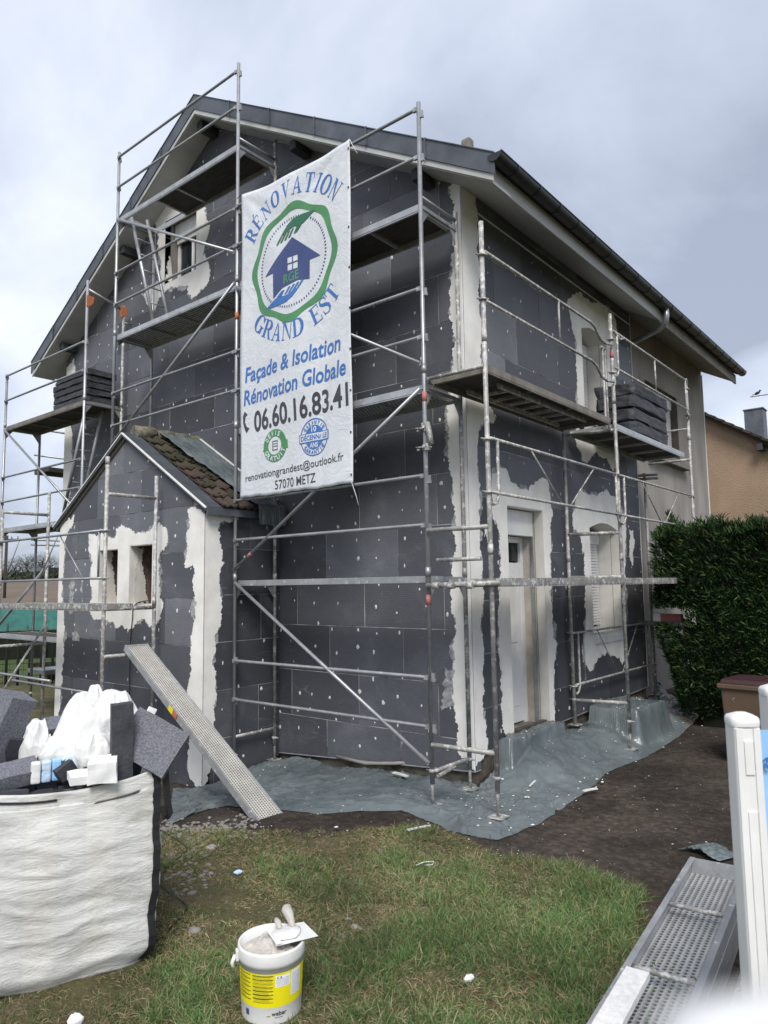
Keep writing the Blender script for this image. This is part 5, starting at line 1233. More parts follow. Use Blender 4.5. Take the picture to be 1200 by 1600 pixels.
def crease(x, y):
    c = 0
    for k, (a, f) in enumerate(((.45, 3.2), (1.15, 4.), (2.0, 3.4), (2.75, 5.))):
        q = x*math.cos(a)+y*math.sin(a); r_ = -x*math.sin(a)+y*math.cos(a)
        c += (1-abs(noise.noise(Vector((q*f+noise.noise(Vector((x*3, y*3, k)))*1.2, r_*f*.13, 20+k)))))**18
    return c
def ground_film(u, v):
    a, b = poly_at(fr_, u), poly_at(bk_, u); p = a.lerp(b, v)
    n_ = (noise.noise(Vector((u*40, v*9, 2)))*.035+noise.noise(Vector((u*170, v*9, 5)))*.014)*(1-v)**3; p = p + Vector((n_, n_*1.2))
    w = wr(p.x*1.0, p.y*1.0)
    ridge = (1-abs(noise.noise(Vector((p.x*1.1+p.y*.8, p.y*1.2-p.x*.7, 11)))))**8*.040
    e = .15+.85*min(1, (v)*6)
    w2 = noise.noise(Vector((p.x*1.4, p.y*1.4, 6)))
    z = bumpz(p.x, p.y) + .004 + .006*min(1, v*12) + (.008*(w2+.6) + ridge*.6 + .018*crease(p.x, p.y))*e
    if u > .93 and v > .7: z += (v-.7)*.8*min(1, (u-.93)*14)
    return (p.x, p.y, z)
sheet('ground_film', ground_film, 420, 90, 'tarp', 'grey green plastic film laid over the ground along the foot of the house', 'plastic film')
cs = sheet('film_scrap', lambda u, v: (2.28+u*.34+.1*v, -.62+v*.22-u*.16*0+.05*math.sin(u*5), gh(2.3, -.6)+.02+.05*wr(u*2, v*2, 3)*math.sin(pi*u)), 24, 18, 'tarp', 'small crumpled piece of grey plastic film on the soil beside the steel deck', 'plastic film')
# flakes of plaster
def flakes(name, pts, zf, r0, r1, mat, label):
    mb = MB()
    for x, y in pts:
        r = random.uniform(r0, r1)*random.choice((.6, 1, 1.5)); n = random.choice((4, 5, 6)); a0 = random.uniform(0, 6); el = random.uniform(.25, 1); z = zf(x, y)+.012
        vs = []
        for k in range(n):
            t = a0+2*pi*k/n; q = r*random.uniform(.6, 1.2); ca, sa = math.cos(a0), math.sin(a0); px_, py_ = q*math.cos(t), q*math.sin(t)*el
            vs.append(mb.bm.verts.new((x+px_*ca-py_*sa, y+px_*sa+py_*ca, z+random.uniform(-.002, .004))))
        c = mb.bm.verts.new((x, y, z+r*.35))
        for k in range(n): mb.bm.faces.new((vs[k], vs[(k+1) % n], c))
    return tag(mb.build(name, mat, None), label, 'debris', kind='stuff')
pts = []
for cx_, cy_, s_, n_ in ((.2, .9, .2, 40), (.35, -.3, .25, 60), (.75, -.6, .2, 45), (.4, 3.5, .3, 130), (.3, 2.2, .3, 60), (-3.0+.2, -.3, .15, 40), (.6, 1.5, .4, 60), (-.6, -.6, .6, 30), (.75, .1, .3, 50), (.15, 1.0, .12, 60), (.5, 4.7, .25, 40)):
    for k in range(int(n_*.6)): pts.append((cx_+rng.normal()*s_, cy_+rng.normal()*s_*1.3))
pts = [(x, y) for x, y in pts if (x > .04 or y < -.04) and x > -3.05]
flakes('plaster_flakes', pts, lambda x, y: bumpz(x, y)+.022, .004, .017, 'dab', 'white plaster crumbs scattered over the plastic film and doorsteps')
pts = []
while len(pts) < 300:
    x, y = random.uniform(-2.0, 3.3), random.uniform(-4.6, 4.5)
    if soil_mask(x, y) > -.1 and not (x < .95 and y > -1.2) and (y < 1 or random.random() < .4): pts.append((x, y))
for k in range(60): pts.append((random.uniform(-1.2, 3), random.uniform(-4.4, -1.8)))
flakes('ground_crumbs', pts, gh, .002, .009, 'dab', 'small pale crumbs and chips scattered over the dark soil')
# individual strips and lumps
def strip(p0, p1, w, label, name='plaster_strip'):
    a, b = Vector(p0), Vector(p1); d = (b-a).normalized(); n_ = Vector((-d.y, d.x, 0)); mb = MB(); c = (a+b)/2+n_*.01
    for q0, q1 in ((a, c), (c, b)): mb.obox((q0+q1)/2, (q1-q0).normalized(), n_, Vector((0, 0, 1)), (q1-q0).length/2+.003, w/2, .006)
    tag(mb.build(name, 'dab'), label, 'debris')
s0 = at(637, 1297, 'z', .03); s1 = at(672, 1290, 'z', .03); strip(s0, s1, .018, 'thin white strip lying at the edge of the grass left of the film')
s0 = at(912, 1236, 'z', .03); s1 = at(932, 1232, 'z', .03); strip(s0, s1, .035, 'short white strip lying on the dark soil beside the film edge')
s0 = at(828, 1228, 'z', .07); s1 = at(850, 1210, 'z', .07); strip(s0, s1, .015, 'narrow white strip lying on the film between the scaffold posts')
s0 = at(615, 1207, 'z', .06); s1 = at(636, 1213, 'z', .06); strip(s0, s1, .05, 'white curl of plaster on the film below the gable boards')
T(H, 'drain_pipe', [(-2.05, .0, .04), (-1.5, -.08, .05), (-1.1, -.05, .1), (-.9, .06, .12)], .02, 'render_grey')
T(H, 'drain_pipe', [(-.62, .05, .16), (-.62, .03, -.1)], .02, 'pipe')

# ================================================================== LEANING PLANK
def steel_deck(name, label, c0, c1, wv, up, w, th_, mat, group=None, bars=0, cat='scaffold deck'):
    """c0, c1 = centres of both ends; wv = width direction; up = face normal"""
    c0, c1, wv, up = map(Vector, (c0, c1, wv, up)); d = (c1-c0).normalized(); wv = (wv-d*wv.dot(d)).normalized(); up = d.cross(wv).normalized()*(1 if d.cross(wv).dot(up) > 0 else -1)
    t = thing(name, label, cat, tuple((c0+c1)/2), group); Lh = (c1-c0).length/2; c = (c0+c1)/2
    mb = MB(); mb.obox(c-up*.012, d, wv, up, Lh-.02, w/2-.012, .004)
    mb.build('perforated_plate', mat, t, uv=lambda v: ((v-c).dot(d), (v-c).dot(wv)))
    for s in (-1, 1):
        MB().obox(c+wv*s*(w/2-.006)-up*.035, d, wv, up, Lh, .006, .040).obox(c+wv*s*(w/2-.022)-up*.073, d, wv, up, Lh, .016, .004).build('side_rail', 'galv_deck', t, bevel=.0015)
    for s in (-1, 1):
        MB().obox(c+d*s*(Lh-.01)-up*.035, d, wv, up, .008, w/2-.013, .036).build('end_plate', 'galv_deck', t)
        for q in (-1, 1): MB().obox(c+d*s*(Lh+.012)+wv*q*w*.30-up*.055, d, wv, up, .028, .022, .007).build('end_hook', 'galv_deck', t)
    return t, c, d, wv, up, Lh
ptop = at(213, 1007, 'x', -3.90); pbot = at(428, 1283, 'z', -.07)
wv = (.05, 1, 0); d_ = (Vector(ptop)-Vector(pbot)).normalized(); upn = Vector(wv).cross(d_); upn = upn if upn.z > 0 else -upn
pk, c, d, wv_, up_, Lh = steel_deck('steel_plank', 'splashed perforated steel deck leaning from the ground up to the porch', pbot, ptop, wv, upn, .30, .04, 'perf')
for k, m_ in ((0, 'yellow'), (1, 'orange')): MB().obox(c-wv_*.1565-up_*.035+d*(.30-k*.10), d, wv_, up_, .05, .001, .032).build('sticker', m_, pk)
MB().tube([Vector(pbot)+Vector((-.02, -.2, -.03)), Vector(pbot)+Vector((-.02, .26, -.03))], .022, 8).build('foot_bar', 'galv_dirty', pk)

# ================================================================== DECKS LYING AT THE RIGHT
a0_, a1_ = at(1085, 1335, 'z', .25), at(918, 1590, 'z', .25)
fl = at(1077, 1336, 'z', .27); nl = at(912, 1600, 'z', .27); dd = (Vector(nl)-Vector(fl)).normalized(); ww = Vector((-dd.y, dd.x, 0)); ww = ww if ww.x > 0 else -ww
c_far = Vector(fl)+ww*.19; c_near = c_far + dd*3.07
t, c, d, wv_, up_, Lh = steel_deck('steel_deck', 'galvanised perforated deck lying bottom up on the stack beside the white fence', (c_far.x, c_far.y, .17), (c_near.x, c_near.y, .17), ww, (0, 0, 1), .38, .08, 'perf_clean', 'steel decks piled by the fence')
for s in (-1, 1): MB().obox(c+wv_*s*.182+up_*.045, d, wv_, up_, Lh, .005, .045).obox(c+wv_*s*.168+up_*.088, d, wv_, up_, Lh, .016, .004).build('side_rail', 'galv_deck', t, bevel=.0015)
for s in (-1, 1): MB().obox(c+d*s*(Lh-.01)+up_*.045, d, wv_, up_, .008, .176, .043).build('end_plate', 'galv_deck', t)
for q in (.78, 1.62, 2.45): p = Vector((c_far.x, c_far.y, .235))+dd*q; MB().tube([p-ww*.17, p+ww*.17], .015, 8).build('cross_tube', 'galv_dirty', t)
t2, c2, d2, w2, u2_, Lh2 = steel_deck('steel_deck', 'lower galvanised deck under the bottom-up one beside the white fence', (c_far.x+.005, c_far.y-.06, .085), (c_near.x+.005, c_near.y-.06, .085), ww, (0, 0, 1), .38, .08, 'perf_clean', 'steel decks piled by the fence')
b0 = at(997, 1520, 'z', .30)

tag(MB().obox(Vector(b0)+dd*.75+Vector((0, 0, .0)), dd, ww, Vector((0, 0, 1)), .75, .055, .018).build('board', 'dab', bevel=.003), 'narrow plaster-stained board lying on top of the bottom-up steel deck', 'board')
p = c_far+ww*.29; 
tag(MB().tube([(p.x+dd.x*.6, p.y+dd.y*.6, .10), (p.x+dd.x*2.6, p.y+dd.y*2.6, .12)], .026, 10).build('steel_tube', 'galv_dirty'), 'plaster-stained steel tube lying between the decks and the white fence', 'tube')
q0 = Vector((p.x, p.y, 0))+ww*.12
tag(MB().obox(q0+dd*1.5+Vector((0, 0, .12)), (dd*.93+ww*.3).normalized(), (ww*.93-dd*.3).normalized(), Vector((0, 0, 1)), .20, .06, .04).tube([q0+dd*1.30+Vector((0, 0, .15)), q0+dd*1.30+Vector((.12, .02, .15))], .035, 10).build('timber_offcut', 'dab', bevel=.006), 'splashed timber offcut wedged beside the steel decks at the fence', 'timber')

# ================================================================== WHITE FENCE
def fence_post(x, y, ztop_, label, w=.118, rot=.60, z0=-.05):
    t = thing('fence_post', label, 'fence post', (x, y, z0), 'white fence posts')
    ca, sa = Vector((math.cos(rot), math.sin(rot), 0)), Vector((-math.sin(rot), math.cos(rot), 0)); up = Vector((0, 0, 1)); h = (ztop_-z0-.048*w/.094)
    c = Vector((x, y, z0+h/2))
    mb = MB().obox(c, ca, sa, up, w/2, w/2, h/2); mb.build('post', 'white_pvc', t, bevel=.008)
    for q in (-1, 1): MB().obox(c-sa*(w/2+.002)+ca*q*w*.33, ca, sa, up, w*.13, .004, h/2-.004).build('face_rib', 'white_pvc', t, bevel=.0015)
    for z0_, z1_ in ((ztop_-.20, ztop_-.09), (ztop_-1.0, ztop_-.32), (ztop_-1.6, ztop_-1.15)):
        MB().obox(Vector((x, y, (z0_+z1_)/2))-sa*(w/2+.001), ca, sa, up, w*.17, .004, (z1_-z0_)/2).build('insert', 'white_pvc', t, bevel=.001)
    bm = bmesh.new(); hs = w/.094; prof = [(1.10, 0), (1.13, .010*hs), (1.12, .024*hs), (1.02, .033*hs), (.75, .040*hs), (.40, .046*hs), (.02, .048*hs)]; rings = []
    for k, dz in prof:
        r_ = []
        for i in range(24):
            a = 2*pi*i/24; n_ = 5 if k > .8 else 3; cs_, sn = math.cos(a), math.sin(a); m_ = (abs(cs_)**n_+abs(sn)**n_)**(-1/n_)
            p = Vector((x, y, ztop_-.048*hs+dz)) + ca*(cs_*m_*k*w/2) + sa*(sn*m_*k*w/2); r_.append(bm.verts.new(p))
        rings.append(r_)
    for j in range(len(rings)-1):
        for i in range(24): f = bm.faces.new((rings[j][i], rings[j][(i+1) % 24], rings[j+1][(i+1) % 24], rings[j+1][i])); f.smooth = True
    bm.faces.new(rings[-1]); m2 = MB(); m2.bm = bm; m2.build('post_cap', 'white_pvc', t)
    return t
p1 = atz(1160, 1140, 2.45); fence_post(p1.x, p1.y, 1.72, 'tall white plastic fence post with a domed cap beside the steel decks', .086)
p2 = atz(1214, 1140, 3.5); fence_post(p2.x, p2.y, 1.66, 'white fence post at the right edge behind the tall one', .11)
p3 = atz(1300, 1585, .085); fence_post(p3.x, p3.y, p3.z, 'blurred white fence post cap very close in the lower right corner', .030, .9)
# printed blue sheet hung on the fence
s0 = atz(1188, 1300, 2.75); ex = CR.copy(); ex.z = 0; ex.normalize()
sg = thing('printed_sheet', 'light blue printed sheet hanging behind the white fence post', 'sign', (s0.x+.3, s0.y+.2, 1.1))
def ssurf(u, v): p = s0 + ex*(u*.7) + Vector((.0, .02*math.sin(u*9+v*3), 0)); return (p.x, p.y, 1.585-v*.75)
V = [ssurf(i/12, j/16) for j in range(17) for i in range(13)]; mb = MB(); vv = [mb.bm.verts.new(p) for p in V]
for j in range(16):
    for i in range(12): f = mb.bm.faces.new((vv[j*13+i], vv[j*13+i+1], vv[(j+1)*13+i+1], vv[(j+1)*13+i])); f.smooth = True
mb.build('sheet', 'sign_blue', sg, normals=False)
tb = text_bm('RÉ', 1, bold=.02, fit=(.16, .055, .72)); 
for v in tb.verts: a, b = v.co.x, v.co.z; v.co = s0+ex*(.02+a*.5)+Vector((0, -.012, 0)); v.co.z = 1.41+b+a*.45
m2 = MB(); m2.bm = tb; m2.build('printed_text', 'ink_blue', sg, normals=False)
MB().tube([s0+ex*.10+Vector((0, -.015, -.0)), s0+ex*.02+Vector((0, -.015, -.12)), s0+ex*.05+Vector((0, -.015, -.25))], .010, 6).build('printed_arc', 'ink_green', sg)
for z_, n_ in ((1.60, 'fence_rail'),):
    a_ = Vector((p2.x, p2.y, 1.62))
    rl = thing('garden_fence', 'white plastic fence panel running out of view at the right edge', 'fence', (p2.x+.4, p2.y+.2, .4))
    for k in range(4): MB().obox(Vector((p2.x, p2.y, 1.50-k*.30))+ex*.55, ex, Vector((-ex.y, ex.x, 0)), Vector((0, 0, 1)), .50, .015, .06).build('slat', 'white_pvc', rl, bevel=.004)

# ================================================================== BIN
bc = Vector((2.12, 2.95, .0)); ang = -.10
ca, sa, up = Vector((math.cos(ang), math.sin(ang), 0)), Vector((-math.sin(ang), math.cos(ang), 0)), Vector((0, 0, 1))
bn_ = thing('wheelie_bin', 'brown wheelie bin with a maroon lid in front of the hedge', 'bin', (bc.x, bc.y, 0))
MB().obox(bc+up*.45, ca, sa, up, .235, .25, .43, 1.17).build('body', 'bin', bn_, bevel=.02)
MB().obox(bc+up*.90, ca, sa, up, .305, .325, .028).build('rim', 'bin', bn_, bevel=.012)
ld = MB().obox(bc+up*.955, ca, sa, up, .285, .315, .028, .92).build('lid', 'bin_lid', bn_, bevel=.018)
MB().obox(bc+up*.988, ca, sa, up, .16, .20, .008).build('lid_rib', 'bin_lid', ld, bevel=.004)
MB().tube([bc+sa*.33-ca*.2+up*.93, bc+sa*.37-ca*.2+up*.96, bc+sa*.37+ca*.2+up*.96, bc+sa*.33+ca*.2+up*.93], .014, 8).build('handle', 'bin', bn_)
for s in (-1, 1): MB().tube([bc+sa*.22+ca*s*.20+up*.10, bc+sa*.22+ca*s*.25+up*.10], .10, 18).build('wheel', 'black', bn_)
T(bn_, 'scratch_mark', [bc-sa*.283-ca*.11+up*.77, bc-sa*.290-ca*.15+up*.75, bc-sa*.283-ca*.12+up*.71], .004, 'render_grey', 5)

# ================================================================== BUCKET
B0 = Vector(at(422, 1600, 'z', 0)); B0 += Vector((-.085, .085, 0))
bk = thing('bucket', 'white mortar bucket with a yellow label standing on the grass', 'bucket', (B0.x, B0.y, 0))
BR0, BR1, BH = .150, .168, .345
MB().lathe((B0.x, B0.y, .005), [(0, 0), (BR0, 0), (BR0+.002, .01), (lin(BR0, BR1, .78), BH*.78), (lin(BR0, BR1, .78)+.005, BH*.785), (BR1+.004, BH*.84), (BR1+.006, BH-.012), (BR1+.002, BH), (BR1-.006, BH-.002), (BR1-.010, BH-.05), (BR1-.012, BH-.06)], 64).build('body', 'bucket', bk, smooth=True)
def brad(z): return lin(BR0, BR1, z/BH)
ANG0 = math.atan2(CC.y-B0.y, CC.x-B0.x)     # towards the photographer's side of the bucket
def wrap(a0, a1, z0, z1, name, mat, off=.0012, par=bk, n=24):
    mb = MB(); g = []
    for k in range(n+1):
        a = lin(a0, a1, k/n)+ANG0; g.append([mb.bm.verts.new((B0.x+(brad(z)+off)*math.cos(a), B0.y+(brad(z)+off)*math.sin(a), z)) for z in (z0, z1)])
    for k in range(n): mb.bm.faces.new((g[k][0], g[k+1][0], g[k+1][1], g[k][1])).smooth = True
    return mb.build(name, mat, par, normals=False)
lb = wrap(-1.75, 1.45, .093, .254, 'label', 'yellow', .0012, n=48)
for k in range(8): wrap(-.62, .05, .243-k*.018, .2468-k*.018, 'label_line', 'ink_dark' if k in (0, 1, 3, 4, 5, 6) else 'ink_olive', .0020, lb)
for k in range(7): wrap(-1.25, -.70, .243-k*.0197, .2468-k*.0197, 'label_line', 'ink_dark', .0020, lb)
for k in range(20): wrap(-.60, random.uniform(-.15, .03), .239-k*.0063, .2413-k*.0063, 'label_line', 'ink_olive', .0017, lb)
for k in range(18): wrap(-1.23, random.uniform(-.95, -.72), .2385-k*.0068, .2407-k*.0068, 'label_line', 'ink_olive', .0017, lb)
wrap(.12, .60, .188, .243, 'label_box', 'eps_white', .0018, lb); wrap(.64, 1.05, .131, .247, 'label_box', 'eps_white', .0018, lb)
for k in range(8): wrap(.14, .57, .193+k*.0049, .1955+k*.0049, 'label_line', 'ink_grey', .0024, lb)
for k in range(16): wrap(.66, 1.03, .136+k*.0066, .139+k*.0066, 'label_line', 'ink_grey', .0024, lb)
def wtext(s, a0, w, z, h, mat, bold=.02):
    b2 = text_bm(s, 1, bold=bold, fit=(w, h, .72))
    for v in b2.verts: a = ANG0+a0+v.co.x/brad(z); zz_ = z+v.co.z; v.co = Vector((B0.x+(brad(zz_)+.003)*math.cos(a), B0.y+(brad(zz_)+.003)*math.sin(a), zz_))
    m2 = MB(); m2.bm = b2; return m2.build('printed_text', mat, lb, normals=False)
wtext('C E', .16, .026, .229, .011, 'ink_dark'); wtext('weber', .0, .075, .054, .022, 'ink_dark', .02); wrap(-.16, -.04, .052, .055, 'logo_mark', 'ink_dark', .002, lb, 4); wrap(-.10, -.04, .055, .062, 'logo_mark', 'yellow', .002, lb, 4); wrap(.10, .38, .043, .0455, 'label_line', 'ink_dark', .002, lb)
wrap(-.95, -.80, .045, .075, 'blue_spot', 'ink_navy', .0015, lb)
bm = bmesh.new(); bmesh.ops.create_grid(bm, x_segments=36, y_segments=36, size=1)
for v in list(bm.verts):
    x, y = v.co.x, v.co.y; r_ = math.hypot(x, y); m_ = max(abs(x), abs(y)); k = (m_/r_ if r_ > 0 else 1); x, y = x*k*(BR1-.011), y*k*(BR1-.011)
    h = .045*math.exp(-((x+.03)**2+(y-.02)**2)/.006) + .020*noise.noise(Vector((x*26, y*26, 1))) + .012*noise.noise(Vector((x*60, y*60, 3)))
    v.co = Vector((B0.x+x, B0.y+y, BH-.045+h*(1-m_**6)))
m2 = MB(); m2.bm = bm; m2.build('mortar_paste', 'paste', bk, smooth=True)
for s in (0,):
    a = ANG0-1.45; e = Vector((math.cos(a), math.sin(a), 0)); q = Vector((B0.x, B0.y, BH-.05))+e*(BR1+.008)
    MB().obox(q, e, Vector((0,0,1)), Vector((-e.y, e.x, 0)), .008, .026, .018).build('handle_lug', 'bucket', bk, bevel=.004)
    MB().tube([q+e*.01, q+e*.025+Vector((0, 0, -.035)), q+e*.02+Vector((0, 0, -.06))], .010, 8).build('bail', 'bucket', bk)
# trowel and float across the rim
tl = Vector((B0.x, B0.y, BH+.008)) + CR*.085 + Vector((-.01, .02, 0)); r2 = Vector((CR.x, CR.y, 0)).normalized(); f2 = Vector((-r2.y, r2.x, 0))
tw = thing('finishing_trowel', 'steel trowel smeared with mortar lying across the bucket rim', 'trowel', tuple(tl))
def bent(pts, hgt, name, mat, par, z0=0):
    mb = MB(); mb.prism(pts, 'Z', 0, hgt)
    for v in mb.bm.verts: x, y, z = v.co; v.co = tl + r2*x + f2*y + Vector((0, 0, z + z0 + .10*x))
    return mb.build(name, mat, par, bevel=.0008)
bent([(-.135, .115), (-.055, -.10), (.155, -.045), (.06, .135)], .002, 'blade', 'white_pvc', tw)
mb = MB(); bmesh.ops.create_icosphere(mb.bm, subdivisions=3, radius=1, matrix=Matrix.Identity(4))
for v in mb.bm.verts:
    q = v.co; n_ = noise.noise(q*1.6)*.25+1; v.co = tl + r2*(q.x*.080*n_-.012) + f2*(q.y*.070*n_+.01) + Vector((0, 0, .012+q.z*.014*n_+.10*(q.x*.08-.01)))
mb.build('mortar_smear', 'film', tw, smooth=True)
MB().tube([tl+r2*.01+f2*.05+Vector((0,0,.015)), tl+r2*.005+f2*.06+Vector((0,0,.035)), tl-r2*.015+f2*.095+Vector((0,0,.065)), tl-r2*.035+f2*.12+Vector((0,0,.085)), tl-r2*.045+f2*.13+Vector((0,0,.09))], [.012, .016, .026, .028, .014], 12).build('grip', 'paste', tw)
t3 = thing('filling_knife', 'second tool with a round plaster-covered grip beside the trowel on the bucket', 'filling knife', tuple(tl-r2*.08))
MB().tube([tl-r2*.055+f2*.04+Vector((0,0,.012)), tl-r2*.07+f2*.075+Vector((0,0,.028)), tl-r2*.085+f2*.105+Vector((0,0,.036))], [.013, .018, .013], 12).build('grip', 'paste', t3)
MB().obox(tl-r2*.085-f2*.005+Vector((0,0,.006)), (r2*.45-f2*.89).normalized(), (r2*.89+f2*.45).normalized(), Vector((0,0,1)), .105, .016, .001).build('blade', 'white_pvc', t3)

# ================================================================== BULK BAG AND RUBBISH
R0 = Vector((.46, -4.19, 0)); er = Vector((.38, .925, 0)).normalized(); ef = Vector((-.925, .38, 0)).normalized()    # front edge direction, depth direction
bw, bd, bh = 1.12, .95, 1.10
bg_ = thing('bulk_bag', 'large white woven rubble bag with black seams filled with rubbish', 'bulk bag', tuple(R0-er*bw/2+ef*bd/2))
def bag_pt(s, t):
    """s runs round the bag 0..4 (front, right, back, left), t = height 0..1"""
    k = int(s) % 4; f = s-int(s)
    cor = [R0-er*bw, R0, R0+ef*bd, R0-er*bw+ef*bd]
    a, b = cor[k], cor[(k+1) % 4]; p = a.lerp(b, f); c = R0-er*bw/2+ef*bd/2
    out = (p-c); out.z = 0
    rnd = 1 - .07*(abs(2*f-1)**6)                                             # rounded corners
    bulge = 1 + .045*math.sin(pi*min(1, t*1.05)) *(1-.5*abs(2*f-1)) - .09*(1-sm(t, 0, .10))
    n_ = noise.noise(Vector((p.x*2, p.y*2, t*7)))*.022 + (1-abs(noise.noise(Vector((p.x*2.5, p.y*2.5, t*11+p.x*2)))))**5*.008 + (1-abs(noise.noise(Vector((p.x*3, p.y*3, t*17+p.y*3)))))**5*.005
    out = out*lin(.985, 1.03, sm(t, .0, .8))
    q = c + out*rnd*bulge + out.normalized()*n_
    q.z = t*bh + (.05*math.sin(f*pi)*(t > .9)*-1) + .03*noise.noise(Vector((s*3, t*2, 0))) + .0
    if k == 0: q.z += .015*math.sin(f*9)*t
    return q
nS, nT = 176, 70; mb = MB(); g = [[mb.bm.verts.new(bag_pt(4*i/nS, j/nT)) for i in range(nS)] for j in range(nT+1)]
for j in range(nT):
    for i in range(nS): mb.bm.faces.new((g[j][i], g[j][(i+1) % nS], g[j+1][(i+1) % nS], g[j+1][i])).smooth = True
c_ = mb.bm.verts.new((R0-er*bw/2+ef*bd/2)+Vector((0, 0, .01)))
for i in range(nS): mb.bm.faces.new((g[0][(i+1) % nS], g[0][i], c_))
mb.build('cloth', 'bagcloth', bg_, normals=False).modifiers.new('thickness', 'SOLIDIFY').thickness = .003
def strap(pts, w, name, mat, par, th_=.004):
    mb = MB(); pts = [Vector(p) for p in pts]; L_ = []
    for i, p in enumerate(pts):
        sd_ = er.copy()
        L_.append([mb.bm.verts.new(p+sd_*w/2-ef*th_), mb.bm.verts.new(p-sd_*w/2-ef*th_), mb.bm.verts.new(p-sd_*w/2+ef*th_), mb.bm.verts.new(p+sd_*w/2+ef*th_)])
    for i in range(len(L_)-1):
        for k in range(4): mb.bm.faces.new((L_[i][k], L_[i][(k+1) % 4], L_[i+1][(k+1) % 4], L_[i+1][k]))
    mb.bm.faces.new(L_[0]); mb.bm.faces.new(L_[-1][::-1]); return mb.build(name, mat, par)
strap([bag_pt(.984, j/40)+er*.004-ef*.008 for j in range(1, 41)], .042, 'corner_seam', 'black', bg_)
top = bag_pt(.97, 1); strap([top+Vector((0, 0, -.20)), top+Vector((0, 0, .02)), top+er*.03+Vector((0, 0, .05)), top+er*.06+Vector((0, 0, .03)), top+er*.08+Vector((0, 0, -.20)), top+er*.095+Vector((0, 0, -.27)), top+er*.075+Vector((0, 0, -.30)), top+er*.05+Vector((0, 0, -.22))], .038, 'lifting_loop', 'black', bg_)
MB().tube([bag_pt(.02+.95*k/30, .965)-ef*.006 for k in range(16)], .006, 6).build('rim_stitching', 'black', bg_)
# contents
core = R0-er*bw/2+ef*bd/2
mb = MB(); 
for i in range(90):
    p = core + er*random.uniform(-.5, .46) + ef*random.uniform(-.42, .40) + Vector((0, 0, bh-.12+random.uniform(-.05, .04)))
    mb.obox(p, Vector((rng.normal(), rng.normal(), rng.normal())).normalized(), Vector((0,0,1)), er, random.uniform(.03, .09), random.uniform(.02, .05), random.uniform(.02, .06))
mb.obox(core+Vector((0, 0, bh*.55)), er, ef, Vector((0,0,1)), bw*.36, bd*.36, bh*.34)
tag(mb.build('rubble_filling', 'eps_low', normals=False), 'loose dark foam rubble filling the top of the white bulk bag', 'rubble', kind='stuff')
def crumple(c, rx, ry, rz, label, mat='film', seed=1, amp=.30, fold=3.2, sub=5, name='plastic_film', big=1.0):
    """a gathered sheet: folds radiate from a pinched tip, crisp ridges and hollow valleys"""
    r_ = random.Random(seed); nth, nr_ = 120, 34; mb = MB(); g = []; s_ = seed*7.3
    tipx, tipy = r_.uniform(-.25, .25), r_.uniform(-.2, .2)
    for j in range(nr_+1):
        q = j/nr_; row = []
        for i in range(nth):
            th_ = 2*pi*i/nth; cx_, sx_ = math.cos(th_), math.sin(th_)
            tw_ = th_+.5*noise.noise(Vector((cx_*.8, sx_*.8, q*1.3+s_)))+q*.5
            a1 = noise.noise(Vector((math.cos(tw_)*1.35*(.4+q), math.sin(tw_)*1.35*(.4+q), q*1.6+s_))); a2 = noise.noise(Vector((math.cos(tw_)*3.4*q, math.sin(tw_)*3.4*q, q*2.6+s_+4)))
            a3 = noise.noise(Vector((cx_*q*6, sx_*q*6, s_+9)))
            ridge = (1-min(1, abs(a1)*1.9))**1.5*.62+(1-min(1, abs(a2)*2.4))**2*.22*q+(1-min(1, abs(a3)*2.6))**2*.12*q
            rad_ = q**.8*(1+.22*noise.noise(Vector((cx_*1.1, sx_*1.1, s_+2)))+.10*a2)
            under = max(0, q-.82)/.18
            x = tipx*(1-q)+cx_*rad_*(1-.25*under); y = tipy*(1-q)+sx_*rad_*(1-.25*under)
            z = 1.0-1.75*q**2.1-(under*.25)+(ridge-.35)*amp*1.9*min(1, q*2.0+.15)
            row.append(mb.bm.verts.new(Vector(c)+er*(x*rx*1.13)+ef*(y*ry*1.13)+Vector((0, 0, z*rz*1.13))))
        g.append(row)
    for j in range(nr_):
        for i in range(nth): mb.bm.faces.new((g[j][i], g[j+1][i], g[j+1][(i+1) % nth], g[j][(i+1) % nth])).smooth = True
    bmesh.ops.remove_doubles(mb.bm, verts=g[0], dist=1)
    return tag(mb.build(name, mat), label, 'plastic film')
def bagpos(px, py, dep): return atz(px, py, dep*1.13)
crumple(bagpos(150, 1150, 3.98), .25, .20, .235, 'large white crumpled plastic sheet heaped highest on the bulk bag', seed=1, amp=.24)
crumple(bagpos(148, 1092, 3.98), .055, .06, .075, 'small knotted tip of white plastic poking up above the heap', seed=5, amp=.35)
crumple(bagpos(182, 1112, 4.0), .16, .12, .12, 'white plastic fold lying to the right of the highest sheet', seed=8, amp=0.19)
crumple(bagpos(52, 1160, 3.85), .10, .09, .12, 'small white crumpled plastic ball on the left of the heap', seed=2, amp=0.34)
crumple(bagpos(150, 1172, 3.80), .13, .09, .085, 'white plastic bundle just behind the white foam block', seed=3, amp=0.28)
crumple(bagpos(100, 1172, 3.84), .15, .10, .085, 'flat white plastic wad in the middle of the heap', seed=4, amp=0.28)
crumple(bagpos(205, 1150, 4.0), .05, .05, .13, 'upright white plastic wisp behind the dark foam plank', seed=6, amp=0.25)
crumple(bagpos(112, 1190, 3.76), .07, .05, .04, 'clear bluish plastic wad with a red mark beside the blue package', 'film_blue', seed=7, amp=.4)
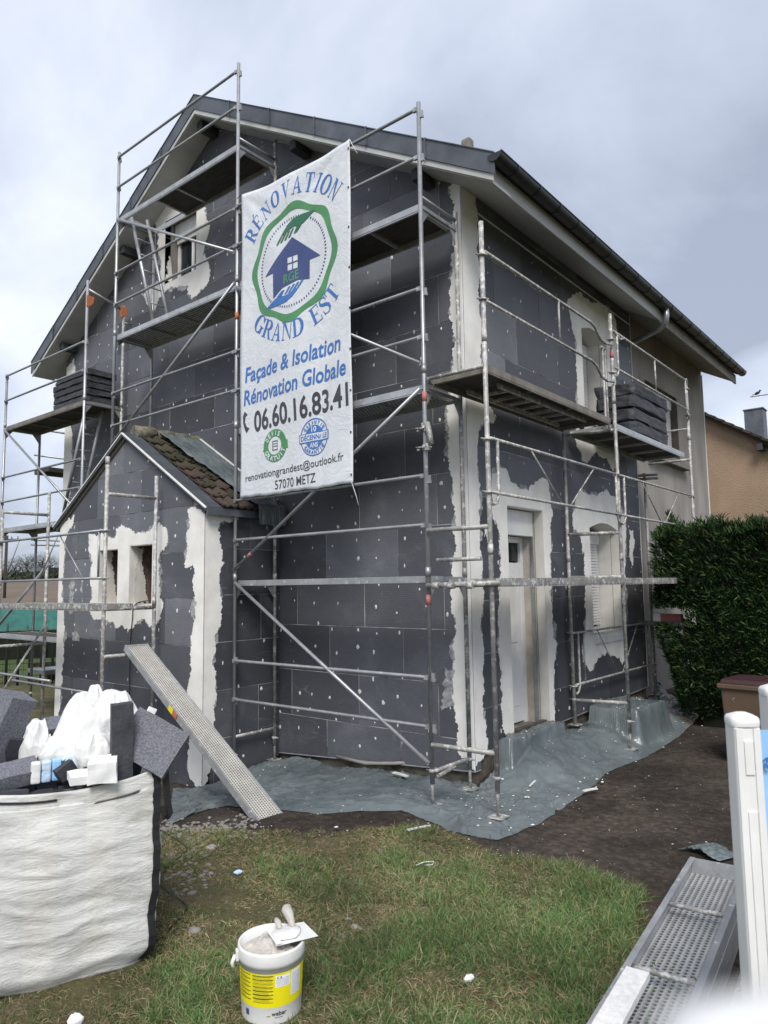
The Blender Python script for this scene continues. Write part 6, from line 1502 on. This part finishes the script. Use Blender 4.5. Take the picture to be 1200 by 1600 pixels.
def chunk(c, ax, hx, hy, hz, label, mat='eps_cut', tilt=(0, 0, 0), seed=0, name='foam_offcut', group=None):
    R_ = Matrix.Rotation(tilt[0], 3, er) @ Matrix.Rotation(tilt[1], 3, ef) @ Matrix.Rotation(tilt[2], 3, Vector((0,0,1)))
    hx, hy, hz = hx*1.13, hy*1.13, hz*1.13
    mb = MB().obox(Vector((0,0,0)), R_@er, R_@ef, R_@Vector((0,0,1)), hx, hy, hz)
    bmesh.ops.subdivide_edges(mb.bm, edges=list(mb.bm.edges), cuts=5, use_grid_fill=True)
    for v in mb.bm.verts: v.co += Vector([noise.noise(v.co*14+Vector((seed, k*3, 0)))*.006 for k in range(3)]); v.co += Vector(c)
    return tag(mb.build(name, mat), label, 'foam offcut', group)
chunk(bagpos(190, 1160, 3.72), 0, .053, .035, .20, 'dark upright foam plank standing in the bag behind the white block', 'eps_dark', (.02, -.02, 0), 1)
chunk(bagpos(236, 1160, 3.80), 0, .155, .028, .125, 'grey square foam offcut balanced on one corner at the right of the bag', 'eps_cut', (-.15, .62, -.35), 2)
chunk(bagpos(212, 1170, 3.86), 0, .05, .03, .17, 'dark slanting foam strip behind the grey tilted square', 'eps_dark', (-.05, .22, 0), 3)
chunk(bagpos(2, 1142, 3.80), 0, .075, .08, .20, 'large grey foam block leaning at the left edge of the photo', 'eps_cut', (.1, .38, .5), 4)
chunk(bagpos(24, 1185, 3.86), 0, .09, .06, .14, 'dark curved foam offcut behind the left block', 'eps_dark', (.3, .3, .2), 5)
chunk(bagpos(20, 1210, 3.62), 0, .12, .07, .035, 'flat speckled grey foam slab on the left rim of the bag', 'eps_cut', (.35, .0, .2), 6)
chunk(bagpos(84, 1135, 3.95), 0, .065, .05, .03, 'small speckled grey foam piece between the white plastic sheets', 'eps_cut', (.5, .25, .4), 7)
chunk(bagpos(100, 1203, 3.70), 0, .045, .04, .035, 'dark foam crumb beside the blue package', 'eps_dark', (.2, -.5, .4), 8)
chunk(bagpos(161, 1202, 3.62), 0, .068, .06, .052, 'white polystyrene block on the front of the heap', 'eps_white', (.12, -.03, -.2), 9)
chunk(bagpos(126, 1214, 3.60), 0, .055, .05, .02, 'thin white polystyrene offcut left of the white block', 'eps_white', (.15, .03, .1), 10)
chunk(bagpos(236, 1112, 3.95), 0, .022, .01, .022, 'tiny white shard poking out above the tilted grey square', 'eps_white', (0, .5, 0), 11)
bp = bagpos(72, 1205, 3.66); pkg = thing('package', 'crushed blue and pale package sticking out of the bag front', 'package', tuple(bp))
for k, m_ in enumerate(('film', 'film_blue', 'sign_blue')): MB().obox(bp+er*(k*.055-.055)+ef*.01*k, er, ef, Vector((0,0,1)), .026, .03, .06).build('pack', m_, pkg, bevel=.012)
MB().obox(bp-er*.095-Vector((0,0,.035)), er, ef, Vector((0,0,1)), .012, .01, .015).build('pack', 'yellow', pkg)

# ================================================================== CABLES
def cable(px_list, z, label, r=.006, ax='z', mat='black'):
    pts = [Vector(at(x, y, ax, z)) for x, y in px_list]; sp = []
    for i in range(len(pts)-1):
        p0, p1, p2, p3 = pts[max(0, i-1)], pts[i], pts[i+1], pts[min(len(pts)-1, i+2)]
        for k in range(6):
            t = k/6; sp.append(.5*((2*p1)+(p2-p0)*t+(2*p0-5*p1+4*p2-p3)*t*t+(3*p1-p0-3*p2+p3)*t**3))
    return tag(MB().tube(sp+[pts[-1]], r, 6).build('cable', mat), label, 'cable')
cable([(234,1287),(288,1320),(285,1335),(262,1355),(250,1375),(258,1388),(280,1405),(292,1418),(275,1440),(262,1452)], .02, 'thin black cable winding over the grass beside the bulk bag', .004)
cable([(234,938),(215,942),(208,952),(207,965),(204,1000),(203,1040),(202,1090)], AY-.02, 'thin black cable hanging down the porch wall from the right window opening', .007, 'y')

# ================================================================== NEIGHBOUR HOUSE
NB = thing('house', 'ochre rendered neighbouring house with a tiled roof behind the hedge', 'house', (-3, 20, 0))
nz = lambda x: 7.98-.648*(x+2.51)
MB().prism([(-8.0, -.5), (4.4, -.5), (4.4, nz(4.4)-.12), (-5.0, nz(-5.0)-.12), (-8.0, nz(-5)-2.0)], 'Y', 20.12, 20.4).build('wall', 'ochre', NB)
MB().prism([(4.8, nz(4.8)-.12), (4.8, nz(4.8)+.02), (-5.1, nz(-5.1)+.02), (-5.1, nz(-5.1)-.12)], 'Y', 19.8, 28).build('roof_slope', 'tile_red', NB)
MB().prism([(-5.1, nz(-5.1)-.12), (-5.1, nz(-5.1)+.02), (-9, nz(-5.1)-2.6), (-9, nz(-5.1)-2.74)], 'Y', 19.8, 28).build('roof_slope', 'tile_red', NB)
L_ = math.hypot(1, .648); ux2 = Vector((1, 0, -.648)).normalized()
for k in range(30):
    p = Vector((-5+.345*k*.98/1.0*.84*1.0, 19.78, nz(-5+.345*k*.98*.84)+.03))
    MB().obox(p, (ux2*1.0+Vector((0, 0, .10))).normalized(), Vector((0,1,0)), Vector((0, 0, 1)), .19, .10, .05).build('verge_tile', random.choice(('tile_red', 'tile')), NB, bevel=.01)
MB().box(-.95-.09, -.95+.09, 19.7, 20.1, nz(-.95)-.42, nz(-.95)-.20).build('purlin_end', 'beam_dark', NB); MB().box(.9, 1.08, 19.7, 20.1, nz(1)-.42, nz(1)-.20).build('purlin_end', 'beam_dark', NB)
ch = MB().box(-1.55, -.95, 20.6, 21.2, 6.6, 8.15).build('chimney', 'zinc', NB); MB().box(-1.58, -.92, 20.57, 21.23, 8.15, 8.19).build('chimney_cap', 'zinc', ch)
an = thing('tv_antenna', 'thin rooftop television antenna above the neighbouring house', 'antenna', (-.3, 22, 6.5))
T(an, 'mast', [(-.35, 22, 6.2), (-.35, 22, 9.0)], .02, 'zinc_dark'); q = Vector((-1.6, 22, 8.95)); T(an, 'boom', [q, (.6, 22, 8.88)], .014, 'zinc_dark')
for k in range(10): T(an, 'element', [(-1.5+k*.2, 21.85, 8.94-.006*k-.05), (-1.5+k*.2, 22.1, 8.94-.006*k+.05)], .008, 'zinc_dark')
T(an, 'boom', [(-.9, 22, 7.95), (.6, 22, 8.0)], .014, 'zinc_dark')
bd_ = Vector((-1.35, 22, 9.05)); mb = MB(); bmesh.ops.create_icosphere(mb.bm, subdivisions=2, radius=1)
for v in mb.bm.verts: v.co = bd_+Vector((v.co.x*.10, v.co.y*.05, v.co.z*.06+v.co.x*.03))
bb = thing('bird', 'small dark bird perched on the television antenna', 'bird', tuple(bd_)); mb.build('body', 'black', bb, smooth=True)
mb = MB(); bmesh.ops.create_icosphere(mb.bm, subdivisions=2, radius=.035, matrix=Matrix.Translation(bd_+Vector((.09, 0, .075)))); mb.tube([bd_+Vector((.11, 0, .075)), bd_+Vector((.15, 0, .07))], [.01, .002], 6); mb.build('head', 'black', bb)
MB().obox(bd_-Vector((.13, 0, .03)), Vector((1, 0, .3)).normalized(), Vector((0,1,0)), Vector((0,0,1)), .06, .02, .006).build('tail', 'black', bb)
# ledge with a red and white package beside the grey wall
MB().box(.006, .80, 5.00, 5.22, 1.46, 1.53).build('ledge', 'wood_grey', H)
rb = thing('crate', 'small red and white box on the ledge behind the hedge', 'box', (.45, 5.1, 1.53))
bx(rb, 'white_end', 'eps_white', .24, .36, 5.03, 5.18, 1.53, 1.66, .006); bx(rb, 'red_side', 'red', .361, .68, 5.04, 5.17, 1.53, 1.65, .006)

# ================================================================== HEDGE
def leaves(name, pos, nrm, ln, wd, mat, parent=None, label=None, cat=None, kind=None, droop=.0, double=True):
    """many leaf-shaped blades: pos Nx3, nrm Nx3 direction of growth"""
    n = len(pos); d = nrm/np.linalg.norm(nrm, axis=1)[:, None]
    r = rng.normal(size=(n, 3)); s = np.cross(d, r); s /= np.linalg.norm(s, axis=1)[:, None]+1e-9
    ln = ln[:, None]; wd = wd[:, None]
    mid = pos+d*ln*.5; mid[:, 2] += (ln[:, 0]*droop)
    tip = pos+d*ln
    V = np.concatenate([pos-s*wd*.45, pos+s*wd*.45, mid+s*wd*.5, mid-s*wd*.5, tip], 1).reshape(-1, 3)
    b = np.arange(n)*5
    q = np.stack([b, b+1, b+2, b+3], 1); t = np.stack([b+3, b+2, b+4], 1)
    me = bpy.data.meshes.new(name); me.vertices.add(len(V)); me.vertices.foreach_set('co', V.astype(np.float32).ravel())
    loops = np.concatenate([q.ravel(), t.ravel()]); me.loops.add(len(loops)); me.loops.foreach_set('vertex_index', loops.astype(np.int32))
    ls = np.concatenate([np.arange(n)*4, n*4+np.arange(n)*3]); me.polygons.add(len(ls)); me.polygons.foreach_set('loop_start', ls.astype(np.int32))
    me.update(calc_edges=True); me.validate(); me.materials.append(M[mat])
    o = bpy.data.objects.new(name, me); COL.objects.link(o)
    if parent is not None: o.parent = parent; o.location = -Vector(parent['wloc'])
    return tag(o, label, cat, None, kind)
HX0, HX1, HY0, HY1, HZ1 = .42, 5.0, 4.68, 6.3, 2.97
hg = thing('hedge', 'dense dark green clipped thuja hedge beside the grey part of the house', 'hedge', (2.4, 6.2, 0))
def hedge_left(z): return .42 + .26*sm(1.75-z, .0, 1.3) + (.10 if z > 2.9 else 0)     # the side next to the house tapers in at the foot
def hedge_front(x, z): return HY0 + .22*math.sin(z*1.1+.3)*-.5 + .35*sm(.7-z, 0, .7) + .18*noise.noise(Vector((x*1.3, z*1.3, 0)))
P, D = [], []
for k in range(74000):
    u = rng.random()
    if u < .70: x, z = rng.uniform(HX0, HX1), .12+(HZ1+.02-.12)*rng.random()**.88; x = max(x, hedge_left(z)); y = hedge_front(x, z)+abs(rng.normal())*.07; nrm = (rng.normal()*.5, -1, .55+rng.normal()*.45)
    elif u < .88: x, y = rng.uniform(HX0, HX1), HY0-.05+(HY1-HY0)*rng.random()**1.6; z = HZ1-.10+abs(rng.normal())*.06+.14*noise.noise(Vector((x*2, y*2, 4))); nrm = (rng.normal()*.5, rng.normal()*.5-.2, 1.2)
    else: y, z = rng.uniform(HY0+.1, HY1), rng.uniform(.3, HZ1); x = hedge_left(z)+rng.random()*.06+.10*noise.noise(Vector((y*2, z*2, 4))); nrm = (-1, rng.normal()*.5-.3, .6+rng.normal()*.4)
    c_ = noise.noise(Vector((x*4.5, y*4.5, z*4.5)))
    if c_ < -.22 and rng.random() < .8: continue
    if 1.50 < z < 1.74 and x < .90 - abs(z-1.62): continue
    f_ = .05*max(0, c_)
    P.append((x+f_*nrm[0], y+f_*nrm[1], z+f_)); D.append(nrm)
for k in range(46):                                                       # a few long shoots above the clipped top
    x, y = rng.uniform(HX0, 3.2), rng.uniform(HY0, HY0+.5); h_ = rng.uniform(.05, .22)
    if k == 0: x, y, h_ = .62, 4.95, .34
    for q in range(int(60*h_/.2)): P.append((x+rng.normal()*.02, y+rng.normal()*.02, HZ1-.05+rng.random()*h_)); D.append((rng.normal()*.6, rng.normal()*.6, .9))
P, D = np.array(P), np.array(D)
leaves('foliage', P, D, rng.uniform(.05, .15, len(P)), rng.uniform(.009, .022, len(P)), 'hedge', hg, kind='stuff', droop=.05)
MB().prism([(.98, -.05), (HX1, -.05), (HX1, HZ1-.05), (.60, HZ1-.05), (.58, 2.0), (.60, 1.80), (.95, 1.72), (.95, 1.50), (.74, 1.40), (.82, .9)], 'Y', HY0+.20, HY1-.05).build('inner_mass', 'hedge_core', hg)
for k in range(7): x = .9+k*.6; T(hg, 'trunk', [(x, 6.05, -.05), (x+random.uniform(-.1, .1), 6.1, 1.2)], [.05, .03], 'rust_wood', 8)

# ================================================================== LEFT BACKGROUND
nh = thing('net_tunnel', 'long low shed roofed with green netting beyond the wire fence', 'netted shed', (-20, 14, 0))
nA, nB = Vector(atz(-120, 940, 23)), Vector(atz(135, 940, 25)); nA.z = nB.z = -.2; dv = (nB-nA).normalized(); nv = Vector((-dv.y, dv.x, 0))
mb = MB(); seg = 16; g = []
for i in range(seg+1):
    p = nA.lerp(nB, i/seg); g.append([mb.bm.verts.new(p+nv*(lin(0, 3.2, k/8))+Vector((0, 0, 1.05+.75*math.sin(pi*k/8)+.04*math.sin(i*2.2)))) for k in range(9)])
for i in range(seg):
    for k in range(8): mb.bm.faces.new((g[i][k], g[i+1][k], g[i+1][k+1], g[i][k+1])).smooth = True
mb.build('net_roof', 'net_green', nh)
mb = MB(); mb.prism([(0, 0), (0, 0), (0, 0)], 'Y', 0, 0) if False else None
MB().obox((nA+nB)/2+Vector((0, 0, .5)), dv, nv, Vector((0,0,1)), (nB-nA).length/2, .02, .52).build('side_wall', 'hedge_core', nh)
for i in range(0, 17, 2): p = nA.lerp(nB, i/16); T(nh, 'hoop', [p+Vector((0,0,0))-nv*.03, p-nv*.03+Vector((0,0,1.05)), p+nv*1.5+Vector((0,0,1.84)), p+nv*3.2+Vector((0,0,1.05))], .03, 'zinc_dark', 6)
wf = thing('wire_fence', 'dark green wire mesh fence with thin posts across the lawn at the left', 'fence', (-17, 10, 0))
fA, fB = Vector(atz(-80, 940, 17)), Vector(atz(120, 940, 18)); fA.z = fB.z = -.25; df = (fB-fA).normalized(); Lf = (fB-fA).length
for k in range(12): p = fA.lerp(fB, k/11); T(wf, 'post', [p+Vector((0,0,-.2)), p+Vector((0,0,1.45))], .035, 'hedge_core', 6)
mb = MB(); 
for k in range(10): z = .05+k*.15; mb.tube([fA+Vector((0,0,z)), fB+Vector((0,0,z))], .006, 4)
for k in range(int(Lf/.15)): p = fA+df*(k*.15); mb.tube([p+Vector((0,0,.05)), p+Vector((0,0,1.4))], .0035, 3)
tag(mb.build('mesh', 'hedge_core', wf), kind='stuff')
lm = thing('lumber_pile', 'pile of dark brown sleepers on the lawn beyond the left scaffold', 'lumber', (-12.6, 3.2, -.3))
for k in range(5):
    MB().obox(Vector((-13.3+random.uniform(-.1, .1), 3.0+random.uniform(-.2, .3), -.12+k*.11)), Vector((math.cos(.5+k*.12), math.sin(.5+k*.12), 0)), Vector((-math.sin(.5+k*.12), math.cos(.5+k*.12), 0)), Vector((0,0,1)), 1.5, .10, .045).build('sleeper', 'rust_wood', lm, bevel=.006)
hv = []
for j, (dz, hz) in enumerate(((48, -.3), (60, 1.2), (90, 2.6), (125, 3.6), (150, 4.2), (200, 4.5), (320, 3.5), (420, -1))):
    for i in range(13): p = atz(-420+i*60, 940, dz); hv.append((p.x, p.y, hz+.25*math.sin(i*1.3+j)))
me = bpy.data.meshes.new('hill'); me.from_pydata(hv, [], [(j*13+i, j*13+i+1, (j+1)*13+i+1, (j+1)*13+i) for j in range(7) for i in range(12)]); me.shade_smooth()
M['ploughed'] = simple('ploughed_field', (.150, .108, .078), (.105, .082, .058), .12, 1, bs=.8, bst=.5, bd=.3); me.materials.append(M['ploughed'])
o = bpy.data.objects.new('hill', me); COL.objects.link(o); o['kind'] = 'structure'
# distant trees and bushes along the horizon
def tree(x, y, h, r, seed, label, n=900):
    t = thing('tree', label, 'tree', (x, y, 4), 'bare trees on the horizon'); loc = Vector((x, y, 4.0)); zo = 4.0
    T(t, 'trunk', [loc, loc+Vector((.1, 0, h*.35)), loc+Vector((0, 0, h*.7))], [.028*h, .02*h, .008*h], 'rust_wood', 7)
    r_ = np.random.default_rng(seed); mb = MB()
    for k in range(22):
        a = r_.uniform(0, 6.28); z0 = h*r_.uniform(.28, .6); e = Vector((math.cos(a)*r*r_.uniform(.5, .95), math.sin(a)*r*r_.uniform(.5, .95), h*r_.uniform(.12, .4)))
        mb.tube([loc+Vector((0, 0, z0)), loc+Vector((0, 0, z0))+e*.5+Vector((0,0,.03*h)), loc+Vector((0, 0, z0))+e], [.010*h, .006*h, .002*h], 4)
    mb.build('limbs', 'rust_wood', t)
    q = r_.normal(size=(n, 3)); q /= np.linalg.norm(q, axis=1)[:, None]; q *= r_.uniform(.45, 1.0, n)[:, None]
    pos = np.stack([q[:, 0]*r, q[:, 1]*r, h*.66+q[:, 2]*h*.34], 1)+np.array([x, y, 4.0]); leaves('crown', pos, q+np.array([0, 0, .5]), np.full(n, h*.07), np.full(n, h*.006), 'far_leaf', t)
lbs = ['second bare tree from the left on the horizon', 'tallest bare tree in the middle of the horizon group', 'bare tree just right of the tallest one on the horizon', 'broad bare tree near the porch corner on the horizon', 'rightmost bare tree on the horizon beside the porch', 'bare tree behind the utility pole at the left edge', 'bare tree cut off by the left edge of the photo']
for k, (px_, dist, h) in enumerate(((22, 190, 5.2), (40, 200, 6.4), (52, 190, 5.6), (64, 185, 6.2), (76, 190, 5.4), (8, 210, 4.6), (-14, 200, 6))):
    p = atz(px_, 930, dist*.8); tree(p.x, p.y, h, h*.48, 40+k, lbs[k])
hb = []
a_, b_ = atz(-60, 930, 140), atz(140, 930, 150)
for k in range(9000): t_ = rng.random(); hb.append((lin(a_.x, b_.x, t_)+rng.normal()*1.5, lin(a_.y, b_.y, t_)+rng.normal()*1.5, abs(rng.normal())*.7+3.9+.6*noise.noise(Vector((t_*30, 0, 0)))))
leaves('far_hedgerow', np.array(hb), np.stack([rng.normal(size=9000), rng.normal(size=9000), np.full(9000, 1.2)], 1), np.full(9000, .9), np.full(9000, .30), 'far_leaf', None, 'dark hedgerow crossing the fields at the horizon', 'hedgerow', 'stuff')
up_ = atz(9, 880, 70); pl_ = thing('utility_pole', 'wooden utility pole with a short crossarm far off at the left edge', 'utility pole', (up_.x, up_.y, 0))
T(pl_, 'pole', [(up_.x, up_.y, 0), (up_.x, up_.y, 7.6)], .15, 'rust_wood', 8); ra = Vector((CR.x, CR.y, 0)).normalized()
MB().obox(Vector((up_.x, up_.y, 7.2))+ra*.5, ra, Vector((-ra.y, ra.x, 0)), Vector((0,0,1)), .75, .08, .07).build('crossarm', 'rust_wood', pl_)
for k in (-.2, .5, 1.1): T(pl_, 'insulator', [Vector((up_.x, up_.y, 7.25))+ra*k, Vector((up_.x, up_.y, 7.5))+ra*k], .05, 'zinc_dark', 6)

# ================================================================== STONES, GRASS
def stone(x, y, r, label, seed, name='stone'):
    mb = MB(); bmesh.ops.create_icosphere(mb.bm, subdivisions=2, radius=1)
    for v in mb.bm.verts: n_ = 1+.6*noise.noise(v.co*1.3+Vector((seed, 0, 0)))+.3*noise.noise(v.co*3+Vector((seed, 0, 0))); v.co = Vector((x+v.co.x*r*1.3*n_, y+v.co.y*r*n_, gh(x, y)+r*.15+v.co.z*r*.5*n_))
    return tag(mb.build(name, 'stone', smooth=True), label, 'stone')
for k, (px_, py_, r, lb_) in enumerate(((597, 1332, .030, 'round pale stone in the grass left of the white strip'), (545, 1437, .022, 'beige stone in the grass right of the bucket'), (556, 1450, .028, 'flat brown stone in the grass just below the beige one'), (534, 1463, .022, 'dark grey stone in the grass above and right of the bucket'), (303, 1455, .04, 'brown stone half sunk in the grass left of the bucket'), (330, 1325, .045, 'flat pale slab of stone at the edge of the grass'), (311, 1290, .035, 'white stone at the foot of the porch corner'), (354, 1290, .03, 'pale stone beside the foot of the leaning steel deck'), (616, 1367, .022, 'small bluish pebble in the grass in the middle of the lawn'))):
    p = at(px_, py_, 'z', .0); stone(p.x, p.y, r, lb_, k*3)
gp = []
for k in range(260):
    p = at(random.uniform(240, 400), random.gauss(1298, 10), 'z', -.05); gp.append((p.x, p.y))
for k in range(150):
    p = at(random.uniform(230, 330), random.uniform(1300, 1400), 'z', 0); gp.append((p.x, p.y))
mb = MB()
for x, y in gp:
    r = random.uniform(.006, .022); bmesh.ops.create_icosphere(mb.bm, subdivisions=1, radius=r, matrix=Matrix.Translation((x, y, gh(x, y)+r*.3)) @ Matrix.Rotation(random.random()*3, 4, 'Z') @ Matrix.Diagonal((1.4, 1, .7, 1)))
tag(mb.build('gravel', 'stone'), 'pale gravel and small stones along the edge of the grass by the porch', 'gravel', kind='stuff')
tag(MB().tube([at(650, 1352, 'z', .04), at(662, 1347, 'z', .05), at(678, 1346, 'z', .05), at(676, 1351, 'z', .04), at(664, 1352, 'z', .04)], .004, 6).build('cable_tie', 'film'), 'looped white cable tie lying on the grass', 'cable tie')
crumple(at(733, 1527, 'z', .03), .035, .02, .012, 'small white plastic scrap in the grass at the lower middle', seed=11, sub=3)
crumple(at(372, 1362, 'z', .02), .035, .03, .010, 'small blue plastic scrap trodden into the grass', 'film_blue', seed=12, sub=3)
p = at(240, 1535, 'z', .01)
crumple(at(118, 1592, 'z', .03), .04, .03, .02, 'crumbled pale cream foam bit on the ground below the bag', 'eps_white', seed=13, sub=3)
# grass blades, only where the lawn is
N_ = 640000
xy = np.stack([rng.uniform(-3.2, 3.6, N_), rng.uniform(-5.6, -1.0, N_)], 1)
d = np.stack([xy[:, 0]-CC.x, xy[:, 1]-CC.y, np.full(N_, -CC.z)], 1)
zc = d@np.array(CF); pxx = 600+CAM['f']*(d@np.array(CR))/zc; pyy = 800-CAM['f']*(d@np.array(CU))/zc
ok = (zc > .5) & (pxx > -120) & (pxx < 1320) & (pyy < 1760); xy = xy[ok]
sv = np.array([soil_mask(x, y) for x, y in xy[:, :2]])
nz_ = np.array([noise.noise(Vector((x*1.6, y*1.6, 7))) for x, y in xy]); nf = np.array([noise.noise(Vector((x*6, y*6, 3))) for x, y in xy]); cl_ = np.array([noise.noise(Vector((x*16, y*16, 9))) for x, y in xy])
lush = np.clip(.58+nz_*1.0+nf*.45+.34*np.clip((xy[:, 0]-1.0)/1.2, -1, 1), 0, 1)
keep = (sv+nf*.18+nz_*.10 < .03) & (rng.random(len(xy)) < (.42+.58*lush)*np.clip(.85+cl_*1.3, .15, 1))
xy, lush, cl_ = xy[keep], lush[keep], cl_[keep]
# clear the bag and bucket footprints
cb_ = np.array([(R0-er*bw/2+ef*bd/2)[:2]]).reshape(2); rel = xy-cb_; fx = np.abs(rel@np.array(er[:2])); fy = np.abs(rel@np.array(ef[:2]))
keep = ~((fx < bw/2-.02) & (fy < bd/2-.02)) & (np.hypot(xy[:, 0]-B0.x, xy[:, 1]-B0.y) > .14)
xy, lush, cl_ = xy[keep], lush[keep], cl_[keep]; n = len(xy)
zg = np.array([gh(x, y) for x, y in xy])-.005+.0
pos = np.concatenate([xy, zg[:, None]], 1)
lean = np.stack([noise_ for noise_ in (rng.normal(size=n)*.75, rng.normal(size=n)*.75)], 1)
dirn = np.concatenate([lean, np.abs(rng.normal(size=n)*.25+.45+.35*lush)[:, None]], 1)
ln = (.018+.062*lush*rng.uniform(.3, 1.25, n)+.018*np.clip(cl_, 0, 1))
wd = rng.uniform(.0015, .0034, n)
straw = rng.random(n) < (.50-.34*lush); fresh = ~straw & (rng.random(n) < lush*.8)
for nm, mk, mt, lab in (('grass', ~straw & ~fresh, 'grass', 'short patchy winter grass covering the front lawn'), ('fresh_grass', fresh, 'grass_green', 'fresher green grass tufts on the front lawn'), ('dead_grass', straw, 'thatch', 'dry straw coloured grass lying over the front lawn')):
    dd2 = dirn[mk].copy()
    if nm == 'dead_grass': dd2[:, 2] *= .25
    leaves(nm, pos[mk]+(np.array([0, 0, .006]) if nm == 'dead_grass' else 0), dd2, ln[mk]*(1.3 if nm != 'dead_grass' else 1.5), wd[mk], mt, None, lab, 'grass', 'stuff', droop=.12)
# weeds growing through the deck at the right
wp = []
for k in range(40): q = c_far+dd*(1.65+rng.normal()*.16)+ww*(rng.normal()*.08-.02); wp.append((q.x, q.y, .18))
leaves('weed', np.array(wp), np.stack([rng.normal(size=40), rng.normal(size=40), np.full(40, 1.)], 1), rng.uniform(.015, .035, 40), rng.uniform(.006, .012, 40), 'grass_green', None, 'small green weed growing through the perforated deck', 'weed', 'stuff', droop=.1)
for o in list(bpy.data.objects):
    if 'wloc' in o: del o['wloc']
